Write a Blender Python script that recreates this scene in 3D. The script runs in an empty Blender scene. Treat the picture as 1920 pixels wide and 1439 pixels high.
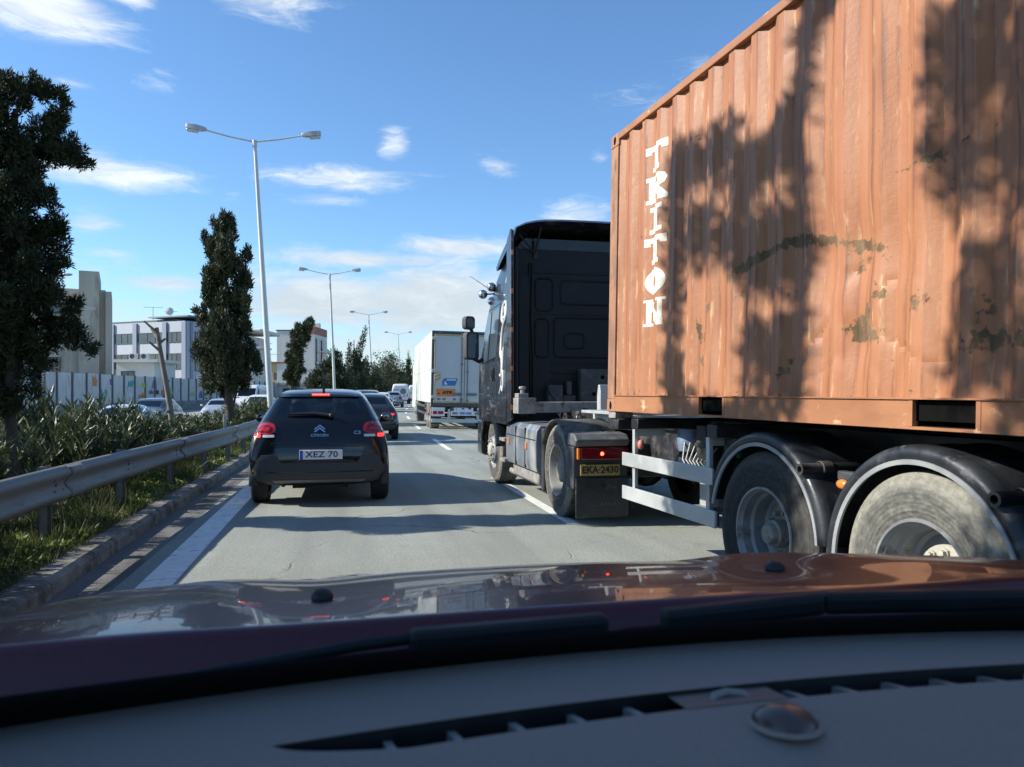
import bpy, bmesh, math, random
import numpy as np
from mathutils import Vector, Matrix, noise
from mathutils.bvhtree import BVHTree

SC = bpy.context.scene
COL = SC.collection
R = math.radians
PI = math.pi

# ------------------------------------------------------------------ camera, sky, sun, exposure
CAM_Z = 1.45
YAW = R(12.9)
cam_d = bpy.data.cameras.new("camera")
cam = bpy.data.objects.new("camera", cam_d)
COL.objects.link(cam)
cam.location = (0, 0, CAM_Z)
cam.rotation_euler = (PI / 2, 0, -YAW)
cam_d.sensor_width = 36
cam_d.lens = 27.06
cam_d.shift_y = 0.0081
cam_d.clip_start = 0.05
cam_d.clip_end = 5000
cam_d.dof.use_dof = True
cam_d.dof.focus_distance = 10
cam_d.dof.aperture_fstop = 7.0
SC.camera = cam

SUN_EL = R(32)
SUN_FROM = Vector((-0.988 * math.cos(SUN_EL), 0.156 * math.cos(SUN_EL), math.sin(SUN_EL)))
sun_d = bpy.data.lights.new("sun", 'SUN')
sun_d.energy = 4.3
sun_d.angle = R(0.53)
sun_d.color = (1.0, 0.945, 0.85)
sun = bpy.data.objects.new("sun", sun_d)
COL.objects.link(sun)
sun.rotation_euler = (-SUN_FROM).to_track_quat('-Z', 'Y').to_euler()
sun.location = (-20, 0, 30)

SC.view_settings.view_transform = 'Standard'
SC.view_settings.look = 'None'
SC.view_settings.exposure = 0.9
SC.view_settings.gamma = 1

world = bpy.data.worlds.new("World")
SC.world = world
world.use_nodes = True


def nn(nt, typ, ins=None, **kw):
    n = nt.nodes.new(typ)
    for k, v in kw.items():
        setattr(n, k, v)
    for k, v in (ins or {}).items():
        if hasattr(v, 'is_output') and v.is_output:
            nt.links.new(v, n.inputs[k])
        else:
            n.inputs[k].default_value = v
    return n


def mth(nt, op, a, b=None, c=None, clamp=False):
    n = nt.nodes.new('ShaderNodeMath')
    n.operation = op
    n.use_clamp = clamp
    for i, v in enumerate((a, b, c)):
        if v is None:
            continue
        if hasattr(v, 'is_output'):
            nt.links.new(v, n.inputs[i])
        else:
            n.inputs[i].default_value = v
    return n.outputs[0]


def mixc(nt, fac, a, b, blend='MIX'):
    n = nt.nodes.new('ShaderNodeMix')
    n.data_type = 'RGBA'
    n.blend_type = blend
    for i, v in ((0, fac), (6, a), (7, b)):
        if hasattr(v, 'is_output'):
            nt.links.new(v, n.inputs[i])
        elif i == 0:
            n.inputs[0].default_value = v
        else:
            n.inputs[i].default_value = (*v[:3], 1)
    return n.outputs[2]


def maprange(nt, v, a, b, c=0.0, d=1.0, smooth=True):
    n = nt.nodes.new('ShaderNodeMapRange')
    n.interpolation_type = 'SMOOTHSTEP' if smooth else 'LINEAR'
    nt.links.new(v, n.inputs[0])
    for i, x in enumerate((a, b, c, d)):
        n.inputs[i + 1].default_value = x
    return n.outputs[0]


def build_sky():
    nt = world.node_tree
    nt.nodes.clear()
    out = nn(nt, 'ShaderNodeOutputWorld')
    bg = nn(nt, 'ShaderNodeBackground', {'Strength': 0.112})
    sky = nn(nt, 'ShaderNodeTexSky', sky_type='NISHITA', sun_disc=False, sun_elevation=SUN_EL,
             sun_rotation=math.atan2(SUN_FROM.x, SUN_FROM.y), altitude=50, air_density=1.0, dust_density=0.12,
             ozone_density=3.0)
    tc = nn(nt, 'ShaderNodeTexCoord')
    sep = nn(nt, 'ShaderNodeSeparateXYZ', {0: tc.outputs['Generated']})
    az = mth(nt, 'ARCTAN2', sep.outputs[0], sep.outputs[1])
    el = mth(nt, 'ARCSINE', sep.outputs[2])
    vec = nn(nt, 'ShaderNodeCombineXYZ', {0: mth(nt, 'MULTIPLY', az, 6.0), 1: mth(nt, 'MULTIPLY', el, 20.0)})
    warp = nn(nt, 'ShaderNodeTexNoise', {'Vector': vec.outputs[0], 'Scale': 1.4, 'Detail': 3.0})
    wv = nn(nt, 'ShaderNodeVectorMath', {0: warp.outputs['Color'], 1: (0.9, 0.9, 0.0)}, operation='MULTIPLY')
    v2 = nn(nt, 'ShaderNodeVectorMath', {0: vec.outputs[0], 1: wv.outputs[0]}, operation='ADD')
    no = nn(nt, 'ShaderNodeTexNoise', {'Vector': v2.outputs[0], 'Scale': 1.9, 'Detail': 10.0, 'Roughness': 0.66})
    # clouds: azimuth from the road, elevation, half widths (degrees), amount
    clouds = [(-18.9, 25.2, 3.4, 1.4, .95), (-18.4, 23.0, 4.6, 1.5, 1.15), (-14.2, 25.0, 2.4, 1.0, .95),
              (-5.6, 26.3, 4.6, 1.5, .95), (-11.7, 20.3, 1.5, .85, .45), (4.1, 17.7, 1.25, 1.2, .75),
              (-15, 14.2, 5.4, 1.0, 1.0), (.2, 15.1, 5.6, .85, .9), (-.5, 13.6, 3.2, .55, .6),
              (11.9, 16.3, 1.7, .8, .65), (-15.8, 11.0, 1.7, .8, .85), (-14.8, 9.1, 1.6, .45, .6),
              (-11.2, 7.4, 3.6, .6, .9), (-8.2, 7.4, 2.2, .5, .8), (2.4, 9.6, 8.0, .7, 1.0), (8.8, 10.6, 5.2, .85, 1.0),
              (-.8, 6.5, 7.5, 2.0, 1.25), (7.2, 6.6, 6.5, 2.7, 1.35), (12, 8.3, 3.8, 1.4, .75), (17.9, 12.7, 3.2, 1.4, .8),
              (19.4, 16.8, .9, .6, .6), (-16.7, 19.2, 1.6, .4, .6), (-6.8, 13.6, 1, .4, .5),
              (-24, 13.0, 4, 1.2, .8), (-30, 18, 7, 2.5, .7), (30, 20, 8, 3, .6), (5, 38, 14, 3, .7), (40, 9, 12, 3, .7),
              (-48, 9, 12, 2.5, .8), (-20, 40, 12, 4, .6), (120, 12, 25, 4, .7), (-120, 14, 25, 4, .7), (178, 20, 25, 5, .7)]
    tot = None
    for a0, e0, sa, se, amt in clouds:
        da = mth(nt, 'MULTIPLY', mth(nt, 'SUBTRACT', az, R(a0)), 1 / R(sa))
        de = mth(nt, 'MULTIPLY', mth(nt, 'SUBTRACT', el, R(e0)), 1 / R(se))
        d2 = mth(nt, 'ADD', mth(nt, 'MULTIPLY', da, da), mth(nt, 'MULTIPLY', de, de))
        g = mth(nt, 'MULTIPLY', mth(nt, 'POWER', 2.718, mth(nt, 'MULTIPLY', d2, -0.8)), amt)
        tot = g if tot is None else mth(nt, 'MAXIMUM', tot, g)
    band = mth(nt, 'MULTIPLY', maprange(nt, el, R(13), R(3), 0, 1), 0.72)
    tot = mth(nt, 'MAXIMUM', tot, band)
    wispy = mth(nt, 'ADD', mth(nt, 'MULTIPLY', tot, 0.62), mth(nt, 'MULTIPLY', no.outputs[0], 0.95))
    fac = maprange(nt, wispy, 0.62, 1.16, 0.0, 0.92)
    # the sky itself a touch deeper blue than the model, as in clear winter air
    skyc = mixc(nt, 1.0, sky.outputs[0], (0.68, 0.86, 0.99), 'MULTIPLY')
    shade = maprange(nt, no.outputs[0], 0.4, 0.75, 0.86, 1.05)
    ccol = mixc(nt, maprange(nt, el, R(5), R(17)), (3.7, 4.1, 4.4), (5.2, 5.5, 5.7))
    cc = mixc(nt, 1.0, ccol, nn(nt, 'ShaderNodeCombineXYZ', {0: shade, 1: shade, 2: shade}).outputs[0], 'MULTIPLY')
    col = mixc(nt, fac, skyc, cc)
    nt.links.new(col, bg.inputs['Color'])
    nt.links.new(bg.outputs[0], out.inputs[0])


build_sky()

# ------------------------------------------------------------------ helpers: materials


def mat(name, col, rough=.6, metal=0.0, var=.15, scale=6.0, bump=0.0, bscale=80.0, coat=0.0, spec=.5,
        dirt=None, stretch=(1, 1, 1), emit=None, estr=0.0, rvar=0.1, coord='Object'):
    m = bpy.data.materials.new(name)
    m.use_nodes = True
    nt = m.node_tree
    b = nt.nodes['Principled BSDF']
    tc = nn(nt, 'ShaderNodeTexCoord')
    mp = nn(nt, 'ShaderNodeMapping', {'Vector': tc.outputs[coord], 'Scale': stretch})
    n1 = nn(nt, 'ShaderNodeTexNoise', {'Vector': mp.outputs[0], 'Scale': scale, 'Detail': 6.0, 'Roughness': .6})
    lo = tuple(c * (1 - var) for c in col)
    hi = tuple(min(1, c * (1 + var)) for c in col)
    c = mixc(nt, maprange(nt, n1.outputs[0], .3, .7), lo, hi)
    r = maprange(nt, n1.outputs[0], .3, .7, max(.02, rough - rvar), min(1, rough + rvar))
    if dirt:
        dcol, dscale, d0, d1 = dirt[:4]
        n2 = nn(nt, 'ShaderNodeTexNoise', {'Vector': mp.outputs[0], 'Scale': dscale, 'Detail': 8.0, 'Roughness': .65})
        f = maprange(nt, n2.outputs[0], d0, d1)
        c = mixc(nt, f, c, dcol)
        r2 = nn(nt, 'ShaderNodeMix', {0: f, 2: r, 3: .85})
        r = r2.outputs[0]
    nt.links.new(c, b.inputs['Base Color'])
    nt.links.new(r, b.inputs['Roughness'])
    b.inputs['Metallic'].default_value = metal
    b.inputs['Specular IOR Level'].default_value = spec
    if coat:
        b.inputs['Coat Weight'].default_value = coat
        b.inputs['Coat Roughness'].default_value = .03
    if bump:
        n3 = nn(nt, 'ShaderNodeTexNoise', {'Vector': mp.outputs[0], 'Scale': bscale, 'Detail': 4.0})
        bp = nn(nt, 'ShaderNodeBump', {'Strength': bump, 'Distance': .01, 'Height': n3.outputs[0]})
        nt.links.new(bp.outputs[0], b.inputs['Normal'])
    if emit:
        b.inputs['Emission Color'].default_value = (*emit, 1)
        b.inputs['Emission Strength'].default_value = estr
    return m


def glass_mat(name, tint=(.35, .38, .38), refl=1.0, rough=.02):
    m = bpy.data.materials.new(name)
    m.use_nodes = True
    nt = m.node_tree
    nt.nodes.clear()
    out = nn(nt, 'ShaderNodeOutputMaterial')
    tr = nn(nt, 'ShaderNodeBsdfTransparent', {'Color': (*tint, 1)})
    gl = nn(nt, 'ShaderNodeBsdfGlossy', {'Color': (refl, refl, refl, 1), 'Roughness': rough})
    fr = nn(nt, 'ShaderNodeFresnel', {'IOR': 1.5})
    f = mth(nt, 'ADD', mth(nt, 'MULTIPLY', fr.outputs[0], .9), .03, clamp=True)
    mx = nn(nt, 'ShaderNodeMixShader', {0: f, 1: tr.outputs[0], 2: gl.outputs[0]})
    nt.links.new(mx.outputs[0], out.inputs[0])
    return m


def leaf_mat(name, c0, c1, transl=.25, rough=.55):
    m = bpy.data.materials.new(name)
    m.use_nodes = True
    nt = m.node_tree
    nt.nodes.clear()
    out = nn(nt, 'ShaderNodeOutputMaterial')
    geo = nn(nt, 'ShaderNodeNewGeometry')
    tc = nn(nt, 'ShaderNodeTexCoord')
    n1 = nn(nt, 'ShaderNodeTexNoise', {'Vector': tc.outputs['Object'], 'Scale': 3.0, 'Detail': 3.0})
    f = mth(nt, 'ADD', mth(nt, 'MULTIPLY', geo.outputs['Random Per Island'], .6),
            mth(nt, 'MULTIPLY', maprange(nt, n1.outputs[0], .35, .65), .4))
    c = mixc(nt, f, c0, c1)
    p = nn(nt, 'ShaderNodeBsdfPrincipled', {'Base Color': c, 'Roughness': rough, 'Specular IOR Level': .35})
    t = nn(nt, 'ShaderNodeBsdfTranslucent', {'Color': c})
    mx = nn(nt, 'ShaderNodeMixShader', {0: transl, 1: p.outputs[0], 2: t.outputs[0]})
    nt.links.new(mx.outputs[0], out.inputs[0])
    return m


# ------------------------------------------------------------------ helpers: things and meshes


def link(o, parent=None):
    COL.objects.link(o)
    if parent is not None:
        o.parent = parent
    return o


def tag(o, label=None, cat=None, group=None, kind=None):
    for k, v in (('label', label), ('category', cat), ('group', group), ('kind', kind)):
        if v:
            o[k] = v
    return o


def thing(name, label, cat, loc=(0, 0, 0), rz=0.0, group=None, ry=0.0):
    o = bpy.data.objects.new(name, None)
    o.empty_display_size = .2
    o.location = loc
    o.rotation_euler = (0, ry, rz)
    link(o)
    return tag(o, label, cat, group)


def children(o):
    return [c for c in bpy.data.objects if c.parent is o]


def copy_tree(o, parent=None):
    c = o.copy()
    link(c, parent)
    for ch in children(o):
        copy_tree(ch, c)
    return c


def finish(me, name, m, parent=None, angle=35, bevel=0.0, seg=2):
    if m is not None:
        me.materials.append(m)
    if angle is not None:
        me.polygons.foreach_set('use_smooth', [True] * len(me.polygons))
        me.set_sharp_from_angle(angle=R(angle))
    o = bpy.data.objects.new(name, me)
    link(o, parent)
    if bevel:
        b = o.modifiers.new('bevel', 'BEVEL')
        b.width = bevel
        b.segments = seg
        b.limit_method = 'ANGLE'
        b.angle_limit = R(40)
        b.harden_normals = False
    return o


class MB:
    """collects shapes into one mesh"""

    def __init__(s):
        s.v = []
        s.f = []

    def add(s, vs, fs):
        n = len(s.v)
        s.v.extend([tuple(v) for v in vs])
        s.f.extend([tuple(i + n for i in f) for f in fs])
        return s

    def box(s, x0, x1, y0, y1, z0, z1):
        vs = [(x, y, z) for x in (x0, x1) for y in (y0, y1) for z in (z0, z1)]
        fs = [(0, 1, 3, 2), (4, 6, 7, 5), (0, 4, 5, 1), (2, 3, 7, 6), (0, 2, 6, 4), (1, 5, 7, 3)]
        return s.add(vs, fs)

    def obox(s, c, ax, ay, az):
        """oriented box: centre and three half axes"""
        c, ax, ay, az = (Vector(q) for q in (c, ax, ay, az))
        vs = [c + ax * i + ay * j + az * k for i in (-1, 1) for j in (-1, 1) for k in (-1, 1)]
        fs = [(0, 1, 3, 2), (4, 6, 7, 5), (0, 4, 5, 1), (2, 3, 7, 6), (0, 2, 6, 4), (1, 5, 7, 3)]
        return s.add(vs, fs)

    def bar(s, p, q, w, h, up=(0, 0, 1)):
        p, q = Vector(p), Vector(q)
        d = (q - p)
        L = d.length
        d.normalize()
        a = d.cross(Vector(up))
        if a.length < 1e-4:
            a = d.cross(Vector((1, 0, 0)))
        a.normalize()
        b = a.cross(d)
        return s.obox((p + q) / 2, d * L / 2, a * w / 2, b * h / 2)

    def tube(s, pts, r, n=8, cap=True, closed=False):
        pts = [Vector(p) for p in pts]
        rs = r if isinstance(r, (list, tuple)) else [r] * len(pts)
        vs, fs = [], []
        prev = None
        m = len(pts)
        for i, p in enumerate(pts):
            if closed:
                d = pts[(i + 1) % m] - pts[i - 1]
            else:
                d = pts[min(i + 1, m - 1)] - pts[max(i - 1, 0)]
            if d.length < 1e-9:
                d = Vector((0, 0, 1))
            d.normalize()
            if prev is None:
                a = d.cross(Vector((0, 0, 1)))
                if a.length < 1e-3:
                    a = d.cross(Vector((1, 0, 0)))
            else:
                a = prev - d * prev.dot(d)
            a.normalize()
            prev = a
            b = d.cross(a)
            for k in range(n):
                t = 2 * PI * k / n
                vs.append(p + (a * math.cos(t) + b * math.sin(t)) * rs[i])
        for i in range(m if closed else m - 1):
            j = (i + 1) % m
            for k in range(n):
                l = (k + 1) % n
                fs.append((i * n + k, i * n + l, j * n + l, j * n + k))
        if cap and not closed:
            fs.append(tuple(range(n))[::-1])
            fs.append(tuple((m - 1) * n + k for k in range(n)))
        return s.add(vs, fs)

    def lathe(s, prof, o=(0, 0, 0), axis='x', n=40, a0=0.0, a1=2 * PI):
        """prof: (radius, along axis); revolve around the axis through o"""
        full = abs(a1 - a0 - 2 * PI) < 1e-6
        m = n if full else n + 1
        vs, fs = [], []
        for k in range(m):
            t = a0 + (a1 - a0) * k / n
            c, q = math.cos(t), math.sin(t)
            for r, h in prof:
                p = {'x': (h, r * c, r * q), 'y': (r * c, h, r * q), 'z': (r * c, r * q, h)}[axis]
                vs.append((p[0] + o[0], p[1] + o[1], p[2] + o[2]))
        w = len(prof)
        for k in range(n):
            l = (k + 1) % m
            for i in range(w - 1):
                fs.append((k * w + i, k * w + i + 1, l * w + i + 1, l * w + i))
        return s.add(vs, fs)

    def prism(s, poly, axis, a, b):
        """polygon in the plane across the axis, extruded from a to b along it"""
        def p3(u, v, t):
            return {'x': (t, u, v), 'y': (u, t, v), 'z': (u, v, t)}[axis]
        n = len(poly)
        vs = [p3(u, v, a) for u, v in poly] + [p3(u, v, b) for u, v in poly]
        fs = [tuple(range(n))[::-1], tuple(range(n, 2 * n))]
        fs += [(i, (i + 1) % n, (i + 1) % n + n, i + n) for i in range(n)]
        return s.add(vs, fs)

    def sphere(s, c, r, n=14, sc=(1, 1, 1)):
        m = max(4, n // 2)
        vs, fs = [], []
        for i in range(m + 1):
            ph = PI * i / m
            for k in range(n):
                t = 2 * PI * k / n
                vs.append((c[0] + r * sc[0] * math.sin(ph) * math.cos(t), c[1] + r * sc[1] * math.sin(ph) * math.sin(t),
                           c[2] + r * sc[2] * math.cos(ph)))
        for i in range(m):
            for k in range(n):
                l = (k + 1) % n
                fs.append((i * n + k, (i + 1) * n + k, (i + 1) * n + l, i * n + l))
        return s.add(vs, fs)

    def sweep(s, prof, path, closed=False):
        """prof: (side, up) points swept along path of (point, side vector)"""
        w = len(prof)
        vs, fs = [], []
        for p, sd in path:
            p, sd = Vector(p), Vector(sd)
            for u, z in prof:
                vs.append(p + sd * u + Vector((0, 0, z)))
        for i in range(len(path) - 1):
            for k in range(w if closed else w - 1):
                l = (k + 1) % w
                fs.append((i * w + k, i * w + l, (i + 1) * w + l, (i + 1) * w + k))
        if closed:
            fs.append(tuple(range(w))[::-1])
            fs.append(tuple((len(path) - 1) * w + k for k in range(w)))
        return s.add(vs, fs)

    def xf(s, M, start=0):
        for i in range(start, len(s.v)):
            s.v[i] = tuple(M @ Vector(s.v[i]))
        return s

    def build(s, name, m, parent=None, angle=35, bevel=0.0, seg=2, fixn=True):
        me = bpy.data.meshes.new(name)
        me.from_pydata(s.v, [], s.f)
        if fixn:
            bm = bmesh.new()
            bm.from_mesh(me)
            bmesh.ops.recalc_face_normals(bm, faces=bm.faces)
            bm.to_mesh(me)
            bm.free()
        me.update()
        return finish(me, name, m, parent, angle, bevel, seg)


def rrect(x0, x1, z0, z1, r, n=5):
    out = []
    for cx, cz, a in ((x1 - r, z1 - r, 0), (x0 + r, z1 - r, 90), (x0 + r, z0 + r, 180), (x1 - r, z0 + r, 270)):
        for k in range(n + 1):
            t = R(a + 90 * k / n)
            out.append((cx + r * math.cos(t), cz + r * math.sin(t)))
    return out


def chaikin(poly, it=2):
    for _ in range(it):
        q = []
        for i, p in enumerate(poly):
            a, b = p, poly[(i + 1) % len(poly)]
            q.append((a[0] * .75 + b[0] * .25, a[1] * .75 + b[1] * .25))
            q.append((a[0] * .25 + b[0] * .75, a[1] * .25 + b[1] * .75))
        poly = q
    return poly


def grid_poly(polys, step):
    """2D polygons -> bmesh in the (x, z) plane, cut by a grid so that it can be bent"""
    bm = bmesh.new()
    for poly in polys:
        vs = [bm.verts.new((x, 0, z)) for x, z in poly]
        f = bm.faces.new(vs)
        f.normal_update()
        bmesh.ops.triangulate(bm, faces=[f])
    xs = [v.co.x for v in bm.verts]
    zs = [v.co.z for v in bm.verts]
    for lo, hi, no in ((min(xs), max(xs), (1, 0, 0)), (min(zs), max(zs), (0, 0, 1))):
        k = math.ceil(lo / step)
        while k * step < hi:
            g = bm.verts[:] + bm.edges[:] + bm.faces[:]
            bmesh.ops.bisect_plane(bm, geom=g, plane_co=tuple(c * k * step for c in no), plane_no=no)
            k += 1
    return bm


def bm_obj(bm, name, m, parent=None, angle=35, bevel=0.0):
    bmesh.ops.recalc_face_normals(bm, faces=bm.faces)
    me = bpy.data.meshes.new(name)
    bm.to_mesh(me)
    bm.free()
    return finish(me, name, m, parent, angle, bevel)


def proj_patch(name, polys, bvh, m, parent, off=.004, step=.05, thick=.012, side='y'):
    """a thin shell lying on a hull: outline in (x, z) seen from behind (side y), or in (y, z) seen from +x / -x"""
    bm = grid_poly(polys, step)
    for v in bm.verts:
        u, z = v.co.x, v.co.z
        if side == 'y':
            o, d = Vector((u, -6, z)), Vector((0, 1, 0))
        elif side == 'front':
            o, d = Vector((u, 12, z)), Vector((0, -1, 0))
        elif side == 'x':
            o, d = Vector((6, u, z)), Vector((-1, 0, 0))
        else:
            o, d = Vector((-6, u, z)), Vector((1, 0, 0))
        hit = bvh.ray_cast(o, d)[0]
        if hit is None:
            hit = bvh.find_nearest(Vector((u, .3, z)) if side == 'y' else o + d * 5)[0]
        v.co = hit - d * off
    fs = bm.faces[:]
    dv = {'y': Vector((0, 1, 0)), 'front': Vector((0, -1, 0)), 'x': Vector((-1, 0, 0)), '-x': Vector((1, 0, 0))}[side]
    ext = bmesh.ops.extrude_face_region(bm, geom=fs)
    bmesh.ops.translate(bm, verts=[g for g in ext['geom'] if isinstance(g, bmesh.types.BMVert)], vec=dv * thick)
    return bm_obj(bm, name, m, parent, 50)


def text_polys(txt, size, width=None, font_bold=0.0):
    cu = bpy.data.curves.new('lettering', 'FONT')
    cu.body = txt
    cu.size = size
    cu.align_x = 'CENTER'
    cu.align_y = 'CENTER'
    cu.offset = font_bold
    cu.resolution_u = 3
    o = bpy.data.objects.new('lettering', cu)
    COL.objects.link(o)
    dg = bpy.context.evaluated_depsgraph_get()
    me = bpy.data.meshes.new_from_object(o.evaluated_get(dg))
    bpy.data.objects.remove(o)
    bpy.data.curves.remove(cu)
    xs = [v.co.x for v in me.vertices]
    if width and xs:
        k = width / (max(xs) - min(xs))
        for v in me.vertices:
            v.co.x *= k
    return me


def text_obj(name, txt, size, m, parent, M, width=None, bold=0.0, thick=.004):
    """flat lettering: text plane is x right, y up, placed by matrix M; given a small thickness"""
    me = text_polys(txt, size, width, bold)
    bm = bmesh.new()
    bm.from_mesh(me)
    bpy.data.meshes.remove(me)
    ext = bmesh.ops.extrude_face_region(bm, geom=bm.faces[:])
    bmesh.ops.translate(bm, verts=[g for g in ext['geom'] if isinstance(g, bmesh.types.BMVert)], vec=(0, 0, thick))
    bm.transform(M)
    return bm_obj(bm, name, m, parent, 30)


def plane_M(o, right, up):
    """matrix whose x is right, y is up, z the normal, at o"""
    r, u = Vector(right).normalized(), Vector(up).normalized()
    n = r.cross(u)
    return Matrix(((r.x, u.x, n.x, o[0]), (r.y, u.y, n.y, o[1]), (r.z, u.z, n.z, o[2]), (0, 0, 0, 1)))


# ------------------------------------------------------------------ the road's course: a gentle right-hand bend
def cx(y):
    return y * y / 1280.0 if y > 0 else 0.0


def road(off, y, z=0.0):
    """point at lateral offset off on the cross line at y"""
    h = y / 640.0 if y > 0 else 0
    return Vector((cx(y) + off * math.cos(h), y - off * math.sin(h), z))


def heading(y):
    return -(y / 640.0 if y > 0 else 0)


def ypath(y0, y1, near=1.0):
    ys, y = [], y0
    while y < y1:
        ys.append(y)
        y += near if y < 40 else near * 3
    ys.append(y1)
    return ys


def strip(name, offs_z, ys, m, kind=None, angle=35):
    """a sheet along the road through (offset, z) columns; offset may be a function of y"""
    mb = MB()
    w = len(offs_z)
    vs = []
    for y in ys:
        for o, z in offs_z:
            vs.append(road(o(y) if callable(o) else o, y, z))
    fs = [(i * w + k, i * w + k + 1, (i + 1) * w + k + 1, (i + 1) * w + k) for i in range(len(ys) - 1) for k in range(w - 1)]
    mb.add(vs, fs)
    o = mb.build(name, m, None, angle, fixn=False)
    if kind:
        o['kind'] = kind
    return o

# ------------------------------------------------------------------ ground, road, kerb, markings
def asphalt_mat(name, base=(.295, .312, .275), wet=1.0):
    m = bpy.data.materials.new(name)
    m.use_nodes = True
    nt = m.node_tree
    b = nt.nodes['Principled BSDF']
    tc = nn(nt, 'ShaderNodeTexCoord')
    o = tc.outputs['Object']
    big = nn(nt, 'ShaderNodeTexNoise', {'Vector': o, 'Scale': .35, 'Detail': 5.0, 'Roughness': .6})
    st = nn(nt, 'ShaderNodeMapping', {'Vector': o, 'Scale': (1.6, .12, 1)})
    lane = nn(nt, 'ShaderNodeTexNoise', {'Vector': st.outputs[0], 'Scale': 1.3, 'Detail': 5.0})
    fine = nn(nt, 'ShaderNodeTexNoise', {'Vector': o, 'Scale': 42.0, 'Detail': 4.0, 'Roughness': .75})
    vor = nn(nt, 'ShaderNodeTexVoronoi', {'Vector': o, 'Scale': 60.0})
    c = mixc(nt, maprange(nt, big.outputs[0], .3, .7), tuple(x * .86 for x in base), tuple(x * 1.1 for x in base))
    c = mixc(nt, maprange(nt, lane.outputs[0], .42, .70, 0, .75), c, tuple(x * .66 for x in base))
    oil = nn(nt, 'ShaderNodeTexNoise', {'Vector': nn(nt, 'ShaderNodeMapping', {'Vector': o, 'Scale': (1, .45, 1)}).outputs[0], 'Scale': 1.7, 'Detail': 6.0, 'Roughness': .7})
    c = mixc(nt, maprange(nt, oil.outputs[0], .60, .72, 0, .6), c, tuple(x * .5 for x in base))
    c = mixc(nt, maprange(nt, fine.outputs[0], .48, .66, 0, .8), c, tuple(x * .5 for x in base))
    c = mixc(nt, maprange(nt, vor.outputs['Distance'], .32, .08, 0, .6), c, tuple(min(1, x * 1.9) for x in base))
    sx = nn(nt, 'ShaderNodeSeparateXYZ', {0: o})
    lat = mth(nt, 'SUBTRACT', sx.outputs[0], mth(nt, 'DIVIDE', mth(nt, 'MULTIPLY', sx.outputs[1], sx.outputs[1]), 1280.0))
    trk = None
    for t0 in (-.22, 1.38, 3.55, 5.3):
        e = mth(nt, 'MULTIPLY', mth(nt, 'SUBTRACT', lat, t0), 3.0)
        g_ = mth(nt, 'POWER', 2.718, mth(nt, 'MULTIPLY', mth(nt, 'MULTIPLY', e, e), -1.0))
        trk = g_ if trk is None else mth(nt, 'ADD', trk, g_)
    c = mixc(nt, mth(nt, 'MULTIPLY', trk, maprange(nt, lane.outputs[0], .3, .6, .15, .5)), c, tuple(x * .68 for x in base))
    # thin meandering cracks
    wp = nn(nt, 'ShaderNodeTexNoise', {'Vector': o, 'Scale': 1.1, 'Detail': 4.0})
    wv = nn(nt, 'ShaderNodeVectorMath', {0: o, 1: wp.outputs['Color']}, operation='ADD')
    cr = nn(nt, 'ShaderNodeTexVoronoi', {'Vector': wv.outputs[0], 'Scale': .33}, feature='DISTANCE_TO_EDGE')
    crm = mth(nt, 'MULTIPLY', maprange(nt, cr.outputs[0], .006, .0015), maprange(nt, big.outputs[0], .45, .6))
    c = mixc(nt, mth(nt, 'MULTIPLY', crm, .7), c, (.06, .06, .058))
    nt.links.new(c, b.inputs['Base Color'])
    b.inputs['Roughness'].default_value = .82
    b.inputs['Specular IOR Level'].default_value = .35
    h = mth(nt, 'SUBTRACT', fine.outputs[0], mth(nt, 'MULTIPLY', crm, 2.0))
    bp = nn(nt, 'ShaderNodeBump', {'Strength': .5, 'Distance': .012, 'Height': h})
    nt.links.new(bp.outputs[0], b.inputs['Normal'])
    return m


def paint_mat(name, col, under, t0=.33, t1=.5):
    m = mat(name, col, .6, var=.08, scale=5, bump=.25, bscale=70, dirt=(under, 9, 1 - t1, 1 - t0 + .12))
    return m


M_ASPH = asphalt_mat('asphalt')
M_GUTTER = mat('gutter_concrete', (.13, .125, .115), .85, var=.3, scale=2.5, bump=.5, bscale=60,
               dirt=((.06, .058, .05), 1.8, .48, .66), stretch=(2.2, .35, 1))
M_PAINT = paint_mat('road_paint', (.72, .72, .68), (.27, .265, .25))
M_KERB = mat('kerb_stone', (.20, .185, .16), .88, var=.3, scale=5, bump=.6, bscale=40, dirt=((.08, .072, .058), 4, .47, .64))
M_SOIL = mat('dry_soil', (.105, .092, .058), .95, var=.35, scale=4, bump=.8, bscale=30, dirt=((.05, .062, .025), 3, .45, .6))
M_GROUND = mat('bare_ground', (.17, .155, .12), .95, var=.25, scale=.15, bump=.3, bscale=4, dirt=((.08, .09, .05), .08, .5, .62))

mb = MB()
mb.add([(-1500, -300, -.56), (1500, -300, -.56), (1500, 2600, -.56), (-1500, 2600, -.56)], [(0, 1, 2, 3)])
mb.build('ground', M_GROUND)['kind'] = 'structure'

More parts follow.
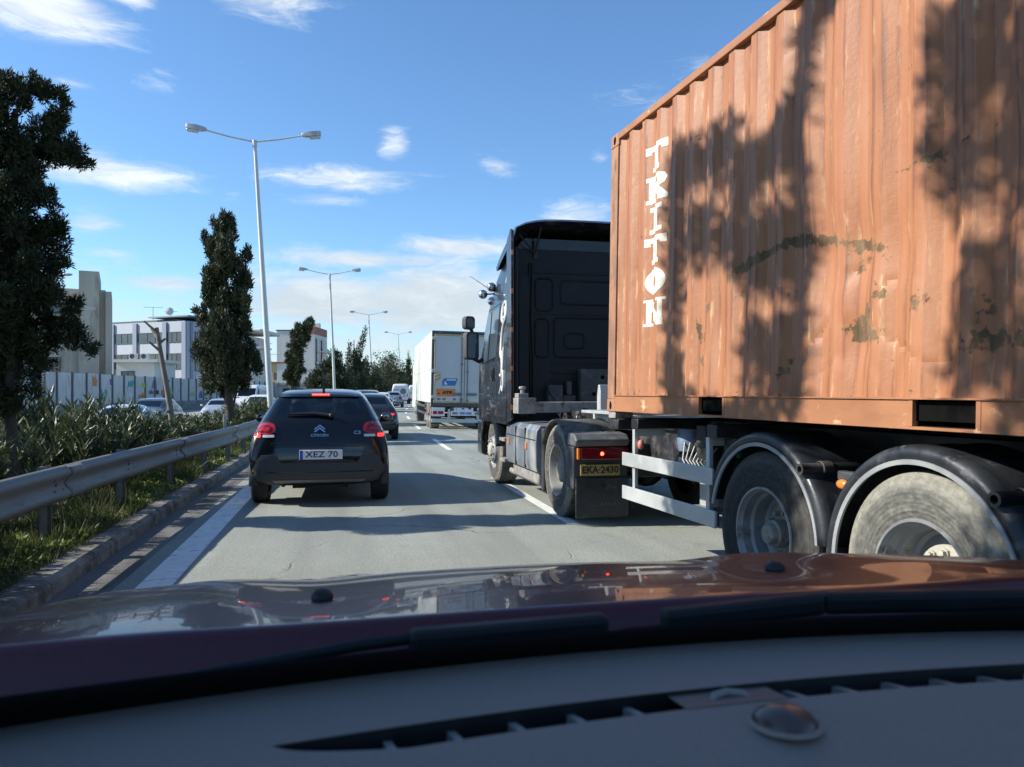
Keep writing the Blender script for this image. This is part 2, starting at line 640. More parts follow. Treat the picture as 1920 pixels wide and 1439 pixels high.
YS = ypath(-12, 420, 1.0)
strip('road', [(-1.62, 0), (0, 0), (2.5, 0), (6.3, 0), (10.2, 0)], YS, M_ASPH, 'structure')
strip('gutter', [(-2.0, .002), (-1.62, .002)], YS, M_GUTTER, 'structure')
strip('verge', [(10.2, 0), (10.21, .14), (13.5, .14), (15.5, -.56)], ypath(-12, 420, 2.0), M_SOIL, 'structure')
strip('median', [(-2.2, .02), (-2.2, .115), (-3.6, .14), (-4.9, .1), (-5.7, -.46)], YS, M_SOIL, 'structure')
strip('opposite_road', [(-5.7, -.45), (-13, -.45), (-20.5, -.45)], ypath(-12, 420, 2.0), M_ASPH, 'structure')
strip('edge_line', [(-1.47, .004), (-1.22, .004)], ypath(-8, 300, 1.0), M_PAINT, 'structure')
strip('far_edge_line', [(-6.3, -.446), (-6.1, -.446)], ypath(-8, 300, 2.0), M_PAINT, 'structure')
strip('nearside_edge_line', [(6.42, .004), (6.62, .004)], ypath(-8, 300, 1.0), M_PAINT, 'structure')
mb = MB()
for y0 in [-2.9 + 11.0 * k for k in range(-1, 20)]:
    ys = [y0 + t * 4.6 / 4 for t in range(5)]
    if 0 < y0 < 11:
        ys = [8.1 + t * 4.7 / 4 for t in range(5)]
    vs = []
    for y in ys:
        vs += [road(2.42, y, .004), road(2.56, y, .004)]
    mb.add(vs, [(2 * i, 2 * i + 1, 2 * i + 3, 2 * i + 2) for i in range(4)])
    ys = [y + 3 for y in ys]
    vs = []
    for y in ys:
        vs += [road(-9.72, y, -.446), road(-9.58, y, -.446)]
    mb.add(vs, [(2 * i, 2 * i + 1, 2 * i + 3, 2 * i + 2) for i in range(4)])
mb.build('lane_markings', M_PAINT, fixn=False)['kind'] = 'structure'

# kerb stones, one metre each, with open joints
mb = MB()
rk = random.Random(3)
y = -8.0
while y < 160:
    L = .985 if y < 60 else 3.97
    j = rk.uniform(-.008, .008)
    h = .125 + rk.uniform(-.008, .006)
    prof = [(-2.2 + j, -.05), (-2.2 + j, h), (-2.03 + j, h), (-1.985 + j, h - .035), (-1.97 + j, -.05)]
    path = []
    for yy in (y, y + L):
        h_ = yy / 640 if yy > 0 else 0
        path.append((Vector((cx(yy), yy, 0)), Vector((math.cos(h_), -math.sin(h_), 0))))
    mb.sweep(prof, path, closed=True)
    y += L + .015
kb = mb.build('kerb', M_KERB, bevel=.008)
kb['kind'] = 'structure'

# ------------------------------------------------------------------ guard rail
M_GALV = mat('weathered_galvanised_steel', (.175, .178, .168), .58, .25, var=.16, scale=3, rvar=.12, bump=.05, bscale=30,
             dirt=((.17, .165, .15), 5, .56, .72), stretch=(1, .4, 1.6))
M_GALVD = mat('dull_steel_post', (.20, .205, .20), .6, .5, var=.2, scale=8, dirt=((.16, .1, .06), 9, .6, .74))
M_BOLT = mat('dark_bolt', (.06, .06, .06), .6, .6)


def sstep(a, b, x):
    t = min(1, max(0, (x - a) / (b - a)))
    return t * t * (3 - 2 * t)


def goff(y):
    return -2.47 + .37 * sstep(5.5, 17, y)


def rail_path(ys):
    out = []
    for y in ys:
        p = road(goff(y), y)
        q = road(goff(y + .2), y + .2)
        d = (q - p).normalized()
        out.append((p, Vector((d.y, -d.x, 0))))
    return out


rail = thing('guard_rail', 'grey steel W-beam crash barrier along the grassy left median', 'guard rail', road(goff(6), 6))
off0 = Vector(rail.location)
W = [(-.008, .79), (.008, .793), (.035, .785), (.072, .752), (.083, .73), (.072, .706), (.03, .665), (.018, .635), (.03, .605), (.072, .564),
     (.083, .54), (.072, .518), (.035, .486), (.008, .478), (-.008, .48)]
mb = MB()
mb.sweep(W, rail_path(ypath(-9, 150, .8)))
mb.xf(Matrix.Translation(-off0))
ob = mb.build('beam', M_GALV, rail, angle=60, fixn=False)
sm = ob.modifiers.new('thickness', 'SOLIDIFY')
sm.thickness = .004
for i in range(12):
    y = -4.4 + 4.0 * i
    q = MB()
    q.sweep([(u + .0045, z) for u, z in W[2:-2]], rail_path([y + .08 * k for k in range(5)]))
    q.xf(Matrix.Translation(-off0))
    jo = q.build('beam_joint', M_GALV, rail, angle=60, fixn=False)
    sm = jo.modifiers.new('thickness', 'SOLIDIFY')
    sm.thickness = .004
    sm.offset = 1
for i in range(26):
    y = -6.6 + i * 2.0 + (0 if i < 22 else (i - 22) * 2)
    p = road(goff(y), y)
    q = MB()
    q.box(-.10, -.085, -.06, .06, -.05, .80).box(-.10, -.03, .05, .06, -.05, .80).box(-.10, -.03, -.06, -.05, -.05, .80)
    q.box(-.03, .02, -.035, .035, .6, .67)
    q.xf(Matrix.Translation(p - off0) @ Matrix.Rotation(heading(y), 4, 'Z'))
    q.build('post', M_GALVD, rail)
    if i > 13:
        continue
    q = MB()
    for dy, z in ((-.1, .69), (.1, .69), (-.1, .58), (.1, .58), (0, .635)):
        q.lathe([(0, .055 if z != .635 else .03), (.014, .053 if z != .635 else .028), (.017, .04 if z != .635 else .02)], (0, dy, z), 'x', 8)
    q.xf(Matrix.Translation(p - off0) @ Matrix.Rotation(heading(y), 4, 'Z'))
    q.build('bolt', M_BOLT, rail)

# ------------------------------------------------------------------ foliage
rng = np.random.default_rng(7)


def np_mesh(name, verts, faces, m, parent=None, smooth=False):
    me = bpy.data.meshes.new(name)
    nv, (nf, k) = len(verts), faces.shape
    me.vertices.add(nv)
    me.vertices.foreach_set('co', verts.astype(np.float32).ravel())
    me.loops.add(nf * k)
    me.loops.foreach_set('vertex_index', faces.astype(np.int32).ravel())
    me.polygons.add(nf)
    me.polygons.foreach_set('loop_start', np.arange(0, nf * k, k, dtype=np.int32))
    me.polygons.foreach_set('loop_total', np.full(nf, k, dtype=np.int32))
    me.update(calc_edges=True)
    me.materials.append(m)
    o = bpy.data.objects.new(name, me)
    return link(o, parent)


def unit(a):
    return a / np.maximum(np.linalg.norm(a, axis=1, keepdims=True), 1e-6)


def leaf_verts(P, D, L, Wd):
    n = len(P)
    D = unit(D)
    s = unit(np.cross(D, rng.normal(size=(n, 3))))
    L = L[:, None]
    Wd = Wd[:, None]
    mid = P + D * L * .45
    v = np.stack([P, mid + s * Wd * .5, P + D * L, mid - s * Wd * .5], axis=1).reshape(-1, 3)
    f = np.arange(4 * n).reshape(n, 4)
    return v, f


def clump_points(clumps, n, depth=1.0, shell=.42):
    c = np.array([q[:3] for q in clumps], float)
    r = np.array([q[3:6] for q in clumps], float)
    w = (r[:, 0] * r[:, 1] * r[:, 2]) ** (2 / 3)
    idx = rng.choice(len(c), size=n, p=w / w.sum())
    d = unit(rng.normal(size=(n, 3)))
    # lumpy surface: radius varies with direction per clump
    ph = rng.uniform(0, 6.28, size=(len(c), 3))
    lump = 1 + .22 * np.sin(5 * d[:, 0] + ph[idx, 0]) * np.sin(5 * d[:, 1] + ph[idx, 1]) + .12 * np.sin(11 * d[:, 2] + ph[idx, 2])
    rad = rng.uniform(0, 1, n) ** shell * lump
    return c[idx] + d * r[idx] * rad[:, None], d


def tufted(clumps, per=9, size=.36, tall=1.5, core=.78):
    out = []
    for x, y, z, rx, ry, rz in clumps:
        out.append((x, y, z, rx * core, ry * core, rz * core))
        k = max(4, int(per * min(2.2, max(rx, .1) / .3)))
        d = unit(rng.normal(size=(k, 3)))
        for v in d:
            q = size * rng.uniform(.55, 1.15)
            f_ = rng.uniform(.72, 1.12)
            out.append((x + v[0] * rx * f_, y + v[1] * ry * f_, z + v[2] * rz * f_, rx * q, ry * q, rz * q * tall))
    return out


def crown(name, clumps, n, length, width, m, parent, up=.7, out=.6, shell=.42, per=9, size=.36, tall=1.5, core=.78):
    if per:
        clumps = tufted(clumps, per, size, tall, core)
    P, d = clump_points(clumps, n, shell=shell)
    D = d * out + np.array([0, 0, up]) + rng.normal(size=(n, 3)) * .45
    L = length * rng.uniform(.55, 1.25, n)
    v, f = leaf_verts(P, D, L, width * rng.uniform(.7, 1.3, n))
    return np_mesh(name, v, f, m, parent)


M_BARK = mat('bark', (.055, .045, .036), .9, var=.35, scale=9, bump=.9, bscale=30, stretch=(1, 1, .3))
M_PALEBARK = mat('pale_bare_bark', (.17, .145, .115), .9, var=.35, scale=8, bump=.9, bscale=26, stretch=(1, 1, .3))
M_CYP = leaf_mat('cypress_green', (.016, .026, .012), (.052, .066, .026), .14)
M_CYP2 = leaf_mat('cypress_olive', (.022, .032, .014), (.068, .078, .034), .14)
M_PINE = leaf_mat('dark_conifer_green', (.018, .032, .016), (.055, .075, .036), .15)
M_OLE = leaf_mat('oleander_leaf', (.034, .056, .024), (.10, .118, .05), .2, .45)


def limb_tree(name, label, loc, clumps, n, length, width, m, trunk_r, trunk_pts, limbs=6, group=None, seed=1, up=.7, out=.6, cat='tree', bark=None, shell=.42, tuft=(9, .36, 1.5, .78)):
    t = thing(name, label, cat, loc, group=group)
    mb = MB()
    k = len(trunk_pts)
    mb.tube(trunk_pts, [trunk_r * (1 - .72 * i / (k - 1)) for i in range(k)], 9)
    rr = random.Random(seed)
    big = sorted(clumps, key=lambda q: -q[3])[:limbs]
    for q in big:
        z0 = max(trunk_pts[0][2] + .4, q[2] - abs(q[0]) - .35)
        i = max(0, min(k - 2, int((k - 1) * z0 / max(.1, trunk_pts[-1][2]))))
        a = Vector(trunk_pts[i]).lerp(Vector(trunk_pts[i + 1]), .5)
        b = Vector(q[:3])
        mid = (a + b) / 2 + Vector((rr.uniform(-.1, .1), rr.uniform(-.1, .1), -.05))
        mb.tube([a, mid, b], [trunk_r * .32, trunk_r * .22, trunk_r * .08], 6)
    mb.build('trunk', bark or M_BARK, t, 60)
    crown('crown', clumps, n, length, width, m, t, up, out, shell, *tuft)
    return t


def ell(L, depth=1.0, dy=.0, seed=0):
    rr = random.Random(seed)
    return [(x, rr.uniform(-.5, .5) * r * 1.5 + dy, z, r, r * depth, r * 1.12) for x, z, r in L]


T1 = [(0.09, 4.76, 0.24), (0.35, 4.79, 0.17), (0.54, 4.69, 0.08), (0.48, 4.76, 0.1), (-0.15, 4.62, 0.17), (-0.09, 4.33, 0.35), (0.26, 4.36, 0.29), (0.52, 4.15, 0.21), (0.7, 4.01, 0.1), (0.61, 4.07, 0.15), (-0.03, 3.92, 0.35), (0.22, 3.83, 0.22), (0.4, 3.53, 0.12), (0.4, 3.63, 0.06), (0.09, 3.4, 0.35), (0.41, 3.28, 0.2), (-0.15, 3.11, 0.35), (0.26, 2.99, 0.29), (0.47, 2.87, 0.13), (-0.03, 2.58, 0.41), (0.38, 2.53, 0.24), (0.61, 2.4, 0.13), (0.09, 2.12, 0.38), (0.49, 2.12, 0.23), (0.67, 2.0, 0.14), (0.81, 1.92, 0.08), (-0.09, 1.71, 0.32), (0.26, 1.74, 0.17), (-0.03, 1.37, 0.24), (0.25, 1.42, 0.1), (-0.26, 2.23, 0.35), (-0.49, 2.82, 0.41), (-0.49, 3.69, 0.35), (-0.55, 1.94, 0.35), (-0.44, 4.27, 0.26)]
limb_tree('cypress_tree', 'nearest dark cypress at the left edge with a hooked tip, rising behind the crash barrier', (-3.42, 9.3, .1),
          ell([(x, z - .1 - .07 * max(0, z - 3.5), r * .9) for x, z, r in T1], 1.0, seed=4), 150000, .062, .015, M_CYP, .1,
          [(0, 0, 0), (.02, 0, .5), (-.02, 0, 1.1), (.03, 0, 2.0), (-.02, .02, 3.2), (.05, 0, 4.4)], 12, 'cypresses along the median', 3, up=.5, out=.75, tuft=(12, .33, 1.25, .62))
T2 = [(-0.18, 6.08, 0.3), (-0.07, 6.27, 0.15), (-0.28, 5.48, 0.33), (-0.6, 5.67, 0.16), (-0.67, 5.85, 0.09), (-0.01, 5.85, 0.21), (-0.1, 5.11, 0.48), (0.42, 5.26, 0.19), (0.27, 4.73, 0.36), (-0.43, 4.66, 0.33), (-0.18, 4.06, 0.57), (0.27, 3.91, 0.33), (-0.4, 3.46, 0.39), (0.19, 3.17, 0.42), (-0.88, 3.64, 0.12), (-0.73, 3.54, 0.15), (-0.18, 2.72, 0.63), (0.49, 2.42, 0.3), (0.75, 2.12, 0.19), (-0.33, 1.97, 0.51), (0.27, 1.82, 0.36), (0.04, 2.12, 0.51), (-0.55, 2.27, 0.33)]
p = road(-3.3, 22.7)
limb_tree('cypress_tree', 'tall ragged cypress with several pointed tops in front of the blue-grey office block', (p.x, p.y, .1),
          ell([(x, z - .1, r * .93) for x, z, r in T2], 1.0, seed=5), 66000, .13, .034, M_CYP2, .15,
          [(0, 0, 0), (.02, 0, .6), (-.03, 0, 1.3), (-.05, 0, 2.6), (-.1, 0, 4.2), (-.18, 0, 5.6)], 10, 'cypresses along the median', 6, up=1.0, out=.5, tuft=(13, .28, 2.3, .78))
T3 = [(0.76, 4.74, 0.24), (0.58, 4.42, 0.34), (0.32, 4.27, 0.29), (0.37, 3.82, 0.34), (0.58, 3.95, 0.24), (0.11, 3.42, 0.34), (0.32, 3.11, 0.32), (0.03, 2.77, 0.26), (0.24, 2.5, 0.32), (-0.08, 2.21, 0.26), (0.13, 1.98, 0.24), (-0.21, 2.37, 0.18)]
p = road(-3.3, 39)
limb_tree('cypress_tree', 'leaning thin cypress bending right in front of the white apartment block', (p.x, p.y, .1),
          ell([(x, z - .1, r) for x, z, r in T3], .9, seed=7), 15000, .16, .045, M_CYP2, .09,
          [(-.1, 0, 0), (-.06, 0, .7), (0, 0, 1.6), (.12, 0, 2.7), (.3, 0, 3.6), (.55, 0, 4.4)], 6, 'cypresses along the median', 8, up=.7, out=.6, tuft=(10, .4, 1.2, .62))


def cone_clumps(h, r, z0=.5, k=16, seed=0, power=.9, top=0.0):
    rr = random.Random(seed)
    out = []
    for i in range(k):
        t = (i + .5) / k
        z = z0 + (h - z0) * t
        w = r * max(.06, (1 - t) ** power) * rr.uniform(.75, 1.15)
        for j in range(3 if w > .3 else 1):
            a = rr.uniform(0, 6.28)
            out.append((math.cos(a) * w * .55 + top * t * t, math.sin(a) * w * .55, z + rr.uniform(-.1, .1), w * .62, w * .62, (h - z0) / k * 1.1 + w * .15))
    return out


far_trees = [
    # y, offset, height, radius, kind power, name, label, leaves
    (52, -3.4, 2.9, .95, .45, 'small_conifer', 'low bushy dark conifer just behind the black hatchback roof', 2600),
    (63, -3.3, 4.9, 1.75, .8, 'conifer_tree', 'conical dark conifer directly right of the white apartment block', 4200),
    (72, -3.3, 3.4, 1.4, .5, 'small_conifer', 'rounded conifer between the conical one and the tall spire cypress', 2600),
    (80, -3.2, 7.9, 1.5, .75, 'cypress_tree', 'tallest slim cypress with a double spire tip among the far median trees', 4600),
    (93, -3.2, 5.6, 2.3, .85, 'conifer_tree', 'broad-based conifer right of the tall spire cypress', 4200),
    (104, -3.2, 4.3, 2.2, .5, 'small_conifer', 'round conifer tucked behind the third lamp post', 2600),
    (119, -3.2, 7.3, 3.6, .75, 'conifer_tree', 'large wide conical conifer left of the fourth lamp post', 4600),
    (131, -3.0, 5.0, 2.6, .55, 'conifer_tree', 'low broad conifer above the white van', 3000),
    (141, -2.6, 8.8, .75, .6, 'cypress_tree', 'very thin pencil cypress beside the fourth lamp post', 2200),
    (156, -1.5, 7.0, 4.2, .45, 'conifer_tree', 'far bushy conifer next to the refrigerated trailer edge', 3600),
]
for i, (y, o, h, r, pw, nm, lb, n) in enumerate(far_trees):
    p = road(o, y)
    cl = cone_clumps(h, r, .45, 15, 20 + i, pw * .8)
    if nm == 'cypress_tree' and h < 8:
        cl = cone_clumps(5.6, 1.45, .45, 12, 31, .55) + [(.45 + .12 * q, 0, 5.2 + q * .42, .42 - .045 * q, .42 - .04 * q, .45) for q in range(7)] + [(-.5 + .02 * q, 0, 4.6 + q * .4, .38 - .06 * q, .36 - .05 * q, .42) for q in range(5)]
    limb_tree(nm, lb, (p.x, p.y, .05), cl, int(n * 3.2), .28 if h > 4 else .2, .075, M_PINE if i % 2 else M_CYP2, .13, [(0, 0, 0), (.05, 0, h * .3), (0, 0, h * .6), (0, 0, h * .85)], 3,
              'conifers along the far median', 40 + i, up=.85, out=.6, tuft=(4, .3, 1.6, .92))

# two trees on the median beside the camera: out of frame, they shade the container, the road and this car
A = [(4.99, 7.44, 0.08, 0.25), (5.0, 7.1, 0.09, 0.25), (5.09, 6.87, 0.14, 0.16), (5.28, 6.82, 0.16, 0.15), (5.58, 6.83, 0.16, 0.11), (5.95, 6.97, 0.33, 0.11), (6.47, 7.02, 0.26, 0.12), (6.61, 6.63, 0.14, 0.46), (6.61, 5.95, 0.14, 0.55), (6.61, 5.36, 0.14, 0.25), (6.18, 6.39, 0.34, 0.11), (5.58, 6.6, 0.14, 0.21), (5.74, 6.35, 0.24, 0.13), (5.33, 6.28, 0.23, 0.13), (5.03, 6.19, 0.09, 0.28), (5.25, 6.03, 0.25, 0.13), (5.48, 6.13, 0.22, 0.1), (5.01, 5.72, 0.08, 0.31), (5.19, 5.53, 0.22, 0.23), (5.48, 5.51, 0.14, 0.21), (5.09, 5.34, 0.15, 0.16), (5.03, 6.57, 0.05, 0.19), (4.79, 7.65, 0.14, 0.15), (4.93, 7.72, 0.12, 0.25)]
A += [(y + .3, z, a, b) for y, z, a, b in [(5.1, 4.9, .3, .3), (5.6, 4.7, .35, .3), (6.1, 4.9, .25, .3), (5.3, 4.3, .45, .35), (5.9, 4.2, .4, .35), (5.2, 3.7, .45, .35), (5.8, 3.6, .5, .35), (5.4, 3.0, .5, .4), (5.9, 2.9, .4, .4), (5.3, 2.4, .5, .4), (5.9, 2.3, .45, .4), (6.1, 3.6, .3, .3),
      (5.2, 1.8, .45, .35), (5.8, 1.7, .45, .35), (4.95, 2.6, .35, .4), (4.9, 3.5, .3, .4)]]
B = [(4.0, 7.0, 0.08, 0.12), (3.82, 6.88, 0.17, 0.16), (3.94, 6.71, 0.15, 0.15), (3.74, 6.59, 0.16, 0.18), (4.01, 6.49, 0.11, 0.12), (3.82, 6.38, 0.14, 0.14), (3.63, 6.38, 0.11, 0.2), (3.94, 6.27, 0.08, 0.08), (3.58, 6.08, 0.09, 0.2), (3.82, 5.92, 0.08, 0.09), (3.66, 5.78, 0.13, 0.16), (3.82, 5.61, 0.11, 0.16), (3.63, 5.49, 0.13, 0.2), (3.88, 5.4, 0.07, 0.12), (3.56, 6.64, 0.1, 0.2), (3.68, 7.05, 0.18, 0.14), (3.56, 5.25, 0.1, 0.13)]
B += [(y + .3, z, .44, .44) for y, z in ((1.0, 3.9), (1.3, 3.5), (.8, 3.3), (1.1, 3.0), (1.6, 3.6), (1.7, 4.0), (.9, 4.5), (1.5, 4.6), (2.6, 6.9), (2.0, 7.2), (2.7, 6.1), (1.9, 6.3), (2.7, 5.3), (2.0, 5.4), (1.3, 6.0), (1.2, 5.0), (2.6, 4.6), (1.9, 4.4), (1.1, 4.1), (2.7, 3.8), (2.0, 3.5), (1.3, 3.3), (2.6, 3.0),
      (1.9, 2.7), (.5, 5.3), (.4, 4.4), (.5, 3.5), (.6, 2.7), (1.3, 2.4), (-.2, 4.6), (-.3, 3.8), (-.1, 3.0), (3.1, 4.5), (3.2, 3.7), (3.1, 2.9))]
for nm, lb, y0, cl, sd, nl in (('cypress_tree', 'cypress with an open ragged crown beside the crash barrier, level with the container', 5.6, A, 12, 46000),
                               ('cypress_tree', 'full bushy cypress beside the crash barrier, level with this car', 2.2, B, 13, 70000)):
    rr = random.Random(sd)
    cl = [(rr.uniform(-.12, .12), y - y0, z - .1, max(a, .12) * 1.1, max(a, .08) * 1.1, b * 1.1) for y, z, a, b in cl]
    limb_tree(nm, lb, (-3.4, y0, .1), cl, nl, .11, .04, M_CYP, .12, [(0, 0, 0), (.02, 0, 1.2), (-.02, 0, 2.6), (0, 0, 4.4), (0, 0, 6.0)], 12,
              'cypresses along the median', sd, up=.5, out=.7, shell=.6, tuft=(0, 0, 0, 0))

# pruned bare trunk leaning on the median
p = road(-3.4, 16.3)
st = thing('bare_trunk', 'leafless pruned leaning tree trunk with cut stubs in front of the office block', 'tree', (p.x, p.y, .1))
mb = MB()
mb.tube([(.08, 0, 0), (.06, 0, .5), (.0, 0, 1.0), (-.1, .02, 1.6), (-.2, .02, 2.2), (-.26, .02, 2.62)], [.07, .062, .056, .05, .045, .036], 10)
for z, a, L in ((2.4, 2.4, .22), (2.3, .4, .12), (2.15, 3.4, .2), (1.5, 1.0, .08), (.9, 4, .1), (2.52, 3.0, .25)):
    x = -.1 - (z - 1.6) * .16
    mb.tube([(x, 0, z), (x + math.cos(a) * L, math.sin(a) * L, z + L * .9)], [.032, .018], 7)
mb.build('trunk', M_PALEBARK, st, 60)

# ------------------------------------------------------------------ oleander hedge: separate bushes


def oleander_mesh(seed, h, r, stems=46):
    global rng
    rng = np.random.default_rng(seed)
    P, D, L = [], [], []
    for s in range(stems):
        a = rng.uniform(0, 6.28)
        lean = rng.uniform(.05, 1.0)
        hh = h * rng.uniform(.55, 1.05) * (1 - .32 * lean)
        base = np.array([math.cos(a) * r * .25 * lean, math.sin(a) * r * .25 * lean, 0])
        top = np.array([math.cos(a) * r * lean, math.sin(a) * r * lean, hh])
        n = 17
        for k in range(n):
            t = .22 + .78 * (k + rng.uniform(0, 1)) / n
            q = base + (top - base) * t
            q[2] = hh * t ** .8
            for w in range(3):
                b = rng.uniform(0, 6.28)
                d = np.array([math.cos(b), math.sin(b), rng.uniform(.35, 1.5)]) + (top - base) * .25
                P.append(q + rng.normal(size=3) * .012)
                D.append(d)
                L.append(rng.uniform(.09, .17))
    P, D, L = np.array(P), np.array(D), np.array(L)
    return leaf_verts(P, D, L, .021 * (L / .13) * rng.uniform(.8, 1.3, len(L)))


ole_meshes = []
hedge_spots = [(8.2, -3.55, 1.12), (9.6, -3.95, 1.28), (10.6, -3.3, 1.15), (11.3, -4.1, 1.42), (12.3, -3.45, 1.32), (13.2, -4.0, 1.22), (14.1, -3.4, 1.08), (15.2, -3.9, .98),
               (16.2, -3.35, .88), (17.4, -3.85, .86), (18.5, -3.3, .8), (19.8, -3.8, .8), (21.1, -3.35, .8), (22.4, -3.8, .84), (23.9, -3.3, .9), (25.4, -3.7, 1.0),
               (26.8, -3.2, 1.15), (28.4, -3.6, 1.15), (30.1, -3.2, 1.1), (32, -3.5, 1.15), (7.0, -3.9, 1.1), (6.0, -3.5, 1.25), (4.9, -3.9, 1.3), (3.8, -3.5, 1.25), (2.7, -3.9, 1.3), (1.6, -3.6, 1.25)]
n_hedge = len(hedge_spots)
lbl = ['low oleander bush at the foot of the nearest cypress', 'oleander bush behind the nearest cypress trunk', 'oleander bush just right of the nearest cypress trunk',
       'tallest oleander bush with upright shoots against the graffiti wall', 'dense oleander bush in front of the tallest one', 'wide oleander bush under the single-arm lamp',
       'oleander bush left of the pale blue oncoming car', 'oleander bush hiding the pale blue oncoming car', 'oleander bush left of the bare leaning trunk', 'oleander bush behind the bare leaning trunk',
       'low oleander bush right of the bare leaning trunk', 'low oleander bush left of the ragged cypress', 'low oleander bush at the ragged cypress foot', 'oleander bush behind the ragged cypress',
       'oleander bush right of the ragged cypress', 'oleander bush below the white pickup roof', 'oleander bush left of the black hatchback mirror', 'oleander bush before the first lamp post',
       'oleander bush behind the first lamp post', 'farthest oleander bush hidden by the black hatchback', 'oleander bush left of the nearest cypress, by the crash barrier'] + ['%s oleander bush beside the crash barrier behind the left picture edge' % w for w in ('first', 'second', 'third', 'fourth', 'fifth')]
M_STEM = mat('woody_stem', (.09, .075, .05), .9, var=.3)
for i, (y, o, h) in enumerate(hedge_spots):
    p = road(o, y)
    b = thing('oleander_shrub', lbl[i], 'shrub', (p.x, p.y, .1), rz=i * 1.7, group='oleander hedge on the median')
    if i < 4:
        v, f = oleander_mesh(50 + i, 1.0, .78, 60)
        lo = np_mesh('foliage', v, f, M_OLE, b)
        mb = MB()
        for k in range(9):
            a = k * .7
            mb.tube([(math.cos(a) * .08, math.sin(a) * .08, 0), (math.cos(a) * .3, math.sin(a) * .3, .6)], [.014, .007], 5)
        so = mb.build('stems', M_STEM, b)
        ole_meshes.append((lo.data, so.data))
    else:
        for nm, me in zip(('foliage', 'stems'), ole_meshes[i % 4]):
            link(bpy.data.objects.new(nm, me), b)
    b.scale = (1.05, 1.05, h)
rng = np.random.default_rng(99)

# ------------------------------------------------------------------ grass on the median
M_GRASS = leaf_mat('verge_grass', (.035, .055, .016), (.135, .145, .05), .3, .6)
n = 90000
gy = 2.0 + 38 * rng.uniform(0, 1, n) ** 1.7
go = rng.uniform(-3.4, -2.17, n)
keep = np.sin(gy * 2.1 + go * 5) + np.sin(gy * .9 - go * 3) + rng.normal(size=n) * .9 > -.9
gy, go = gy[keep], go[keep]
n = len(gy)
hd = gy / 640
P = np.stack([gy * gy / 1280 + go, gy, np.full(n, .12)], 1)
D = rng.normal(size=(n, 3)) * .55
D[:, 2] = np.abs(D[:, 2]) * .4 + .75
hgt = (rng.uniform(.04, .13, n) + np.where(go < -2.35, rng.uniform(0, .10, n), 0)) * (1 + .4 * np.sin(gy * 1.3 + go * 4)) * np.where(rng.uniform(0, 1, n) > .96, 2.0, 1)
v, f = leaf_verts(P, D, hgt, rng.uniform(.006, .013, n))
g = np_mesh('grass', v, f, M_GRASS)
tag(g, 'short green and straw coloured grass under the crash barrier', 'grass', kind='stuff')
# small weeds with broader leaves
n = 900
gy = rng.uniform(4, 24, n)
go = rng.uniform(-3.0, -2.2, n)
cl = []
P, D, L = [], [], []
for a, b in zip(gy, go):
    for k in range(9):
        t = rng.uniform(0, 6.28)
        P.append((a * a / 1280 + b + rng.normal() * .03, a + rng.normal() * .03, .12 + rng.uniform(0, .08)))
        D.append((math.cos(t), math.sin(t), rng.uniform(.2, 1.2)))
        L.append(rng.uniform(.03, .075))
v, f = leaf_verts(np.array(P), np.array(D), np.array(L), np.array(L) * .45)
M_WEED = leaf_mat('weed_leaf', (.08, .13, .02), (.2, .25, .04), .3)
tag(np_mesh('weeds', v, f, M_WEED), 'small bright green weeds scattered in the grass under the crash barrier', 'weeds', kind='stuff')

# marker post behind the guard rail
p = road(-2.75, 18.6)
mp_ = thing('marker_post', 'slim pale marker post standing just behind the crash barrier', 'post', (p.x, p.y, .12))
MB().box(-.03, .03, -.02, .02, 0, .82).build('stake', mat('pale_grey_wood', (.4, .39, .35), .8), mp_, bevel=.004)

# ------------------------------------------------------------------ street lamps
M_POLE = mat('pale_painted_steel', (.52, .53, .51), .5, .1, var=.1, scale=1.5, dirt=((.3, .25, .19), 2.2, .62, .76), stretch=(2, 2, .4))
M_LAMPH = mat('lamp_housing', (.45, .46, .46), .45, .3)
M_LENS = mat('lamp_lens', (.55, .57, .55), .2, spec=.6)


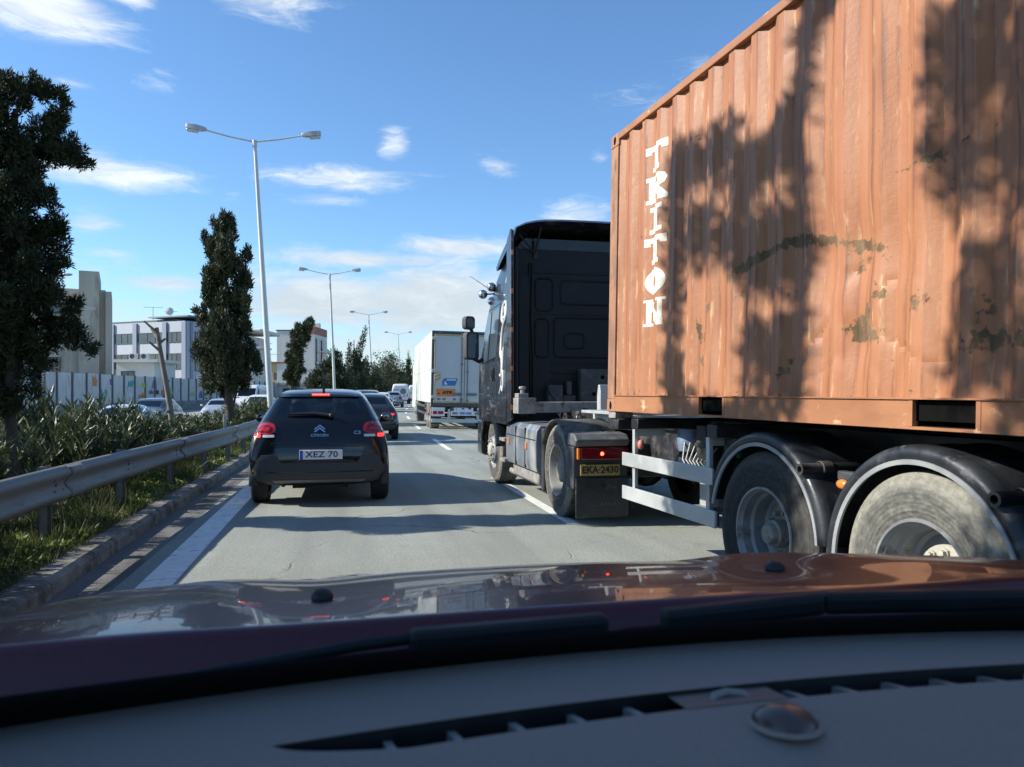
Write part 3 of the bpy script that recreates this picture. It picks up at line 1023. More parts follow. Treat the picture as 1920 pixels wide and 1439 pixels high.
def double_lamp(name, label, y, h, off=-2.95, lean=-.6, group='double-arm street lamps on the median'):
    p = road(off, y)
    t = thing(name, label, 'street lamp', (p.x, p.y, .05), rz=heading(y), group=group)
    pts = [(lean * (i / 8), 0, h * i / 8) for i in range(9)]
    mb = MB()
    mb.tube(pts, [.12, .115, .105, .098, .09, .082, .075, .066, .058], 12)
    mb.lathe([(.125, 0), (.125, .5), (.1, .55)], (0, 0, 0), 'z', 12)
    mb.tube([(lean, 0, h - .18), (lean, 0, h + .05)], .085, 12)
    mb.build('pole', M_POLE, t, 60)
    for s in (-1, 1):
        a = Vector((lean, 0, h))
        b = Vector((lean + s * 1.72, 0, h + .33))
        ar = MB()
        ar.tube([a, a.lerp(b, .5) + Vector((0, 0, -.03)), b], [.035, .03, .028], 8)
        ao = ar.build('arm', M_POLE, t, 60)
        hb = MB()
        d = Vector((s, 0, .12)).normalized()
        up = Vector((-d.z * s, 0, abs(d.x)))
        prof = [(0, .07, -.02, .07), (.12, .1, -.05, .1), (.35, .13, -.07, .125), (.62, .13, -.07, .12), (.7, .1, -.04, .1)]
        vs, fs = [], []
        for q, w, lo, hi in prof:
            c = b + d * (q - .05)
            for sy, zz in ((-w, lo), (w, lo), (w * .8, hi), (-w * .8, hi)):
                vs.append(c + Vector((0, sy, 0)) + up * zz)
        for i in range(4):
            for k in range(4):
                l = (k + 1) % 4
                fs.append((i * 4 + k, i * 4 + l, i * 4 + 4 + l, i * 4 + 4 + k))
        fs += [(3, 2, 1, 0), (16, 17, 18, 19)]
        hb.add(vs, fs)
        ho = hb.build('lamp_head', M_LAMPH, t, 25, bevel=.012)
        lb_ = MB()
        c = b + d * .42 - up * .07
        lb_.obox(c - up * .035, d * .2, Vector((0, .1, 0)), up * .035)
        lb_.build('lens', M_LENS, ho, 30, bevel=.02)
    return t


for i, (y, h, lb) in enumerate(((29.4, 10.55, 'nearest and tallest-looking double-arm street lamp above the black hatchback'),
                                (61, 10.5, 'second double-arm street lamp, right of the leaning cypress'),
                                (98, 11.1, 'third double-arm street lamp, between the spire cypress and the trailer'),
                                (134, 11.4, 'farthest double-arm street lamp, touching the white trailer'))):
    double_lamp('street_lamp', lb, y, h, lean=(-.62, -.42, -.55, -.6)[i])


def single_lamp(label, loc, h, arm, yaw, lean=-.25):
    t = thing('street_lamp', label, 'street lamp', loc, rz=yaw, group='single-arm street lamps by the far roadside')
    mb = MB()
    mb.tube([(0, 0, 0), (lean * .5, 0, h * .5), (lean, 0, h)], [.1, .08, .055], 10)
    mb.build('pole', M_POLEB, t, 60)
    MB().tube([(lean, 0, h - .03), (lean + arm * .5, 0, h + .1), (lean + arm, 0, h + .15)], .035, 8).build('arm', M_POLEB, t, 60)
    hb = MB()
    hb.sphere((lean + arm + .3, 0, h + .17), .16, 12, (2.2, .9, .62))
    hb.build('lamp_head', M_LAMPH, t, 60)


M_POLEB = mat('brownish_steel_pole', (.22, .19, .16), .6, .3, var=.2, scale=2)


def at(px, depth, z=0.0):
    """world point on the camera ray at horizontal angle a (tangent) and depth along the view axis"""
    f, r = Vector((math.sin(YAW), math.cos(YAW), 0)), Vector((math.cos(YAW), -math.sin(YAW), 0))
    q = f * depth + r * (px * depth)
    q.z = z
    return q


single_lamp('single-arm lamp on a brown pole in front of the beige concrete building', (-19.2, 58.0, -.45), 9.7, 1.4, R(-10))
single_lamp('far single-arm lamp left of the second double-arm lamp, over the conifers', (-16.2, 118, -.45), 9.0, 1.8, R(-8))
single_lamp('far single-arm lamp left of the third double-arm lamp, over the conifers', (-13.2, 165, -.45), 9.5, 2.0, R(-8))

# ------------------------------------------------------------------ noise wall with graffiti on the far side of the opposite road
M_PANEL = mat('faded_metal_panel', (.50, .51, .50), .6, .1, var=.2, scale=2.2, dirt=((.30, .27, .24), 2.2, .54, .68), stretch=(1, 1, .3))
M_PANELP = mat('wall_post', (.15, .155, .16), .7, .2, var=.2)
M_PLINTH = mat('grey_concrete_plinth', (.23, .23, .225), .85, var=.15, scale=2, dirt=((.13, .13, .125), 1.5, .5, .65))
graf = [mat('graffiti_teal', (.07, .38, .36), .6), mat('graffiti_orange', (.62, .25, .06), .6), mat('graffiti_black', (.05, .05, .055), .6),
        mat('graffiti_green', (.5, .62, .18), .6), mat('graffiti_white', (.7, .7, .68), .6), mat('graffiti_violet', (.2, .13, .3), .6)]


def noise_wall(label, y0, y1, off, first_graffiti=True, seed=1):
    p0 = road(off, y0)
    t = thing('noise_barrier', label, 'barrier wall', (p0.x, p0.y, -.5))
    rr = random.Random(seed)
    path = []
    y = y0
    mbp = MB()
    while y < y1:
        a, b = road(off, y), road(off, min(y + 2.5, y1))
        d = (b - a).normalized()
        nrm = Vector((d.y, -d.x, 0))
        # one panel with pressed ribs
        q = MB()
        nseg = 8
        pts = []
        for i in range(nseg + 1):
            s = i / nseg
            pts.append((a.lerp(b, .03 + .94 * s) - p0, .03 * (i % 2)))
        vs, fs = [], []
        top = 3.42 + .03 * rr.uniform(-1, 1)
        for pt, dep in pts:
            vs += [pt + nrm * dep + Vector((0, 0, .95)), pt + nrm * dep + Vector((0, 0, top)), pt - nrm * .06 + Vector((0, 0, .95)), pt - nrm * .06 + Vector((0, 0, top))]
        for i in range(nseg):
            k = i * 4
            fs += [(k, k + 4, k + 5, k + 1), (k + 3, k + 7, k + 6, k + 2), (k + 1, k + 5, k + 7, k + 3), (k + 2, k + 6, k + 4, k)]
        q.add(vs, fs)
        q.build('panel', M_PANEL, t, 20)
        q = MB()
        q.obox(a - p0 + Vector((0, 0, 2.2)) + nrm * .02, d * .07, nrm * .09, Vector((0, 0, 1.28)))
        q.build('post', M_PANELP, t)
        mbp.obox((a + b) / 2 - p0 + Vector((0, 0, .45)), (b - a) / 2, nrm * .2, Vector((0, 0, .5)))
        y += 2.5
    mbp.build('plinth', M_PLINTH, t, None)
    if first_graffiti:
        for k in range(30):
            yy = y0 + 1 + rr.uniform(12, min(82, y1 - y0) - 3)
            a, b = road(off, yy), road(off, yy + .5)
            d = (b - a).normalized()
            nrm = Vector((d.y, -d.x, 0))
            base = a - p0 + nrm * .05 + Vector((0, 0, rr.choice((1.15, 1.3, 1.5, 2.2)) + rr.uniform(0, .4)))
            g_ = MB()
            w, h = rr.uniform(.5, 1.7), rr.uniform(.4, 1.0)
            pts = []
            m_ = rr.randint(7, 13)
            for i in range(m_):
                s = i / (m_ - 1)
                pts.append(base + d * (s * w + rr.uniform(-.1, .1)) + Vector((0, 0, h * (i % 2) * rr.uniform(.5, 1))))
            for i in range(m_ - 1):
                q0, q1 = pts[i], pts[i + 1]
                u = (q1 - q0).normalized()
                n2 = nrm.cross(u) * rr.uniform(.02, .045)
                g_.obox((q0 + q1) / 2, (q1 - q0) / 2 + u * .02, n2, nrm * (.02 + .0007 * i))
            g_.build('graffiti_tag', rr.choice(graf), t, None)
    return t


noise_wall('grey ribbed metal noise wall with colourful graffiti along its foot', 18, 105, -23, True, 5)
noise_wall('plain pale noise wall behind the lamp post, beyond the ragged cypress', 112, 180, -21.5, False, 6)

# ------------------------------------------------------------------ buildings beyond the noise wall
M_OFFICE = mat('blue_grey_render', (.42, .46, .52), .8, var=.06, scale=.6, dirt=((.3, .33, .38), .8, .6, .75), stretch=(1, 1, .3))
M_OFFICED = mat('darker_blue_grey_pier', (.25, .29, .36), .8, var=.08, scale=.6)
M_BEIGE = mat('stained_beige_concrete', (.44, .41, .34), .9, var=.12, scale=.5, dirt=((.26, .24, .19), .6, .52, .68), stretch=(1, 1, .25))
M_WHITEW = mat('off_white_render', (.62, .61, .56), .85, var=.07, scale=.4, dirt=((.42, .40, .35), .5, .56, .7), stretch=(1, 1, .25))
M_FRAME = mat('dark_window_frame', (.06, .065, .075), .5)
M_LFRAME = mat('light_window_frame', (.5, .5, .48), .5)
M_PANE = mat('window_pane', (.055, .075, .095), .08, var=.35, scale=.25, spec=.9)
M_SLAB = mat('roof_slab_edge', (.10, .105, .11), .8)
M_PURPLE = mat('purple_painted_pier', (.16, .05, .12), .7)
M_TILE = mat('reddish_parapet', (.34, .15, .11), .85, var=.2, scale=1)
M_YELLOW = mat('ochre_wall', (.55, .42, .2), .85)


def facade(o, ex):
    """local frame of a facade: origin, direction along it; normal to the viewer side"""
    ex = Vector((*ex, 0)).normalized()
    return Vector(o), ex, Vector((-ex.y, ex.x, 0))


def fbox(mb, F, s0, s1, z0, z1, d0, d1):
    o, ex, n = F
    c = o + ex * (s0 + s1) / 2 + n * (d0 + d1) / 2 + Vector((0, 0, (z0 + z1) / 2))
    return mb.obox(c, ex * (s1 - s0) / 2, n * (d1 - d0) / 2, Vector((0, 0, (z1 - z0) / 2)))


def window(parent, F, s0, s1, z0, z1, mull=(), frame=None, t=.09, name='window'):
    mb = MB()
    fbox(mb, F, s0, s1, z1 - t, z1, .004, .09)
    fbox(mb, F, s0, s1, z0, z0 + t, .004, .09)
    for s in [s0 + t / 2] + [s0 + (s1 - s0) * m for m in mull] + [s1 - t / 2]:
        fbox(mb, F, s - t / 2, s + t / 2, z0 + t, z1 - t, .004, .085)
    w = mb.build(name, frame or M_FRAME, parent, None)
    mb = MB()
    fbox(mb, F, s0 + t * .8, s1 - t * .8, z0 + t * .8, z1 - t * .8, .002, .04)
    mb.build('pane', M_PANE, w, None)
    return w


# office block: corner nearest the camera is the origin, one facade goes left, one goes right
off = thing('office_building', 'blue-grey three-storey office block with ribbon windows behind the graffiti wall', 'building', (-19.4, 108.3, -.5))
eL, eR = Vector((-.806, .592, 0)), Vector((.592, .806, 0))
FL = facade((0, 0, 0), (-eL.x, -eL.y))   # runs towards the corner; s negative going left
FR = facade((0, 0, 0), (eR.x, eR.y))
nL, nR = Vector((-.592, -.806, 0)), Vector((.806, -.592, 0))
FL = (Vector((0, 0, 0)), eL, nL)
FR = (Vector((0, 0, 0)), eR, nR)
mb = MB()
c = (eL * 22 + eR * 10.5) / 2
mb.obox(c + Vector((0, 0, 5.65)), eL * 11, eR * 5.25, Vector((0, 0, 5.65)))
mb.build('wall', M_OFFICE, off, None)
mb = MB()
mb.obox(c + Vector((0, 0, 11.6)) + eR * .6 + eL * .5, eL * 9.0, eR * 4.4, Vector((0, 0, .14)))
mb.build('roof', M_SLAB, off, None)
mb = MB()
mb.obox(eL * 3.4 + eR * 4.2 + Vector((0, 0, 12.02)), eL * 3.6, eR * 3.8, Vector((0, 0, .08)))
mb.build('roof_canopy', M_OFFICED, off, None)
for s in (-.05, 3.4, 8.85, 13.2, 17.6):
    mb = MB()
    fbox(mb, FL, s - .36, s + .36, 0, 11.2, .003, .22)
    mb.build('pier', M_OFFICED, off, None)
for s in (1.15, 4.2, 7.6):
    mb = MB()
    fbox(mb, FR, s - .2, s + .2, 0, 11.2, .003, .14)
    mb.build('pier', M_OFFICED, off, None)
for s0, s1, mu in ((.5, 2.95, (.35, .7)), (3.9, 8.35, (.3, .62)), (9.35, 12.7, (.3, .65)), (13.7, 17.1, (.3, .65)), (18.1, 21.6, (.3, .65))):
    for z0, z1 in ((8.5, 9.9), (4.95, 7.05), (1.6, 3.3)):
        window(off, FL, s0, s1, z0, z1, mu)
for s0, s1 in ((1.75, 3.5), (4.8, 6.9), (8.1, 9.8)):
    for z0, z1 in ((8.2, 10.0), (4.7, 7.1), (1.6, 3.3)):
        window(off, FR, s0, s1, z0, z1, (.5,))
mb = MB()
fbox(mb, FL, 4.2, 9.6, 4.1, 5.2, .22, 1.35)
mb.build('balcony', M_WHITEW, off, None, bevel=.3, seg=4)
mb = MB()
fbox(mb, FR, 1.9, 4.4, 3.45, 4.25, .02, .12)
sg = mb.build('sign_board', M_WHITEW, off, None)
for z in (3.7, 3.95):
    mb = MB()
    fbox(mb, FR, 2.2, 4.1, z, z + .1, .124, .135)
    mb.build('lettering_line', M_FRAME, sg, None)
for s, h, w in ((9.0, 1.9, 1.2), (5.6, 1.2, .8)):
    a = thing('roof_antenna', 'tall TV aerial on the office roof, left of the shorter one' if h > 1.5 else 'short TV aerial on the office roof beside the dish', 'aerial',
              Vector((-19.4, 108.3, -.5)) + eL * s + eR * 3 + Vector((0, 0, 11.85)))
    mb = MB()
    mb.tube([(0, 0, 0), (0, 0, h)], .035, 6)
    mb.tube([(-w, 0, h), (w, 0, h)], .025, 6)
    for k in range(5):
        x = -w + w * .5 * k
        mb.tube([(x, -.25, h), (x, .25, h)], .015, 5)
    mb.build('aerial', M_POLEB, a)
ds = thing('satellite_dish', 'small white satellite dish on the office roof edge', 'dish', Vector((-19.4, 108.3, -.5)) + eL * 4.0 + eR * 1.2 + Vector((0, 0, 12.15)))
mb = MB()
mb.lathe([(0, .0), (.3, .05), (.5, .16), (.52, .16), (.31, .03), (0, -.02)], (0, 0, .7), 'y', 20)
mb.tube([(0, .1, 0), (0, .1, .7)], .04, 6)
mb.build('dish', M_WHITEW, ds, 40)

# beige concrete building at the left
bb = thing('concrete_building', 'stained beige concrete building with a blank stair tower behind the nearest cypress', 'building', (-24.4, 92.8, -.5), rz=-YAW + R(27))
Fb = (Vector((0, 0, 0)), Vector((1, 0, 0)), Vector((0, -1, 0)))
MB().box(-20, -2.9, .6, 12, 0, 13.2).build('wall', M_BEIGE, bb, None)
MB().box(-2.9, -.95, -.4, 9, 0, 15.1).build('stair_tower', M_BEIGE, bb, None)
MB().box(-.95, -.35, .5, 9, 0, 13.2).build('side_wall', M_BEIGE, bb, None)
MB().box(-.35, .25, -.1, 9, 0, 13.0).build('pier', M_BEIGE, bb, None)
Fb2 = (Vector((0, .6, 0)), Vector((1, 0, 0)), Vector((0, -1, 0)))
for s in (-5.4, -8.2, -11, -14, -17):
    for z in (4.2, 7.4, 10.6):
        window(bb, Fb2, s - .75, s + .75, z - .2, z + 1.5, (.5,))
MB().box(-2.6, -1.3, -.43, -.4, 10.9, 11.2).build('wall_sign', M_LFRAME, bb, None)

# low white house with air conditioners in front of the office
lh = thing('white_house', 'low flat-roofed white house between the beige building and the office', 'building', (-20.3, 86.5, -.5), rz=-YAW)
MB().box(-1.9, 2.0, 0, 5, 0, 5.0).build('wall', M_WHITEW, lh, None)
MB().box(-2.1, 2.6, -.5, 5.2, 5.0, 5.3).build('roof', M_WHITEW, lh, None)
window(lh, Fb, -1.4, .0, 3.0, 4.1, (.5,))
for x in (-.3, .9):
    mb = MB()
    mb.box(x - .4, x + .4, .2, .55, 5.3, 5.95)
    o_ = mb.build('air_conditioner', M_LFRAME, lh, None, bevel=.03)
    MB().lathe([(.0, 0), (.24, 0), (.26, -.02)], (x - .08, .19, 5.62), 'y', 16).build('fan_grille', M_FRAME, o_)

# white apartment block
ab = thing('apartment_building', 'white apartment block with blank side wall and purple-edged balconies beyond the leaning cypress', 'building', (-4.4, 170.3, -.5), rz=-YAW)
MB().box(-8.1, 0, 0, 11, 0, 15.0).build('wall', M_WHITEW, ab, None)
MB().box(-.9, .02, -.02, 11.02, 14.3, 16.0).build('parapet', M_TILE, ab, None)
MB().box(-8.3, -3.6, -.1, 11.1, 15.0, 15.25).build('roof', M_SLAB, ab, None)
for x, h, w in ((-5.2, 17.2, .38), (-.55, 17.0, .55)):
    MB().box(x - w, x + w, 4, 5.2, 15.25, h).build('chimney', M_WHITEW, ab, None)
Fr = (Vector((0, 0, 0)), Vector((0, 1, 0)), Vector((1, 0, 0)))
for k, z in enumerate((2.2, 5.2, 8.3, 11.4)):
    window(ab, Fr, 1.2, 5.2, z, z + 2.0, (.33, .66), M_LFRAME, .14)
    window(ab, Fr, 6.2, 10.4, z, z + 2.0, (.33, .66), M_LFRAME, .14)
    mb = MB()
    fbox(mb, Fr, .8, 10.8, z - .75, z - .55, .01, .5)
    fbox(mb, Fr, 5.2 * (k % 2), 5.2 + 5.2 * (k % 2), z - .55, z + .15, .4, .5)
    mb.build('balcony', M_WHITEW if k % 2 else M_PANEL, ab, None)
for s in (.95, 5.7):
    mb = MB()
    fbox(mb, Fr, s - .16, s + .16, 1.0, 13.4, .01, .22)
    mb.build('purple_pier', M_PURPLE, ab, None)

# balcony building behind the ragged cypress, an ochre house, and a low shed
bbd = thing('balcony_building', 'pale building with round balconies peeking out right of the ragged cypress', 'building', (-13.4, 136.4, -.5), rz=-YAW)
MB().box(-9, -.4, 0, 9, 0, 11.3).build('wall', M_WHITEW, bbd, None)
MB().box(-9.5, 1.6, -1.3, 9.5, 11.9, 12.5).build('roof', M_WHITEW, bbd, None, bevel=.25, seg=4)
for z in (3.2, 6.2, 9.2):
    MB().box(-8, 1.7, -1.5, 4, z, z + .3).build('balcony', M_WHITEW, bbd, None)
    mb = MB()
    mb.box(-8, 1.7, -1.5, -1.45, z + 1.05, z + 1.15).box(1.65, 1.7, -1.5, 4, z + 1.05, z + 1.15)
    for k in range(30):
        x = -8 + k * .33
        mb.box(x, x + .05, -1.49, -1.46, z + .3, z + 1.05)
    mb.build('railing', M_LFRAME, bbd, None)
    window(bbd, Fb, -3.2, -1.0, z + .35, z + 2.4, (.5,))
yh = thing('ochre_house', 'ochre and orange house behind the first lamp post', 'building', (-11.2, 172.0, -.5), rz=-YAW)
MB().box(-5, 2.2, 0, 6, 0, 8.0).build('wall', M_YELLOW, yh, None)
MB().box(-5.2, 2.4, -.3, 6.2, 8.0, 8.4).build('roof', M_TILE, yh, None)
window(yh, Fb, -1.8, -.4, 4.6, 6.0, (.5,))
window(yh, Fb, .4, 1.6, 4.6, 6.0, (.5,))
sh = thing('low_shed', 'low pale roadside building with a dark opening left of the conifers', 'building', (-6.8, 128.0, -.5), rz=-YAW)
MB().box(-6, 4, 0, 6, 0, 3.0).build('wall', M_WHITEW, sh, None)
MB().box(-6.2, 4.2, -.4, 6.2, 3.0, 3.3).build('roof', M_BEIGE, sh, None)
MB().box(-1.5, 1.8, -.02, .0, .6, 2.5).build('opening', M_FRAME, sh, None)
# distant tree belt that closes the view along the road
def belt(name, label, spots, n, m, seed):
    rr = random.Random(seed)
    cl = []
    for x, y, w, h in spots:
        for k in range(9):
            cl.append((x + rr.uniform(-w, w), y + rr.uniform(-w, w), rr.uniform(.25, .95) * h, w * .5, w * .5, h * .3))
    o = crown(name, cl, n, .6, .35, m, None, .6, .6, .4)
    return tag(o, label, 'trees', kind='stuff')


belt('distant_trees', 'far-off mass of dark trees closing the road ahead', [(8 + 5 * k, 215 + (k % 3) * 12, 5, 7.5 + (k * 7 % 4)) for k in range(13)] + [(-22 + 4 * k, 205 + 6 * (k % 2), 4, 4.5) for k in range(8)],
     26000, M_PINE, 4)

# ------------------------------------------------------------------ cars
M_TYRE = mat('tyre_rubber', (.022, .022, .023), .8, var=.3, scale=12, bump=.2, bscale=60, dirt=((.09, .085, .075), 6, .55, .75))
M_TYRED = mat('dusty_truck_tyre', (.055, .053, .048), .85, var=.35, scale=7, bump=.35, bscale=50, dirt=((.24, .23, .185), 3.0, .46, .7))
M_TYREK = mat('clean_truck_tyre', (.03, .03, .03), .75, var=.3, scale=7, bump=.3, bscale=50, dirt=((.10, .095, .08), 4.0, .55, .75))
M_TYREG = mat('grey_dust_coated_tyre', (.20, .195, .165), .9, var=.3, scale=5, bump=.4, bscale=50, dirt=((.38, .37, .30), 4.5, .44, .66))
M_HOLE = mat('dark_opening', (.006, .006, .006), 1.0, spec=.05)
M_RIMC = mat('alloy_rim', (.3, .3, .31), .35, .8)
M_GLASS = glass_mat('car_glass', (.78, .84, .83))
M_GLASSD = glass_mat('tinted_glass', (.16, .18, .19))
M_INT = mat('car_interior', (.018, .018, .02), .8)
M_PLASTIC = mat('dark_grey_plastic', (.042, .045, .048), .65, var=.12, scale=20, bump=.15, bscale=300)
M_BLACKG = mat('gloss_black_trim', (.008, .008, .009), .12, coat=.6)
M_REDL = mat('red_lamp_lens', (.36, .012, .018), .1, var=.15, scale=30, coat=.8)
M_REDD = mat('deep_red_lamp', (.15, .005, .01), .12, coat=.8)
M_LIT = mat('lit_brake_lamp', (.6, .02, .02), .2, emit=(1.0, .03, .02), estr=1.6)
M_WHITEL = mat('white_lamp_lens', (.62, .62, .62), .12, coat=.6)
M_AMBER = mat('amber_lens', (.65, .19, .03), .2, coat=.6)
M_PLATE = mat('white_plate', (.74, .75, .76), .35, var=.04)
M_PLATEB = mat('plate_blue', (.02, .08, .45), .35)
M_INK = mat('black_lettering', (.015, .015, .017), .5)
M_MIRR = mat('dark_mirror_glass', (.16, .18, .2), .05, 1.0)
M_CHROME = mat('chrome', (.6, .62, .64), .12, 1.0)
M_UNDER = mat('underbody', (.02, .02, .02), .85)


def paint(name, col, rough=.3, coat=1.0, metal=0.0, dust=.0):
    d = ((.2, .18, .15), 2.5, .62, .95) if dust else None
    return mat(name, col, rough, metal, var=.05, scale=2, coat=coat, dirt=d)


HATCH = [(0.00, .44, .58, .62, .45, .66, .64, .45), (0.02, .34, .62, .74, .68, .82, .80, .60), (0.07, .28, .70, .92, .77, .87, .855, .66),
         (0.13, .25, .82, 1.045, .80, .875, .865, .685), (0.20, .25, .93, 1.11, .80, .878, .855, .68), (0.50, .24, .965, 1.40, .80, .878, .842, .595),
         (0.60, .24, .97, 1.44, .80, .875, .84, .585), (0.95, .23, .97, 1.475, .80, .87, .84, .585), (1.35, .23, .965, 1.485, .80, .86, .84, .59), (1.45, .23, .965, 1.485, .80, .86, .84, .59),
         (2.05, .23, .955, 1.455, .80, .865, .84, .60), (2.30, .23, .95, 1.41, .80, .87, .84, .605), (2.98, .23, .94, 1.03, .80, .875, .83, .70),
         (3.2, .23, .90, .985, .80, .875, .82, .66), (3.72, .25, .80, .88, .78, .85, .79, .58), (3.92, .30, .66, .74, .70, .78, .72, .5), (3.99, .42, .56, .60, .5, .62, .6, .4)]
SUV = [(0.00, .55, .66, .72, .5, .72, .70, .5), (0.02, .42, .72, .84, .75, .86, .84, .64), (0.08, .34, .80, 1.02, .83, .91, .89, .70),
       (0.15, .32, .92, 1.10, .86, .92, .90, .74), (0.22, .32, 1.02, 1.16, .86, .92, .89, .73), (0.62, .31, 1.05, 1.46, .86, .92, .88, .63),
       (0.72, .30, 1.05, 1.51, .86, .92, .88, .62), (1.1, .30, 1.05, 1.55, .86, .92, .88, .62), (1.6, .30, 1.04, 1.56, .86, .91, .88, .63), (1.7, .30, 1.04, 1.56, .86, .91, .88, .63),
       (2.3, .30, 1.03, 1.53, .86, .915, .88, .64), (2.6, .30, 1.02, 1.49, .86, .92, .88, .65), (3.35, .30, 1.0, 1.09, .86, .92, .87, .74),
       (3.6, .30, .97, 1.05, .86, .92, .86, .7), (4.15, .32, .88, .96, .84, .90, .83, .62), (4.36, .38, .74, .82, .75, .83, .76, .55), (4.44, .5, .62, .68, .5, .66, .62, .42)]
SEDAN = [(0.00, .46, .60, .66, .45, .66, .64, .45), (0.03, .36, .66, .80, .68, .82, .80, .60), (0.10, .28, .74, .93, .77, .88, .86, .66),
         (0.3, .25, .86, 1.0, .80, .885, .865, .66), (0.62, .25, .92, 1.03, .80, .885, .86, .65), (1.15, .24, .93, 1.33, .80, .885, .85, .58),
         (1.32, .24, .935, 1.385, .80, .88, .845, .57), (1.6, .23, .935, 1.41, .80, .875, .845, .57), (1.9, .23, .93, 1.42, .80, .87, .845, .575), (2.0, .23, .93, 1.42, .80, .87, .845, .575),
         (2.5, .23, .925, 1.40, .80, .87, .845, .58), (2.75, .23, .92, 1.35, .80, .875, .845, .59), (3.5, .23, .91, .99, .80, .88, .835, .70),
         (3.75, .23, .88, .955, .80, .88, .82, .66), (4.25, .25, .79, .86, .78, .85, .79, .58), (4.45, .30, .66, .73, .70, .78, .72, .5), (4.52, .42, .55, .60, .5, .62, .6, .4)]
VAN = [(0.00, .55, 1.25, 2.10, .75, .90, .90, .62), (0.03, .45, 1.25, 2.26, .88, .97, .965, .74), (0.12, .40, 1.25, 2.36, .92, .995, .985, .80),
       (0.5, .38, 1.25, 2.42, .92, 1.0, .99, .82), (1.0, .38, 1.25, 2.44, .92, 1.0, .99, .82), (1.2, .38, 1.25, 2.44, .92, 1.0, .99, .82),
       (2.0, .38, 1.25, 2.44, .92, 1.0, .99, .82), (2.6, .38, 1.25, 2.44, .92, 1.0, .99, .82), (3.2, .38, 1.25, 2.44, .92, 1.0, .99, .82), (3.3, .38, 1.25, 2.44, .92, 1.0, .99, .82),
       (4.0, .38, 1.25, 2.40, .92, 1.0, .99, .81), (4.25, .38, 1.24, 2.30, .92, 1.0, .98, .79), (5.05, .38, 1.2, 1.36, .92, 1.0, .97, .84),
       (5.2, .38, 1.15, 1.26, .92, 1.0, .95, .8), (5.65, .40, .95, 1.05, .88, .96, .88, .68), (5.82, .45, .78, .88, .8, .86, .8, .55), (5.88, .55, .66, .72, .5, .66, .62, .42)]


def section(st):
    y, zb, zbelt, ztop, wb, wm, wbelt, wt = st
    low = ztop - zbelt < .2
    return [(0, zb), (wb * .6, zb), (wb, zb + .02), (wm, zb + .5 * (zbelt - zb)), (wbelt, zbelt), (wt, ztop - (.02 if low else .055)), (wt - .09, ztop - .008), (wt * .5, ztop + .006), (0, ztop + .012)]


def car_body(stations, s=(1, 1, 1), side_glass=((5, 8), (9, 12)), rear_glass=True, front_glass=True):
    """subdivided hull; returns {tag: bmesh data} split by faces: 0 paint, 1 windscreen, 2 rear window, 3 / 4 side windows"""
    vs, fs, mi = [], [], []
    ring = None
    for st in stations:
        h = section(st)
        loop = h + [(-x, z) for x, z in h[-2:0:-1]]
        ring = len(loop)
        vs += [(x * s[0], st[0] * s[1], z * s[2]) for x, z in loop]
    ns = len(stations)
    for i in range(ns - 1):
        for k in range(ring):
            l = (k + 1) % ring
            fs.append((i * ring + k, i * ring + l, (i + 1) * ring + l, (i + 1) * ring + k))
            kk = min(k, ring - 1 - k)       # strip number from the middle of the floor
            t = 0
            if kk == 4 and any(a <= i < b for a, b in side_glass):
                t = 3 if k < ring / 2 else 4
            if kk in (6, 7):
                if rear_glass and i == 4:
                    t = 2
                if front_glass and i == 11:
                    t = 1
            mi.append(t)
    h = ring // 2
    for base, flip in ((0, True), ((ns - 1) * ring, False)):
        for k in range(h):
            a, b, c_, d = base + k, base + k + 1, base + (ring - k - 1) % ring, base + (ring - k) % ring
            q = [a, b, c_, d]
            q = [x for n_, x in enumerate(q) if x not in q[:n_]]
            if len(q) >= 3:
                fs.append(tuple(q[::-1] if flip else q))
                mi.append(0)
    me = bpy.data.meshes.new('hull')
    me.from_pydata(vs, [], fs)
    me.polygons.foreach_set('material_index', mi)
    for _ in range(5):
        me.materials.append(None)
    bm = bmesh.new()
    bm.from_mesh(me)
    bmesh.ops.recalc_face_normals(bm, faces=bm.faces)
    bm.to_mesh(me)
    bm.free()
    o = bpy.data.objects.new('hull', me)
    COL.objects.link(o)
    sub = o.modifiers.new('s', 'SUBSURF')
    sub.levels = sub.render_levels = 2
    dg = bpy.context.evaluated_depsgraph_get()
    ev = bpy.data.meshes.new_from_object(o.evaluated_get(dg))
    bpy.data.objects.remove(o)
    out = {}
    for t in range(5):
        bm = bmesh.new()
        bm.from_mesh(ev)
        bmesh.ops.delete(bm, geom=[f for f in bm.faces if f.material_index != t], context='FACES')
        if len(bm.faces):
            for f in bm.faces:
                f.material_index = 0
            m2 = bpy.data.meshes.new('part')
            bm.to_mesh(m2)
            out[t] = m2
        bm.free()
    bm = bmesh.new()
    bm.from_mesh(ev)
    out['bvh'] = BVHTree.FromBMesh(bm)
    bm.free()
    return out


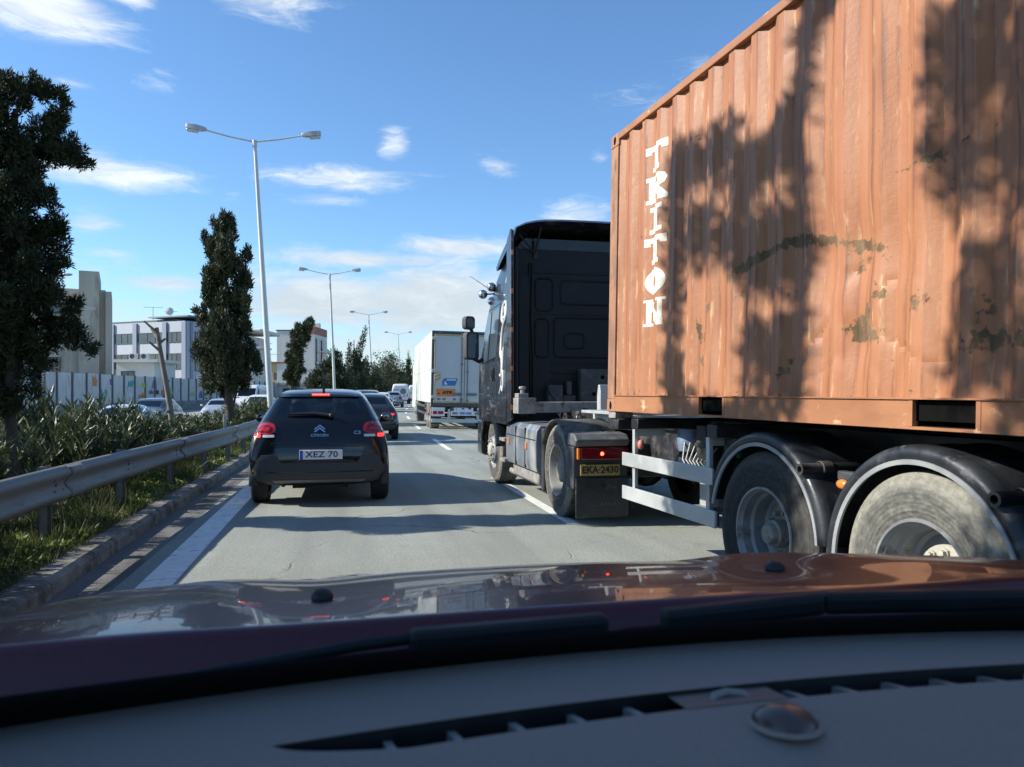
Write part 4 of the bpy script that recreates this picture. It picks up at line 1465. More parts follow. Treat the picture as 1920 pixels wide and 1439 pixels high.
def car_wheel(parent, x, y, r, w, side, rim=None):
    mb = MB()
    o = (x, y, r)
    k = side
    mb.lathe([(r * .58, 0), (r * .80, .012 * k), (r * .93, 0), (r, -.03 * k), (r, -.3 * w * k), (r * .985, -.31 * w * k), (r * .985, -.34 * w * k), (r, -.35 * w * k), (r, -.65 * w * k), (r * .985, -.66 * w * k), (r * .985, -.69 * w * k), (r, -.7 * w * k), (r, -(w - .03) * k), (r * .93, -w * k), (r * .6, -w * k)], o, 'x', 32)
    wh = mb.build('wheel', M_TYRE, parent, 40)
    mb = MB()
    mb.lathe([(r * .6, -.004 * k), (r * .58, -.03 * k), (r * .3, -.05 * k), (r * .12, -.015 * k), (0, -.015 * k)], o, 'x', 24)
    for q in range(5):
        a = q * 2 * PI / 5
        d = Vector((0, math.cos(a), math.sin(a)))
        mb.bar(Vector(o) + Vector((-.02 * k, 0, 0)), Vector(o) + d * r * .57 + Vector((-.02 * k, 0, 0)), .05, .03, up=(1, 0, 0))
    mb.build('rim', rim or M_RIMC, wh, 30)
    return wh


def place_mesh(me, name, m, parent, angle=60):
    return finish(me, name, m, parent, angle)


def make_car(name, label, cat, stations, pm, loc, rz, s=(1, 1, 1), group=None, lamps='tall', glass=None, lit=False, front=False, plate=True, wheel_r=.31, axles=(.70, 3.25), windows=True, far=False, side_glass=((5, 8), (9, 12))):
    t = thing(name, label, cat, loc, rz, group)
    H = car_body(stations, s, (side_glass if windows is True else ((10, 12),) if windows else ()), windows is True, bool(windows))
    g = glass or M_GLASSD
    body = place_mesh(H[0], 'body', pm, t)
    for k, nm in ((1, 'windscreen'), (2, 'rear_window'), (3, 'side_window'), (4, 'side_window')):
        if k in H:
            place_mesh(H[k], nm, g, t)
    bvh = H['bvh']
    W = max(st[5] for st in stations) * s[0]
    L = stations[-1][0] * s[1]
    hz = stations[6][3] * s[2]
    belt_z = stations[7][2] * s[2]
    for sd in (-1, 1):
        for y in axles:
            wx = sd * (W + .012)
            car_wheel(t, wx, y * s[1], wheel_r, .2, sd)
    # dark wheel arches
    for sd in (-1, 1):
        for y in axles:
            mb = MB()
            mb.lathe([(wheel_r + .05, sd * .0), (wheel_r + .05, -sd * .012), (0.01, -sd * .012)], (sd * (W + .002), y * s[1], wheel_r + .02), 'x', 20, R(0), R(180))
            mb.build('wheel_arch', M_UNDER, t, 30)
    # cabin
    mb = MB()
    y0, y1 = stations[4][0] * s[1] + .15, stations[12][0] * s[1] - .05
    mb.box(-W + .16, W - .16, y0, y1, .32, belt_z - .22)
    mb.box(-W + .2, W - .2, y1 - .45, y1 - .02, belt_z - .22, belt_z - .02)
    ym = (y0 + y1) / 2
    for x in (-.37, .37):
        for yy in ((ym + .1, y0 + .55) if not far else (ym + .1,)):
            zt = hz - .36
            mb.obox((x, yy, (belt_z - .22 + zt) / 2), (.24, 0, 0), (0, .06, 0), (0, -.03, (zt - belt_z + .22) / 2))
            mb.tube([(x - .12, yy - .03, zt + .1), (x + .12, yy - .03, zt + .1)], .085, 8)
    mb.build('interior', M_INT, t, 30, bevel=.02)
    # lamps
    zl = {'tall': (.78, 1.02), 'wide': (.83, .95), 'van': (.85, 1.25)}[lamps]
    for sd in (-1, 1):
        xo, xi = sd * W * .93, sd * W * (.62 if lamps == 'tall' else .45 if lamps == 'wide' else .82)
        p = rrect(min(xo, xi), max(xo, xi), zl[0] * s[2], zl[1] * s[2], .035)
        if lamps == 'van':
            p = rrect(min(xo, xi) + .01 * sd, max(xo, xi) + .01 * sd, zl[0], zl[1], .03)
        tl = proj_patch('tail_lamp', [p], bvh, M_REDL, t, .01, .08, .02)
        if lit:
            q = rrect(sd * W * .8 - .06, sd * W * .8 + .06, zl[0] * s[2] + .02, zl[0] * s[2] + .06, .015)
            proj_patch('brake_light', [q], bvh, M_LIT, tl, .016, .08, .01)
        zf = stations[-4][3] * s[2]
        q = rrect(min(sd * W * .45, sd * W * .86), max(sd * W * .45, sd * W * .86), zf - .20, zf - .04, .04)
        proj_patch('headlamp', [q], bvh, M_WHITEL, t, .006, .08, .02, 'front')
        # door mirrors
        mb = MB()
        ymir = stations[12][0] * s[1] - .35
        mb.sphere((sd * (W + .08), ymir, belt_z + .09), .1, 12, (1.05, .5, .7))
        mb.bar((sd * (W - .04), ymir, belt_z + .02), (sd * (W + .06), ymir, belt_z + .06), .05, .05)
        mr = mb.build('door_mirror', pm, t, 60)
        MB().sphere((sd * (W + .08), ymir - .045, belt_z + .09), .08, 12, (1.05, .12, .7)).build('mirror_glass', M_MIRR, mr, 60)
    proj_patch('rear_bumper', [[(-W * .86, .36 * s[2]), (W * .86, .36 * s[2]), (W * .9, .52 * s[2]), (-W * .9, .52 * s[2])]], bvh, M_PLASTIC, t, .012, .12, .02)
    proj_patch('front_grille', [rrect(-W * .55, W * .55, .36 * s[2], .56 * s[2], .05)], bvh, M_BLACKG, t, .006, .12, .02, 'front')
    if plate:
        z0 = (.62 if lamps != 'van' else .62) * s[2]
        proj_patch('number_plate', [rrect(-.26, .26, z0, z0 + .11, .01)], bvh, M_PLATE, t, .016, .13, .01)
        proj_patch('number_plate', [rrect(-.26, .26, .42, .53, .01)], bvh, M_PLATE, t, .016, .13, .01, 'front')
    return t, H


# --- the black hatchback directly ahead
P_BLACK = mat('black_car_paint', (.005, .006, .009), .2, 0, var=.05, scale=2, coat=.55, spec=.25, rvar=.05)
c3_loc = (-.20, 10.05, 0)
c3 = thing('black_hatchback', 'glossy black hatchback directly ahead with red tail lamps and raised grey bumper', 'car', c3_loc, R(-.9))
H = car_body(HATCH)
bv = H['bvh']
place_mesh(H[0], 'body', P_BLACK, c3)
place_mesh(H[1], 'windscreen', M_GLASS, c3)
place_mesh(H[2], 'rear_window', M_GLASS, c3)
place_mesh(H[3], 'side_window', M_GLASSD, c3)
place_mesh(H[4], 'side_window', M_GLASSD, c3)
for sd in (-1, 1):
    for y in (.60, 3.13):
        car_wheel(c3, sd * .873, y, .315, .215, sd)
        mb = MB()
        mb.lathe([(.315, 0), (.375, .006 * sd), (.385, -.012 * sd), (.385, -.1 * sd)], (sd * .876, y, .325), 'x', 24, R(-12), R(192))
        mb.build('wheel_arch', M_PLASTIC, c3, 40)
mb = MB()
mb.box(-.70, .70, .5, 3.0, .30, .76).box(-.66, .66, 2.45, 2.9, .76, .95)
for x in (-.36, .36):
    for yy, zt in ((1.75, 1.10), (1.0, .92)):
        mb.obox((x, yy, (.76 + zt) / 2), (.23, 0, 0), (0, .06, 0), (0, -.04, (zt - .76) / 2))
        mb.sphere((x, yy - .04, zt + .09), .14, 12, (1.0, .5, .85))
mb.lathe([(.18, 0), (.2, .015), (.18, .03)], (-.36, 2.35, 1.0), 'y', 20)
mb.build('interior', M_INT, c3, 40, bevel=.025)
MB().sphere((0, 2.2, 1.33), .1, 12, (1.2, .3, .45)).build('inner_mirror', M_INT, c3, 60)
hv = mat('high_visibility_yellow', (.45, .62, .08), .7)
MB().sphere((.24, 1.62, 1.16), .11, 12, (.6, .35, 1.3)).build('safety_vest', hv, c3, 60)  # high-visibility vest hung over the seat back

clad = [(-.845, .33), (-.835, .43), (-.75, .61), (-.71, .655), (-.53, .66), (-.47, .555), (.47, .555), (.53, .66), (.71, .655), (.75, .61), (.835, .43), (.845, .33), (.6, .29), (-.6, .29)]
proj_patch('rear_bumper', [clad], bv, M_PLASTIC, c3, .022, .05, .04)
proj_patch('bumper_groove', [[(-.66, .43), (.66, .43), (.68, .445), (-.68, .445)]], bv, M_BLACKG, c3, .025, .06, .008)
proj_patch('lower_valance', [[(-.58, .335), (.58, .335), (.54, .30), (-.54, .30)]], bv, mat('satin_grey_trim', (.16, .165, .17), .4, .3), c3, .029, .06, .012)
proj_patch('plate_recess', [[(-.56, .745), (.56, .745), (.49, .565), (-.49, .565)]], bv, M_BLACKG, c3, .004, .05, .01)
for sd in (-1, 1):
    def X(a, b, c_, d, r):
        return rrect(min(sd * a, sd * b), max(sd * a, sd * b), c_, d, r)
    lens = chaikin([(sd * .535, .885), (sd * .53, 1.03), (sd * .60, 1.075), (sd * .74, 1.065), (sd * .825, .98), (sd * .835, .885), (sd * .80, .865), (sd * .56, .865)], 2)
    tl = proj_patch('tail_lamp', [lens], bv, M_BLACKG, c3, .006, .04, .02)
    inner = chaikin([(sd * .55, .915), (sd * .545, 1.025), (sd * .61, 1.062), (sd * .735, 1.052), (sd * .812, .975), (sd * .82, .915)], 2)
    proj_patch('red_lens', [inner], bv, M_REDL, tl, .014, .04, .012)
    c_in = chaikin([(sd * .59, .94), (sd * .59, 1.005), (sd * .63, 1.032), (sd * .73, 1.022), (sd * .775, .97), (sd * .775, .94)], 2)
    proj_patch('lens_ring', [c_in], bv, M_LIT if False else M_REDD, tl, .019, .04, .008)
    c_in2 = chaikin([(sd * .615, .955), (sd * .615, .995), (sd * .65, 1.012), (sd * .72, 1.004), (sd * .75, .97), (sd * .75, .955)], 2)
    proj_patch('lens_core', [c_in2], bv, M_REDL, tl, .023, .04, .008)
    proj_patch('reversing_light', [X(.555, .70, .875, .908, .012)], bv, M_WHITEL, tl, .014, .04, .01)
    proj_patch('brake_light', [X(.725, .81, .872, .915, .015)], bv, M_LIT, tl, .016, .04, .01)
# lights, wiper, aerial, spoiler lip
proj_patch('roof_spoiler', [[(-.56, 1.385), (.56, 1.385), (.52, 1.43), (-.52, 1.43)]], bv, P_BLACK, c3, .03, .06, .05)
hb = proj_patch('high_brake_light', [rrect(-.115, .115, 1.40, 1.426, .008)], bv, M_LIT, c3, .042, .03, .012)
for k in range(9):
    proj_patch('light_cell', [rrect(-.1045 + .0242 * k, -.0885 + .0242 * k, 1.407, 1.419, .003, 2)], bv, mat('bright_red_cell', (.8, .05, .03), .3, emit=(1, .12, .06), estr=2.2) if k == 0 else bpy.data.materials['bright_red_cell'], hb, .047, .03, .006)
wp = MB()
wpts = []
for x in (-.41, -.25, -.05, .14):
    h = bv.ray_cast(Vector((x, -3, 1.155 + .012 * (x + .41) - .03 * (x > .1))), Vector((0, 1, 0)))[0]
    wpts.append(h + Vector((0, -.03, .01)))
wp.tube(wpts, [.010, .017, .02, .026], 8)
wp.sphere(tuple(wpts[-1]), .035, 10)
wp.build('rear_wiper', M_INK, c3, 60)
mb = MB()
mb.tube([(.03, .72, 1.46), (.03, .66, 1.53), (.028, .52, 1.69)], [.02, .009, .004], 8)
mb.build('aerial', M_INK, c3, 60)
# door mirrors
for sd in (-1, 1):
    mb = MB()
    mb.sphere((sd * .965, 2.62, 1.04), .105, 14, (1.0, .55, .72))
    mb.bar((sd * .83, 2.64, .97), (sd * .93, 2.62, 1.0), .06, .05)
    mr = mb.build('door_mirror', P_BLACK, c3, 60)
    MB().sphere((sd * .965, 2.572, 1.04), .088, 14, (1.0, .1, .72)).build('mirror_glass', M_MIRR, mr, 60)
# marque badge: two stacked chevrons, and its lettering
def surf_y(x, z):
    h = bv.ray_cast(Vector((x, -3, z)), Vector((0, 1, 0)))[0]
    return h.y if h else 0


for zc in (.958, .992):
    ch = [(-.068, -.022), (-.055, -.022), (0, .020), (.055, -.022), (.068, -.022), (.068, -.014), (0, .040), (-.068, -.014)]
    proj_patch('chevron_badge', [[(x, zc + z) for x, z in ch]], bv, M_CHROME, c3, .012, .04, .01)
tilt = (surf_y(0, .96) - surf_y(0, .88)) / .08
text_obj('marque_lettering', 'CITROËN', .05, M_CHROME, c3, plane_M((0, surf_y(0, .893) - .012, .893), (1, 0, 0), (0, tilt, 1)), .215, .0006)
text_obj('model_lettering', 'C3', .062, M_CHROME, c3, plane_M((.47, surf_y(.47, .925) - .014, .925), (1, .1, 0), (0, tilt, 1)), .085, .001)
# number plate with its blue band
py = min(surf_y(x, z) for x in (-.26, .02, .3) for z in (.6, .7)) - .022
pl = MB().box(-.245, .285, py, py + .014, .595, .715).build('number_plate', M_PLATE, c3, bevel=.004)
MB().box(-.243, -.203, py - .002, py + .002, .597, .713).build('blue_band', M_PLATEB, pl)
text_obj('plate_lettering', 'XEZ 70', .105, M_INK, pl, plane_M((.03, py - .0025, .655), (1, 0, 0), (0, 0, 1)), .40, .001, .002)
fr = MB().box(-.255, .295, py - .002, py + .012, .572, .594).build('plate_frame', M_INK, pl, bevel=.003)
MB().box(-.35, .35, .3, .9, .2, .3).box(-.1, .3, .15, .5, .22, .32).tube([(-.45, .1, .27), (-.45, .6, .27)], .03, 8).build('underbody', M_UNDER, c3, 40)
proj_patch('tailgate_seam', [[(-.60, .80), (.60, .80), (.60, .805), (-.60, .805)], [(-.605, .80), (-.60, .80), (-.545, .76), (-.55, .757)], [(.605, .80), (.60, .80), (.545, .76), (.55, .757)]], bv, M_INK, c3, .0015, .06, .004)

# --- other traffic on our side
P_DK = paint('dark_anthracite_paint', (.02, .021, .024), .3, .9)
P_WH = paint('white_car_paint', (.66, .67, .67), .35, .6)
P_GB = paint('grey_blue_paint', (.20, .24, .30), .3, .8, .3)
P_PB = paint('pale_blue_paint', (.40, .50, .58), .3, .8)
P_SV = paint('silver_paint', (.42, .44, .45), .3, .8, .4)
P_BL = paint('mid_blue_paint', (.10, .18, .30), .3, .8)


def traffic(y, off, **k):
    p = road(off, y)
    return dict(loc=(p.x, p.y, 0), rz=heading(y), **k)


G1 = 'traffic queueing ahead in our lane'
make_car('dark_suv', 'dark anthracite crossover with slim wide tail lamps, just ahead of the black hatchback', 'car', SUV, P_DK, s=(1, 1, .90), group=G1, lamps='wide', lit=True, wheel_r=.35, axles=(.8, 3.45), **traffic(23.0, .48))
make_car('black_car', 'black car whose roof shows between the black hatchback and the dark crossover', 'car', SUV, P_DK, s=(1, 1, .98), group=G1, lamps='wide', lit=True, wheel_r=.35, axles=(.8, 3.45), far=True, **traffic(32.5, .3))
make_car('white_car', 'white hatchback with red tail lamps seen right of the dark crossover roof', 'car', HATCH, P_WH, s=(1, 1, .95), group=G1, lamps='tall', axles=(.6, 3.13), far=True, **traffic(55, .72))
make_car('grey_car', 'grey-blue hatchback in front of the white van', 'car', HATCH, P_GB, s=(1, 1, 1), group=G1, lamps='tall', axles=(.6, 3.13), far=True, **traffic(71, 1.15))
vn, VH = make_car('white_van', 'tall white panel van with a round dark emblem on its rear door', 'van', VAN, P_WH, s=(1, 1, .98), group=G1, lamps='van', wheel_r=.36, axles=(.95, 4.6), far=True, windows='front', **traffic(91, .85))
proj_patch('rear_emblem', [rrect(.05, .75, 1.15, 1.85, .34, 6)], VH['bvh'], mat('grey_emblem', (.16, .18, .2), .5), vn, .02, .2, .01)
proj_patch('lettering_band', [rrect(-.75, -.1, 1.62, 1.74, .02)], VH['bvh'], mat('grey_lettering', (.25, .27, .3), .5), vn, .02, .2, .01)
make_car('light_lorry', 'white-topped van at the far end of the queue beside the trailer', 'van', VAN, P_WH, group=G1, lamps='van', wheel_r=.36, axles=(.95, 4.6), far=True, windows='front', **traffic(112, 1.35))

# --- oncoming traffic beyond the median (lower road)
G2 = 'oncoming cars beyond the median hedge'


def oncoming(y, off, **k):
    p = road(off, y, -.45)
    return dict(loc=(p.x, p.y, -.45), rz=heading(y) + PI, group=G2, front=True, **k)


make_car('pale_blue_sedan', 'pale blue saloon roof showing over the oleander hedge left of the bare trunk', 'car', SEDAN, P_PB, axles=(.85, 3.55), **oncoming(33.5, -8.6))
make_car('dark_pickup', 'dark green oncoming car behind the bare leaning trunk', 'car', SUV, paint('dark_olive_paint', (.03, .04, .03), .3), wheel_r=.35, axles=(.8, 3.45), s=(1, 1, 1.02), **oncoming(43, -10.2))
make_car('light_hatchback', 'pale silver oncoming hatchback right of the bare leaning trunk', 'car', HATCH, P_SV, axles=(.6, 3.13), **oncoming(53, -9.2))
make_car('white_hatchback', 'white oncoming hatchback half hidden by the ragged cypress', 'car', HATCH, P_WH, axles=(.6, 3.13), **oncoming(57, -7.2))
make_car('white_van', 'white oncoming van with a dark windscreen left of the ragged cypress trunk', 'van', VAN, P_WH, wheel_r=.36, axles=(.95, 4.6), s=(1, 1, 1.02), windows='front', **oncoming(70, -10.5))
make_car('white_pickup', 'white oncoming estate car right of the ragged cypress trunk', 'car', SUV, P_WH, wheel_r=.35, axles=(.8, 3.45), s=(1, 1.05, 1.1), **oncoming(54, -4.0 - 2.9))
make_car('blue_white_car', 'white and blue oncoming car beside the first lamp post', 'car', SUV, P_WH, wheel_r=.35, axles=(.8, 3.45), s=(1, 1, 1.05), **oncoming(74, -7.0))

# ------------------------------------------------------------------ shipping container and its trailer
CON_RZ = R(2.5)
C_TOP, C_W, C_L = 2.591, 2.438, 6.058


def con_mat():
    m = bpy.data.materials.new('worn_container_paint')
    m.use_nodes = True
    nt = m.node_tree
    b = nt.nodes['Principled BSDF']
    tc = nn(nt, 'ShaderNodeTexCoord')
    o = tc.outputs['Object']
    wear = nn(nt, 'ShaderNodeAttribute', attribute_name='wear').outputs['Fac']
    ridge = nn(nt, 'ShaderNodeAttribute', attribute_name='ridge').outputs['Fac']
    n1 = nn(nt, 'ShaderNodeTexNoise', {'Vector': o, 'Scale': .9, 'Detail': 5.0})
    st = nn(nt, 'ShaderNodeMapping', {'Vector': o, 'Scale': (1, 9, .55)})
    n2 = nn(nt, 'ShaderNodeTexNoise', {'Vector': st.outputs[0], 'Scale': 1.6, 'Detail': 6.0, 'Roughness': .62})
    n3 = nn(nt, 'ShaderNodeTexNoise', {'Vector': o, 'Scale': 22.0, 'Detail': 8.0, 'Roughness': .7})
    st4 = nn(nt, 'ShaderNodeMapping', {'Vector': o, 'Scale': (1, 1, .22)})
    n4 = nn(nt, 'ShaderNodeTexNoise', {'Vector': st4.outputs[0], 'Scale': 13.0, 'Detail': 7.0, 'Roughness': .68})
    sp = nn(nt, 'ShaderNodeSeparateXYZ', {0: o})
    # welded sheets differ a little in shade
    sheet = mth(nt, 'FLOOR', mth(nt, 'DIVIDE', sp.outputs[1], 1.05))
    wn = nn(nt, 'ShaderNodeTexWhiteNoise', {'W': sheet}, noise_dimensions='1D')
    c = mixc(nt, maprange(nt, n1.outputs[0], .3, .7), (.300, .120, .052), (.35, .150, .068))
    c = mixc(nt, mth(nt, 'MULTIPLY', wn.outputs[0], .45), c, (.34, .121, .047))
    c = mixc(nt, maprange(nt, n2.outputs[0], .46, .74, 0, .55), c, (.385, .205, .128))
    c = mixc(nt, maprange(nt, n2.outputs[0], .44, .24, 0, .7), c, (.185, .070, .040))
    # chalky cream scuffs along the pressed edges
    sc = mth(nt, 'MULTIPLY', ridge, maprange(nt, n4.outputs[0], .53, .66))
    c = mixc(nt, mth(nt, 'MULTIPLY', sc, .85), c, (.60, .40, .22))
    fl = maprange(nt, n3.outputs[0], .70, .76, 0, .55)
    c = mixc(nt, fl, c, (.56, .40, .28))
    # dark maroon along the pressed edges, broken up by the streak noise
    edge_dk = mth(nt, 'MULTIPLY', ridge, maprange(nt, n2.outputs[0], .54, .40))
    c = mixc(nt, mth(nt, 'MULTIPLY', edge_dk, .75), c, (.13, .055, .035))
    # scraped, rusted patches
    r1 = mth(nt, 'ADD', wear, mth(nt, 'MULTIPLY', mth(nt, 'SUBTRACT', n3.outputs[0], .5), 1.7))
    n5 = nn(nt, 'ShaderNodeTexNoise', {'Vector': o, 'Scale': 5.5, 'Detail': 4.0})
    r1 = mth(nt, 'ADD', r1, mth(nt, 'MULTIPLY', mth(nt, 'SUBTRACT', n5.outputs[0], .5), 2.4))
    rust = maprange(nt, r1, .62, .78)
    rc = mixc(nt, maprange(nt, n4.outputs[0], .4, .65), (.085, .06, .032), (.19, .135, .075))
    c = mixc(nt, mth(nt, 'MULTIPLY', rust, .92), c, rc)
    pit = mth(nt, 'MULTIPLY', maprange(nt, n4.outputs[0], .66, .72), maprange(nt, n1.outputs[0], .45, .6))
    c = mixc(nt, mth(nt, 'MULTIPLY', pit, .7), c, (.16, .07, .035))
    nt.links.new(c, b.inputs['Base Color'])
    rr = nn(nt, 'ShaderNodeMix', {0: rust, 2: .52, 3: .9})
    nt.links.new(rr.outputs[0], b.inputs['Roughness'])
    b.inputs['Specular IOR Level'].default_value = .35
    bp = nn(nt, 'ShaderNodeBump', {'Strength': .28, 'Distance': .01, 'Height': mth(nt, 'ADD', n3.outputs[0], mth(nt, 'MULTIPLY', rust, -.6))})
    nt.links.new(bp.outputs[0], b.inputs['Normal'])
    return m


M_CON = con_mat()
M_CONR = mat('container_rail_paint', (.30, .128, .056), .6, var=.15, scale=3, bump=.15, bscale=40, dirt=((.56, .36, .2), 7, .60, .68), stretch=(1, .6, 1))
M_CONP = mat('rusty_corner_post', (.29, .14, .075), .7, var=.3, scale=5, bump=.3, bscale=40, dirt=((.15, .085, .045), 7, .5, .66), stretch=(1, 1, .4))
M_LETTER = mat('cream_lettering_paint', (.66, .635, .52), .6, var=.08, scale=10, dirt=((.55, .32, .2), 16, .68, .74))

con = thing('shipping_container', 'dented rust-orange shipping container with white TRITON lettering, loaded on the black trailer', 'container', (2.5, 6.89, 1.264), CON_RZ, ry=.018)

PITCH = .278


def corr(u):
    """depth of the pressed profile at distance u from the front end: 0 outer face, .036 inner"""
    t = ((u - .10) % PITCH)
    for a, b, d0, d1 in ((0, .072, 0, 0), (.072, .140, 0, .036), (.140, .210, .036, .036), (.210, .278, .036, 0)):
        if a <= t <= b:
            return d0 + (d1 - d0) * (t - a) / (b - a)
    return 0


def smoothn(v):
    return noise.noise(Vector(v))


dent_list = [  # u, z, width u, height z, depth (+ pushes inward)
    (2.55, 1.05, .25, .5, .02), (3.0, 1.0, .3, .25, .03), (3.4, .92, .35, .2, .035), (3.9, .8, .3, .3, .03), (2.0, 1.5, .2, .7, .012), (1.55, .8, .18, .5, .016),
    (3.7, 1.55, .4, .5, .022), (4.25, 1.25, .35, .3, .03), (4.7, 1.0, .5, .5, .03), (2.9, 1.9, .3, .5, -.012), (3.3, .45, .3, .2, .025), (4.1, .4, .3, .2, .025), (1.9, .65, .16, .3, .018)]


def panel_x(u, z):
    d = corr(u) + .014
    if u < .165:
        d = .085
    e = min(1, max(0, (z - .16) / .25)) * min(1, max(0, (2.53 - z) / .25))
    far = min(1, max(.25, (u - .8) / 2.0))
    d += e * far * (.010 * smoothn((u * .8, z * .7, 3.1)) + .005 * smoothn((u * 3.4, z * .5, 7.7)) + .0025 * smoothn((u * 6, z * 4, 1.3)))
    # creases: sharp little folds
    cr = smoothn((u * 2.6, z * 3.1, 11.0))
    d += e * far * .011 * max(0, 1 - abs(cr) / .10) * max(0, min(1, 3 * smoothn((u * .9, z * 1.2, 4.4))))
    for du, dz, wu, hz, dep in dent_list:
        q = ((u - du) / wu) ** 2 + ((z - dz) / hz) ** 2
        if q < 6:
            d += .75 * dep * math.exp(-q)
    return d


wear_lines = [  # polylines (u, z) with half width and amount
    ([(2.05, .98), (2.25, 1.03), (2.5, 1.07), (2.75, 1.09), (2.95, 1.06), (3.12, 1.03), (3.3, .98), (3.5, .93)], .04, 1.1),
    ([(3.25, .52), (3.38, .60), (3.48, .70)], .06, .75), ([(3.28, .47), (3.5, .50)], .05, .8), ([(3.72, .62), (3.95, .70)], .045, .7),
    ([(3.35, .88), (3.5, .92)], .05, .6), ([(3.55, 1.28), (3.8, 1.29), (4.15, 1.34), (4.5, 1.36)], .014, .85), ([(1.62, .72), (1.66, .45)], .05, .62), ([(1.80, .80), (1.86, .70)], .04, .55),
    ([(1.30, .78), (1.36, .70)], .04, .5), ([(2.72, .30), (2.76, .38)], .04, .7), ([(3.95, .40), (4.3, .42), (4.6, .38)], .05, .7), ([(4.05, .62), (4.15, .55)], .04, .5), ([(4.6, .9), (5.2, 1.0)], .05, .8)]


def seg_d(p, a, b):
    ax, ay = a
    bx, by = b
    vx, vy = bx - ax, by - ay
    t = max(0, min(1, ((p[0] - ax) * vx + (p[1] - ay) * vy) / (vx * vx + vy * vy + 1e-9)))
    return math.hypot(p[0] - ax - vx * t, p[1] - ay - vy * t)


def wear_at(u, z):
    w = .02
    for pts, hw, amt in wear_lines:
        if not (pts[0][0] - .4 < u < pts[-1][0] + .4):
            continue
        d = min(seg_d((u, z), pts[i], pts[i + 1]) for i in range(len(pts) - 1))
        w = max(w, amt * math.exp(-(d / hw) ** 2 * .7))
    # rust creeping up from the bottom seam
    w = max(w, .40 * math.exp(-max(0, z - .17) / .03))
    return w


us = [0.10]
brk = [0, .024, .048, .072, .095, .118, .14, .163, .187, .21, .233, .256]
k = 0
while us[-1] < C_L - .17:
    for t in brk[1:] + [PITCH]:
        u = .10 + k * PITCH + t
        if u < C_L - .1:
            us.append(u)
    k += 1
    if k > 40:
        break
zs = [.155 + (2.535 - .155) * i / 84 for i in range(85)]
vs, fs, wr, rg = [], [], [], []
for u in us:
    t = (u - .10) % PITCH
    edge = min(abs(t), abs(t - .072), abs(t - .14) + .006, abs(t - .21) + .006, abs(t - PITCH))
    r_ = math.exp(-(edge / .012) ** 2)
    for z in zs:
        vs.append((panel_x(u, z), -u, z))
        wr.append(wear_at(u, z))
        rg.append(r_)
nz = len(zs)
for i in range(len(us) - 1):
    for j in range(nz - 1):
        fs.append((i * nz + j, i * nz + j + 1, (i + 1) * nz + j + 1, (i + 1) * nz + j))
me = bpy.data.meshes.new('side_panel')
me.from_pydata(vs, [], fs)
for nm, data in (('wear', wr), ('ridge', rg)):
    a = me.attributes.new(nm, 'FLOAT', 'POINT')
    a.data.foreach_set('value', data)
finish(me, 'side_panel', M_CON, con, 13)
# far side, front end, rear doors, roof: plain pressed sheets
vs, fs = [], []
for u in us:
    d = corr(u) + .014
    vs += [(C_W - d, -u, .155), (C_W - d, -u, 2.535)]
fs = [(2 * i, 2 * i + 2, 2 * i + 3, 2 * i + 1) for i in range(len(us) - 1)]
MB().add(vs, fs).build('side_panel', M_CON, con, 28, fixn=False)
vs = []
n_ = 80
for i in range(n_ + 1):
    x = .1 + (C_W - .2) * i / n_
    d = corr(x)
    vs += [(x, -.02 - d, .15), (x, -.02 - d, 2.5)]
MB().add(vs, [(2 * i, 2 * i + 1, 2 * i + 3, 2 * i + 2) for i in range(n_)]).build('front_panel', M_CON, con, 28, fixn=False)
MB().box(.06, C_W - .06, -C_L + .04, -.04, 2.545, 2.56).build('roof', M_CONR, con)
for x0, x1 in ((.08, C_W / 2 - .005), (C_W / 2 + .005, C_W - .08)):
    d = MB().box(x0, x1, -C_L + .02, -C_L + .07, .14, 2.45).build('door', M_CONR, con, bevel=.01)
    q = MB()
    for x in (x0 + .3, x1 - .3):
        q.tube([(x, -C_L, .1), (x, -C_L, 2.5)], .017, 8)
    q.build('lock_bar', M_GALV, d, 50)
MB().box(.03, C_W - .03, -C_L + .1, -.05, .05, .14).build('floor', M_HOLE, con)
# rails and posts
for x0, x1 in ((0, .06), (C_W - .06, C_W)):
    MB().box(x0, x1, -C_L + .17, -.17, 2.525, 2.588).build('top_rail', M_CONR, con, bevel=.006)
    side = 0 if x0 == 0 else 1
    a, b = (0.0, .045) if not side else (C_W - .045, C_W)
    segs = [(.16, 1.72), (2.07, 3.75), (4.13, C_L - .16)] if not side else [(.16, C_L - .16)]
    rb = MB()
    for s0, s1 in segs:
        rb.box(a, b, -s1, -s0, .022, .150)
    e = .012
    f0, f1 = (a - e, b + .02) if not side else (a - .02, b + e)
    rb.box(f0, f1, -C_L + .16, -.16, .150, .158)
    rb.box(a, b + .08 if not side else b, -C_L + .16, -.16, .008, .022)
    ro = rb.build('bottom_rail', M_CONR, con, None)
    if not side:
        for s0, s1 in ((1.72, 2.07), (3.75, 4.13)):
            q = MB()
            q.box(.042, .9, -s1 + .004, -s0 - .004, .0225, .0265).box(.042, .9, -s1 + .004, -s0 - .004, .1445, .1485).box(.9, .91, -s1, -s0, .02, .15)
            q.box(.042, .9, -s1 - .004, -s1 + .004, .02, .15).box(.042, .9, -s0 - .004, -s0 + .004, .02, .15)
            q.build('forklift_pocket', M_HOLE, con, None)
            q = MB()
            for s in (s0, s1):
                q.box(-.003, .02, -s - .012, -s + .012, .022, .15)
            q.build('pocket_frame', M_CONR, ro, None)
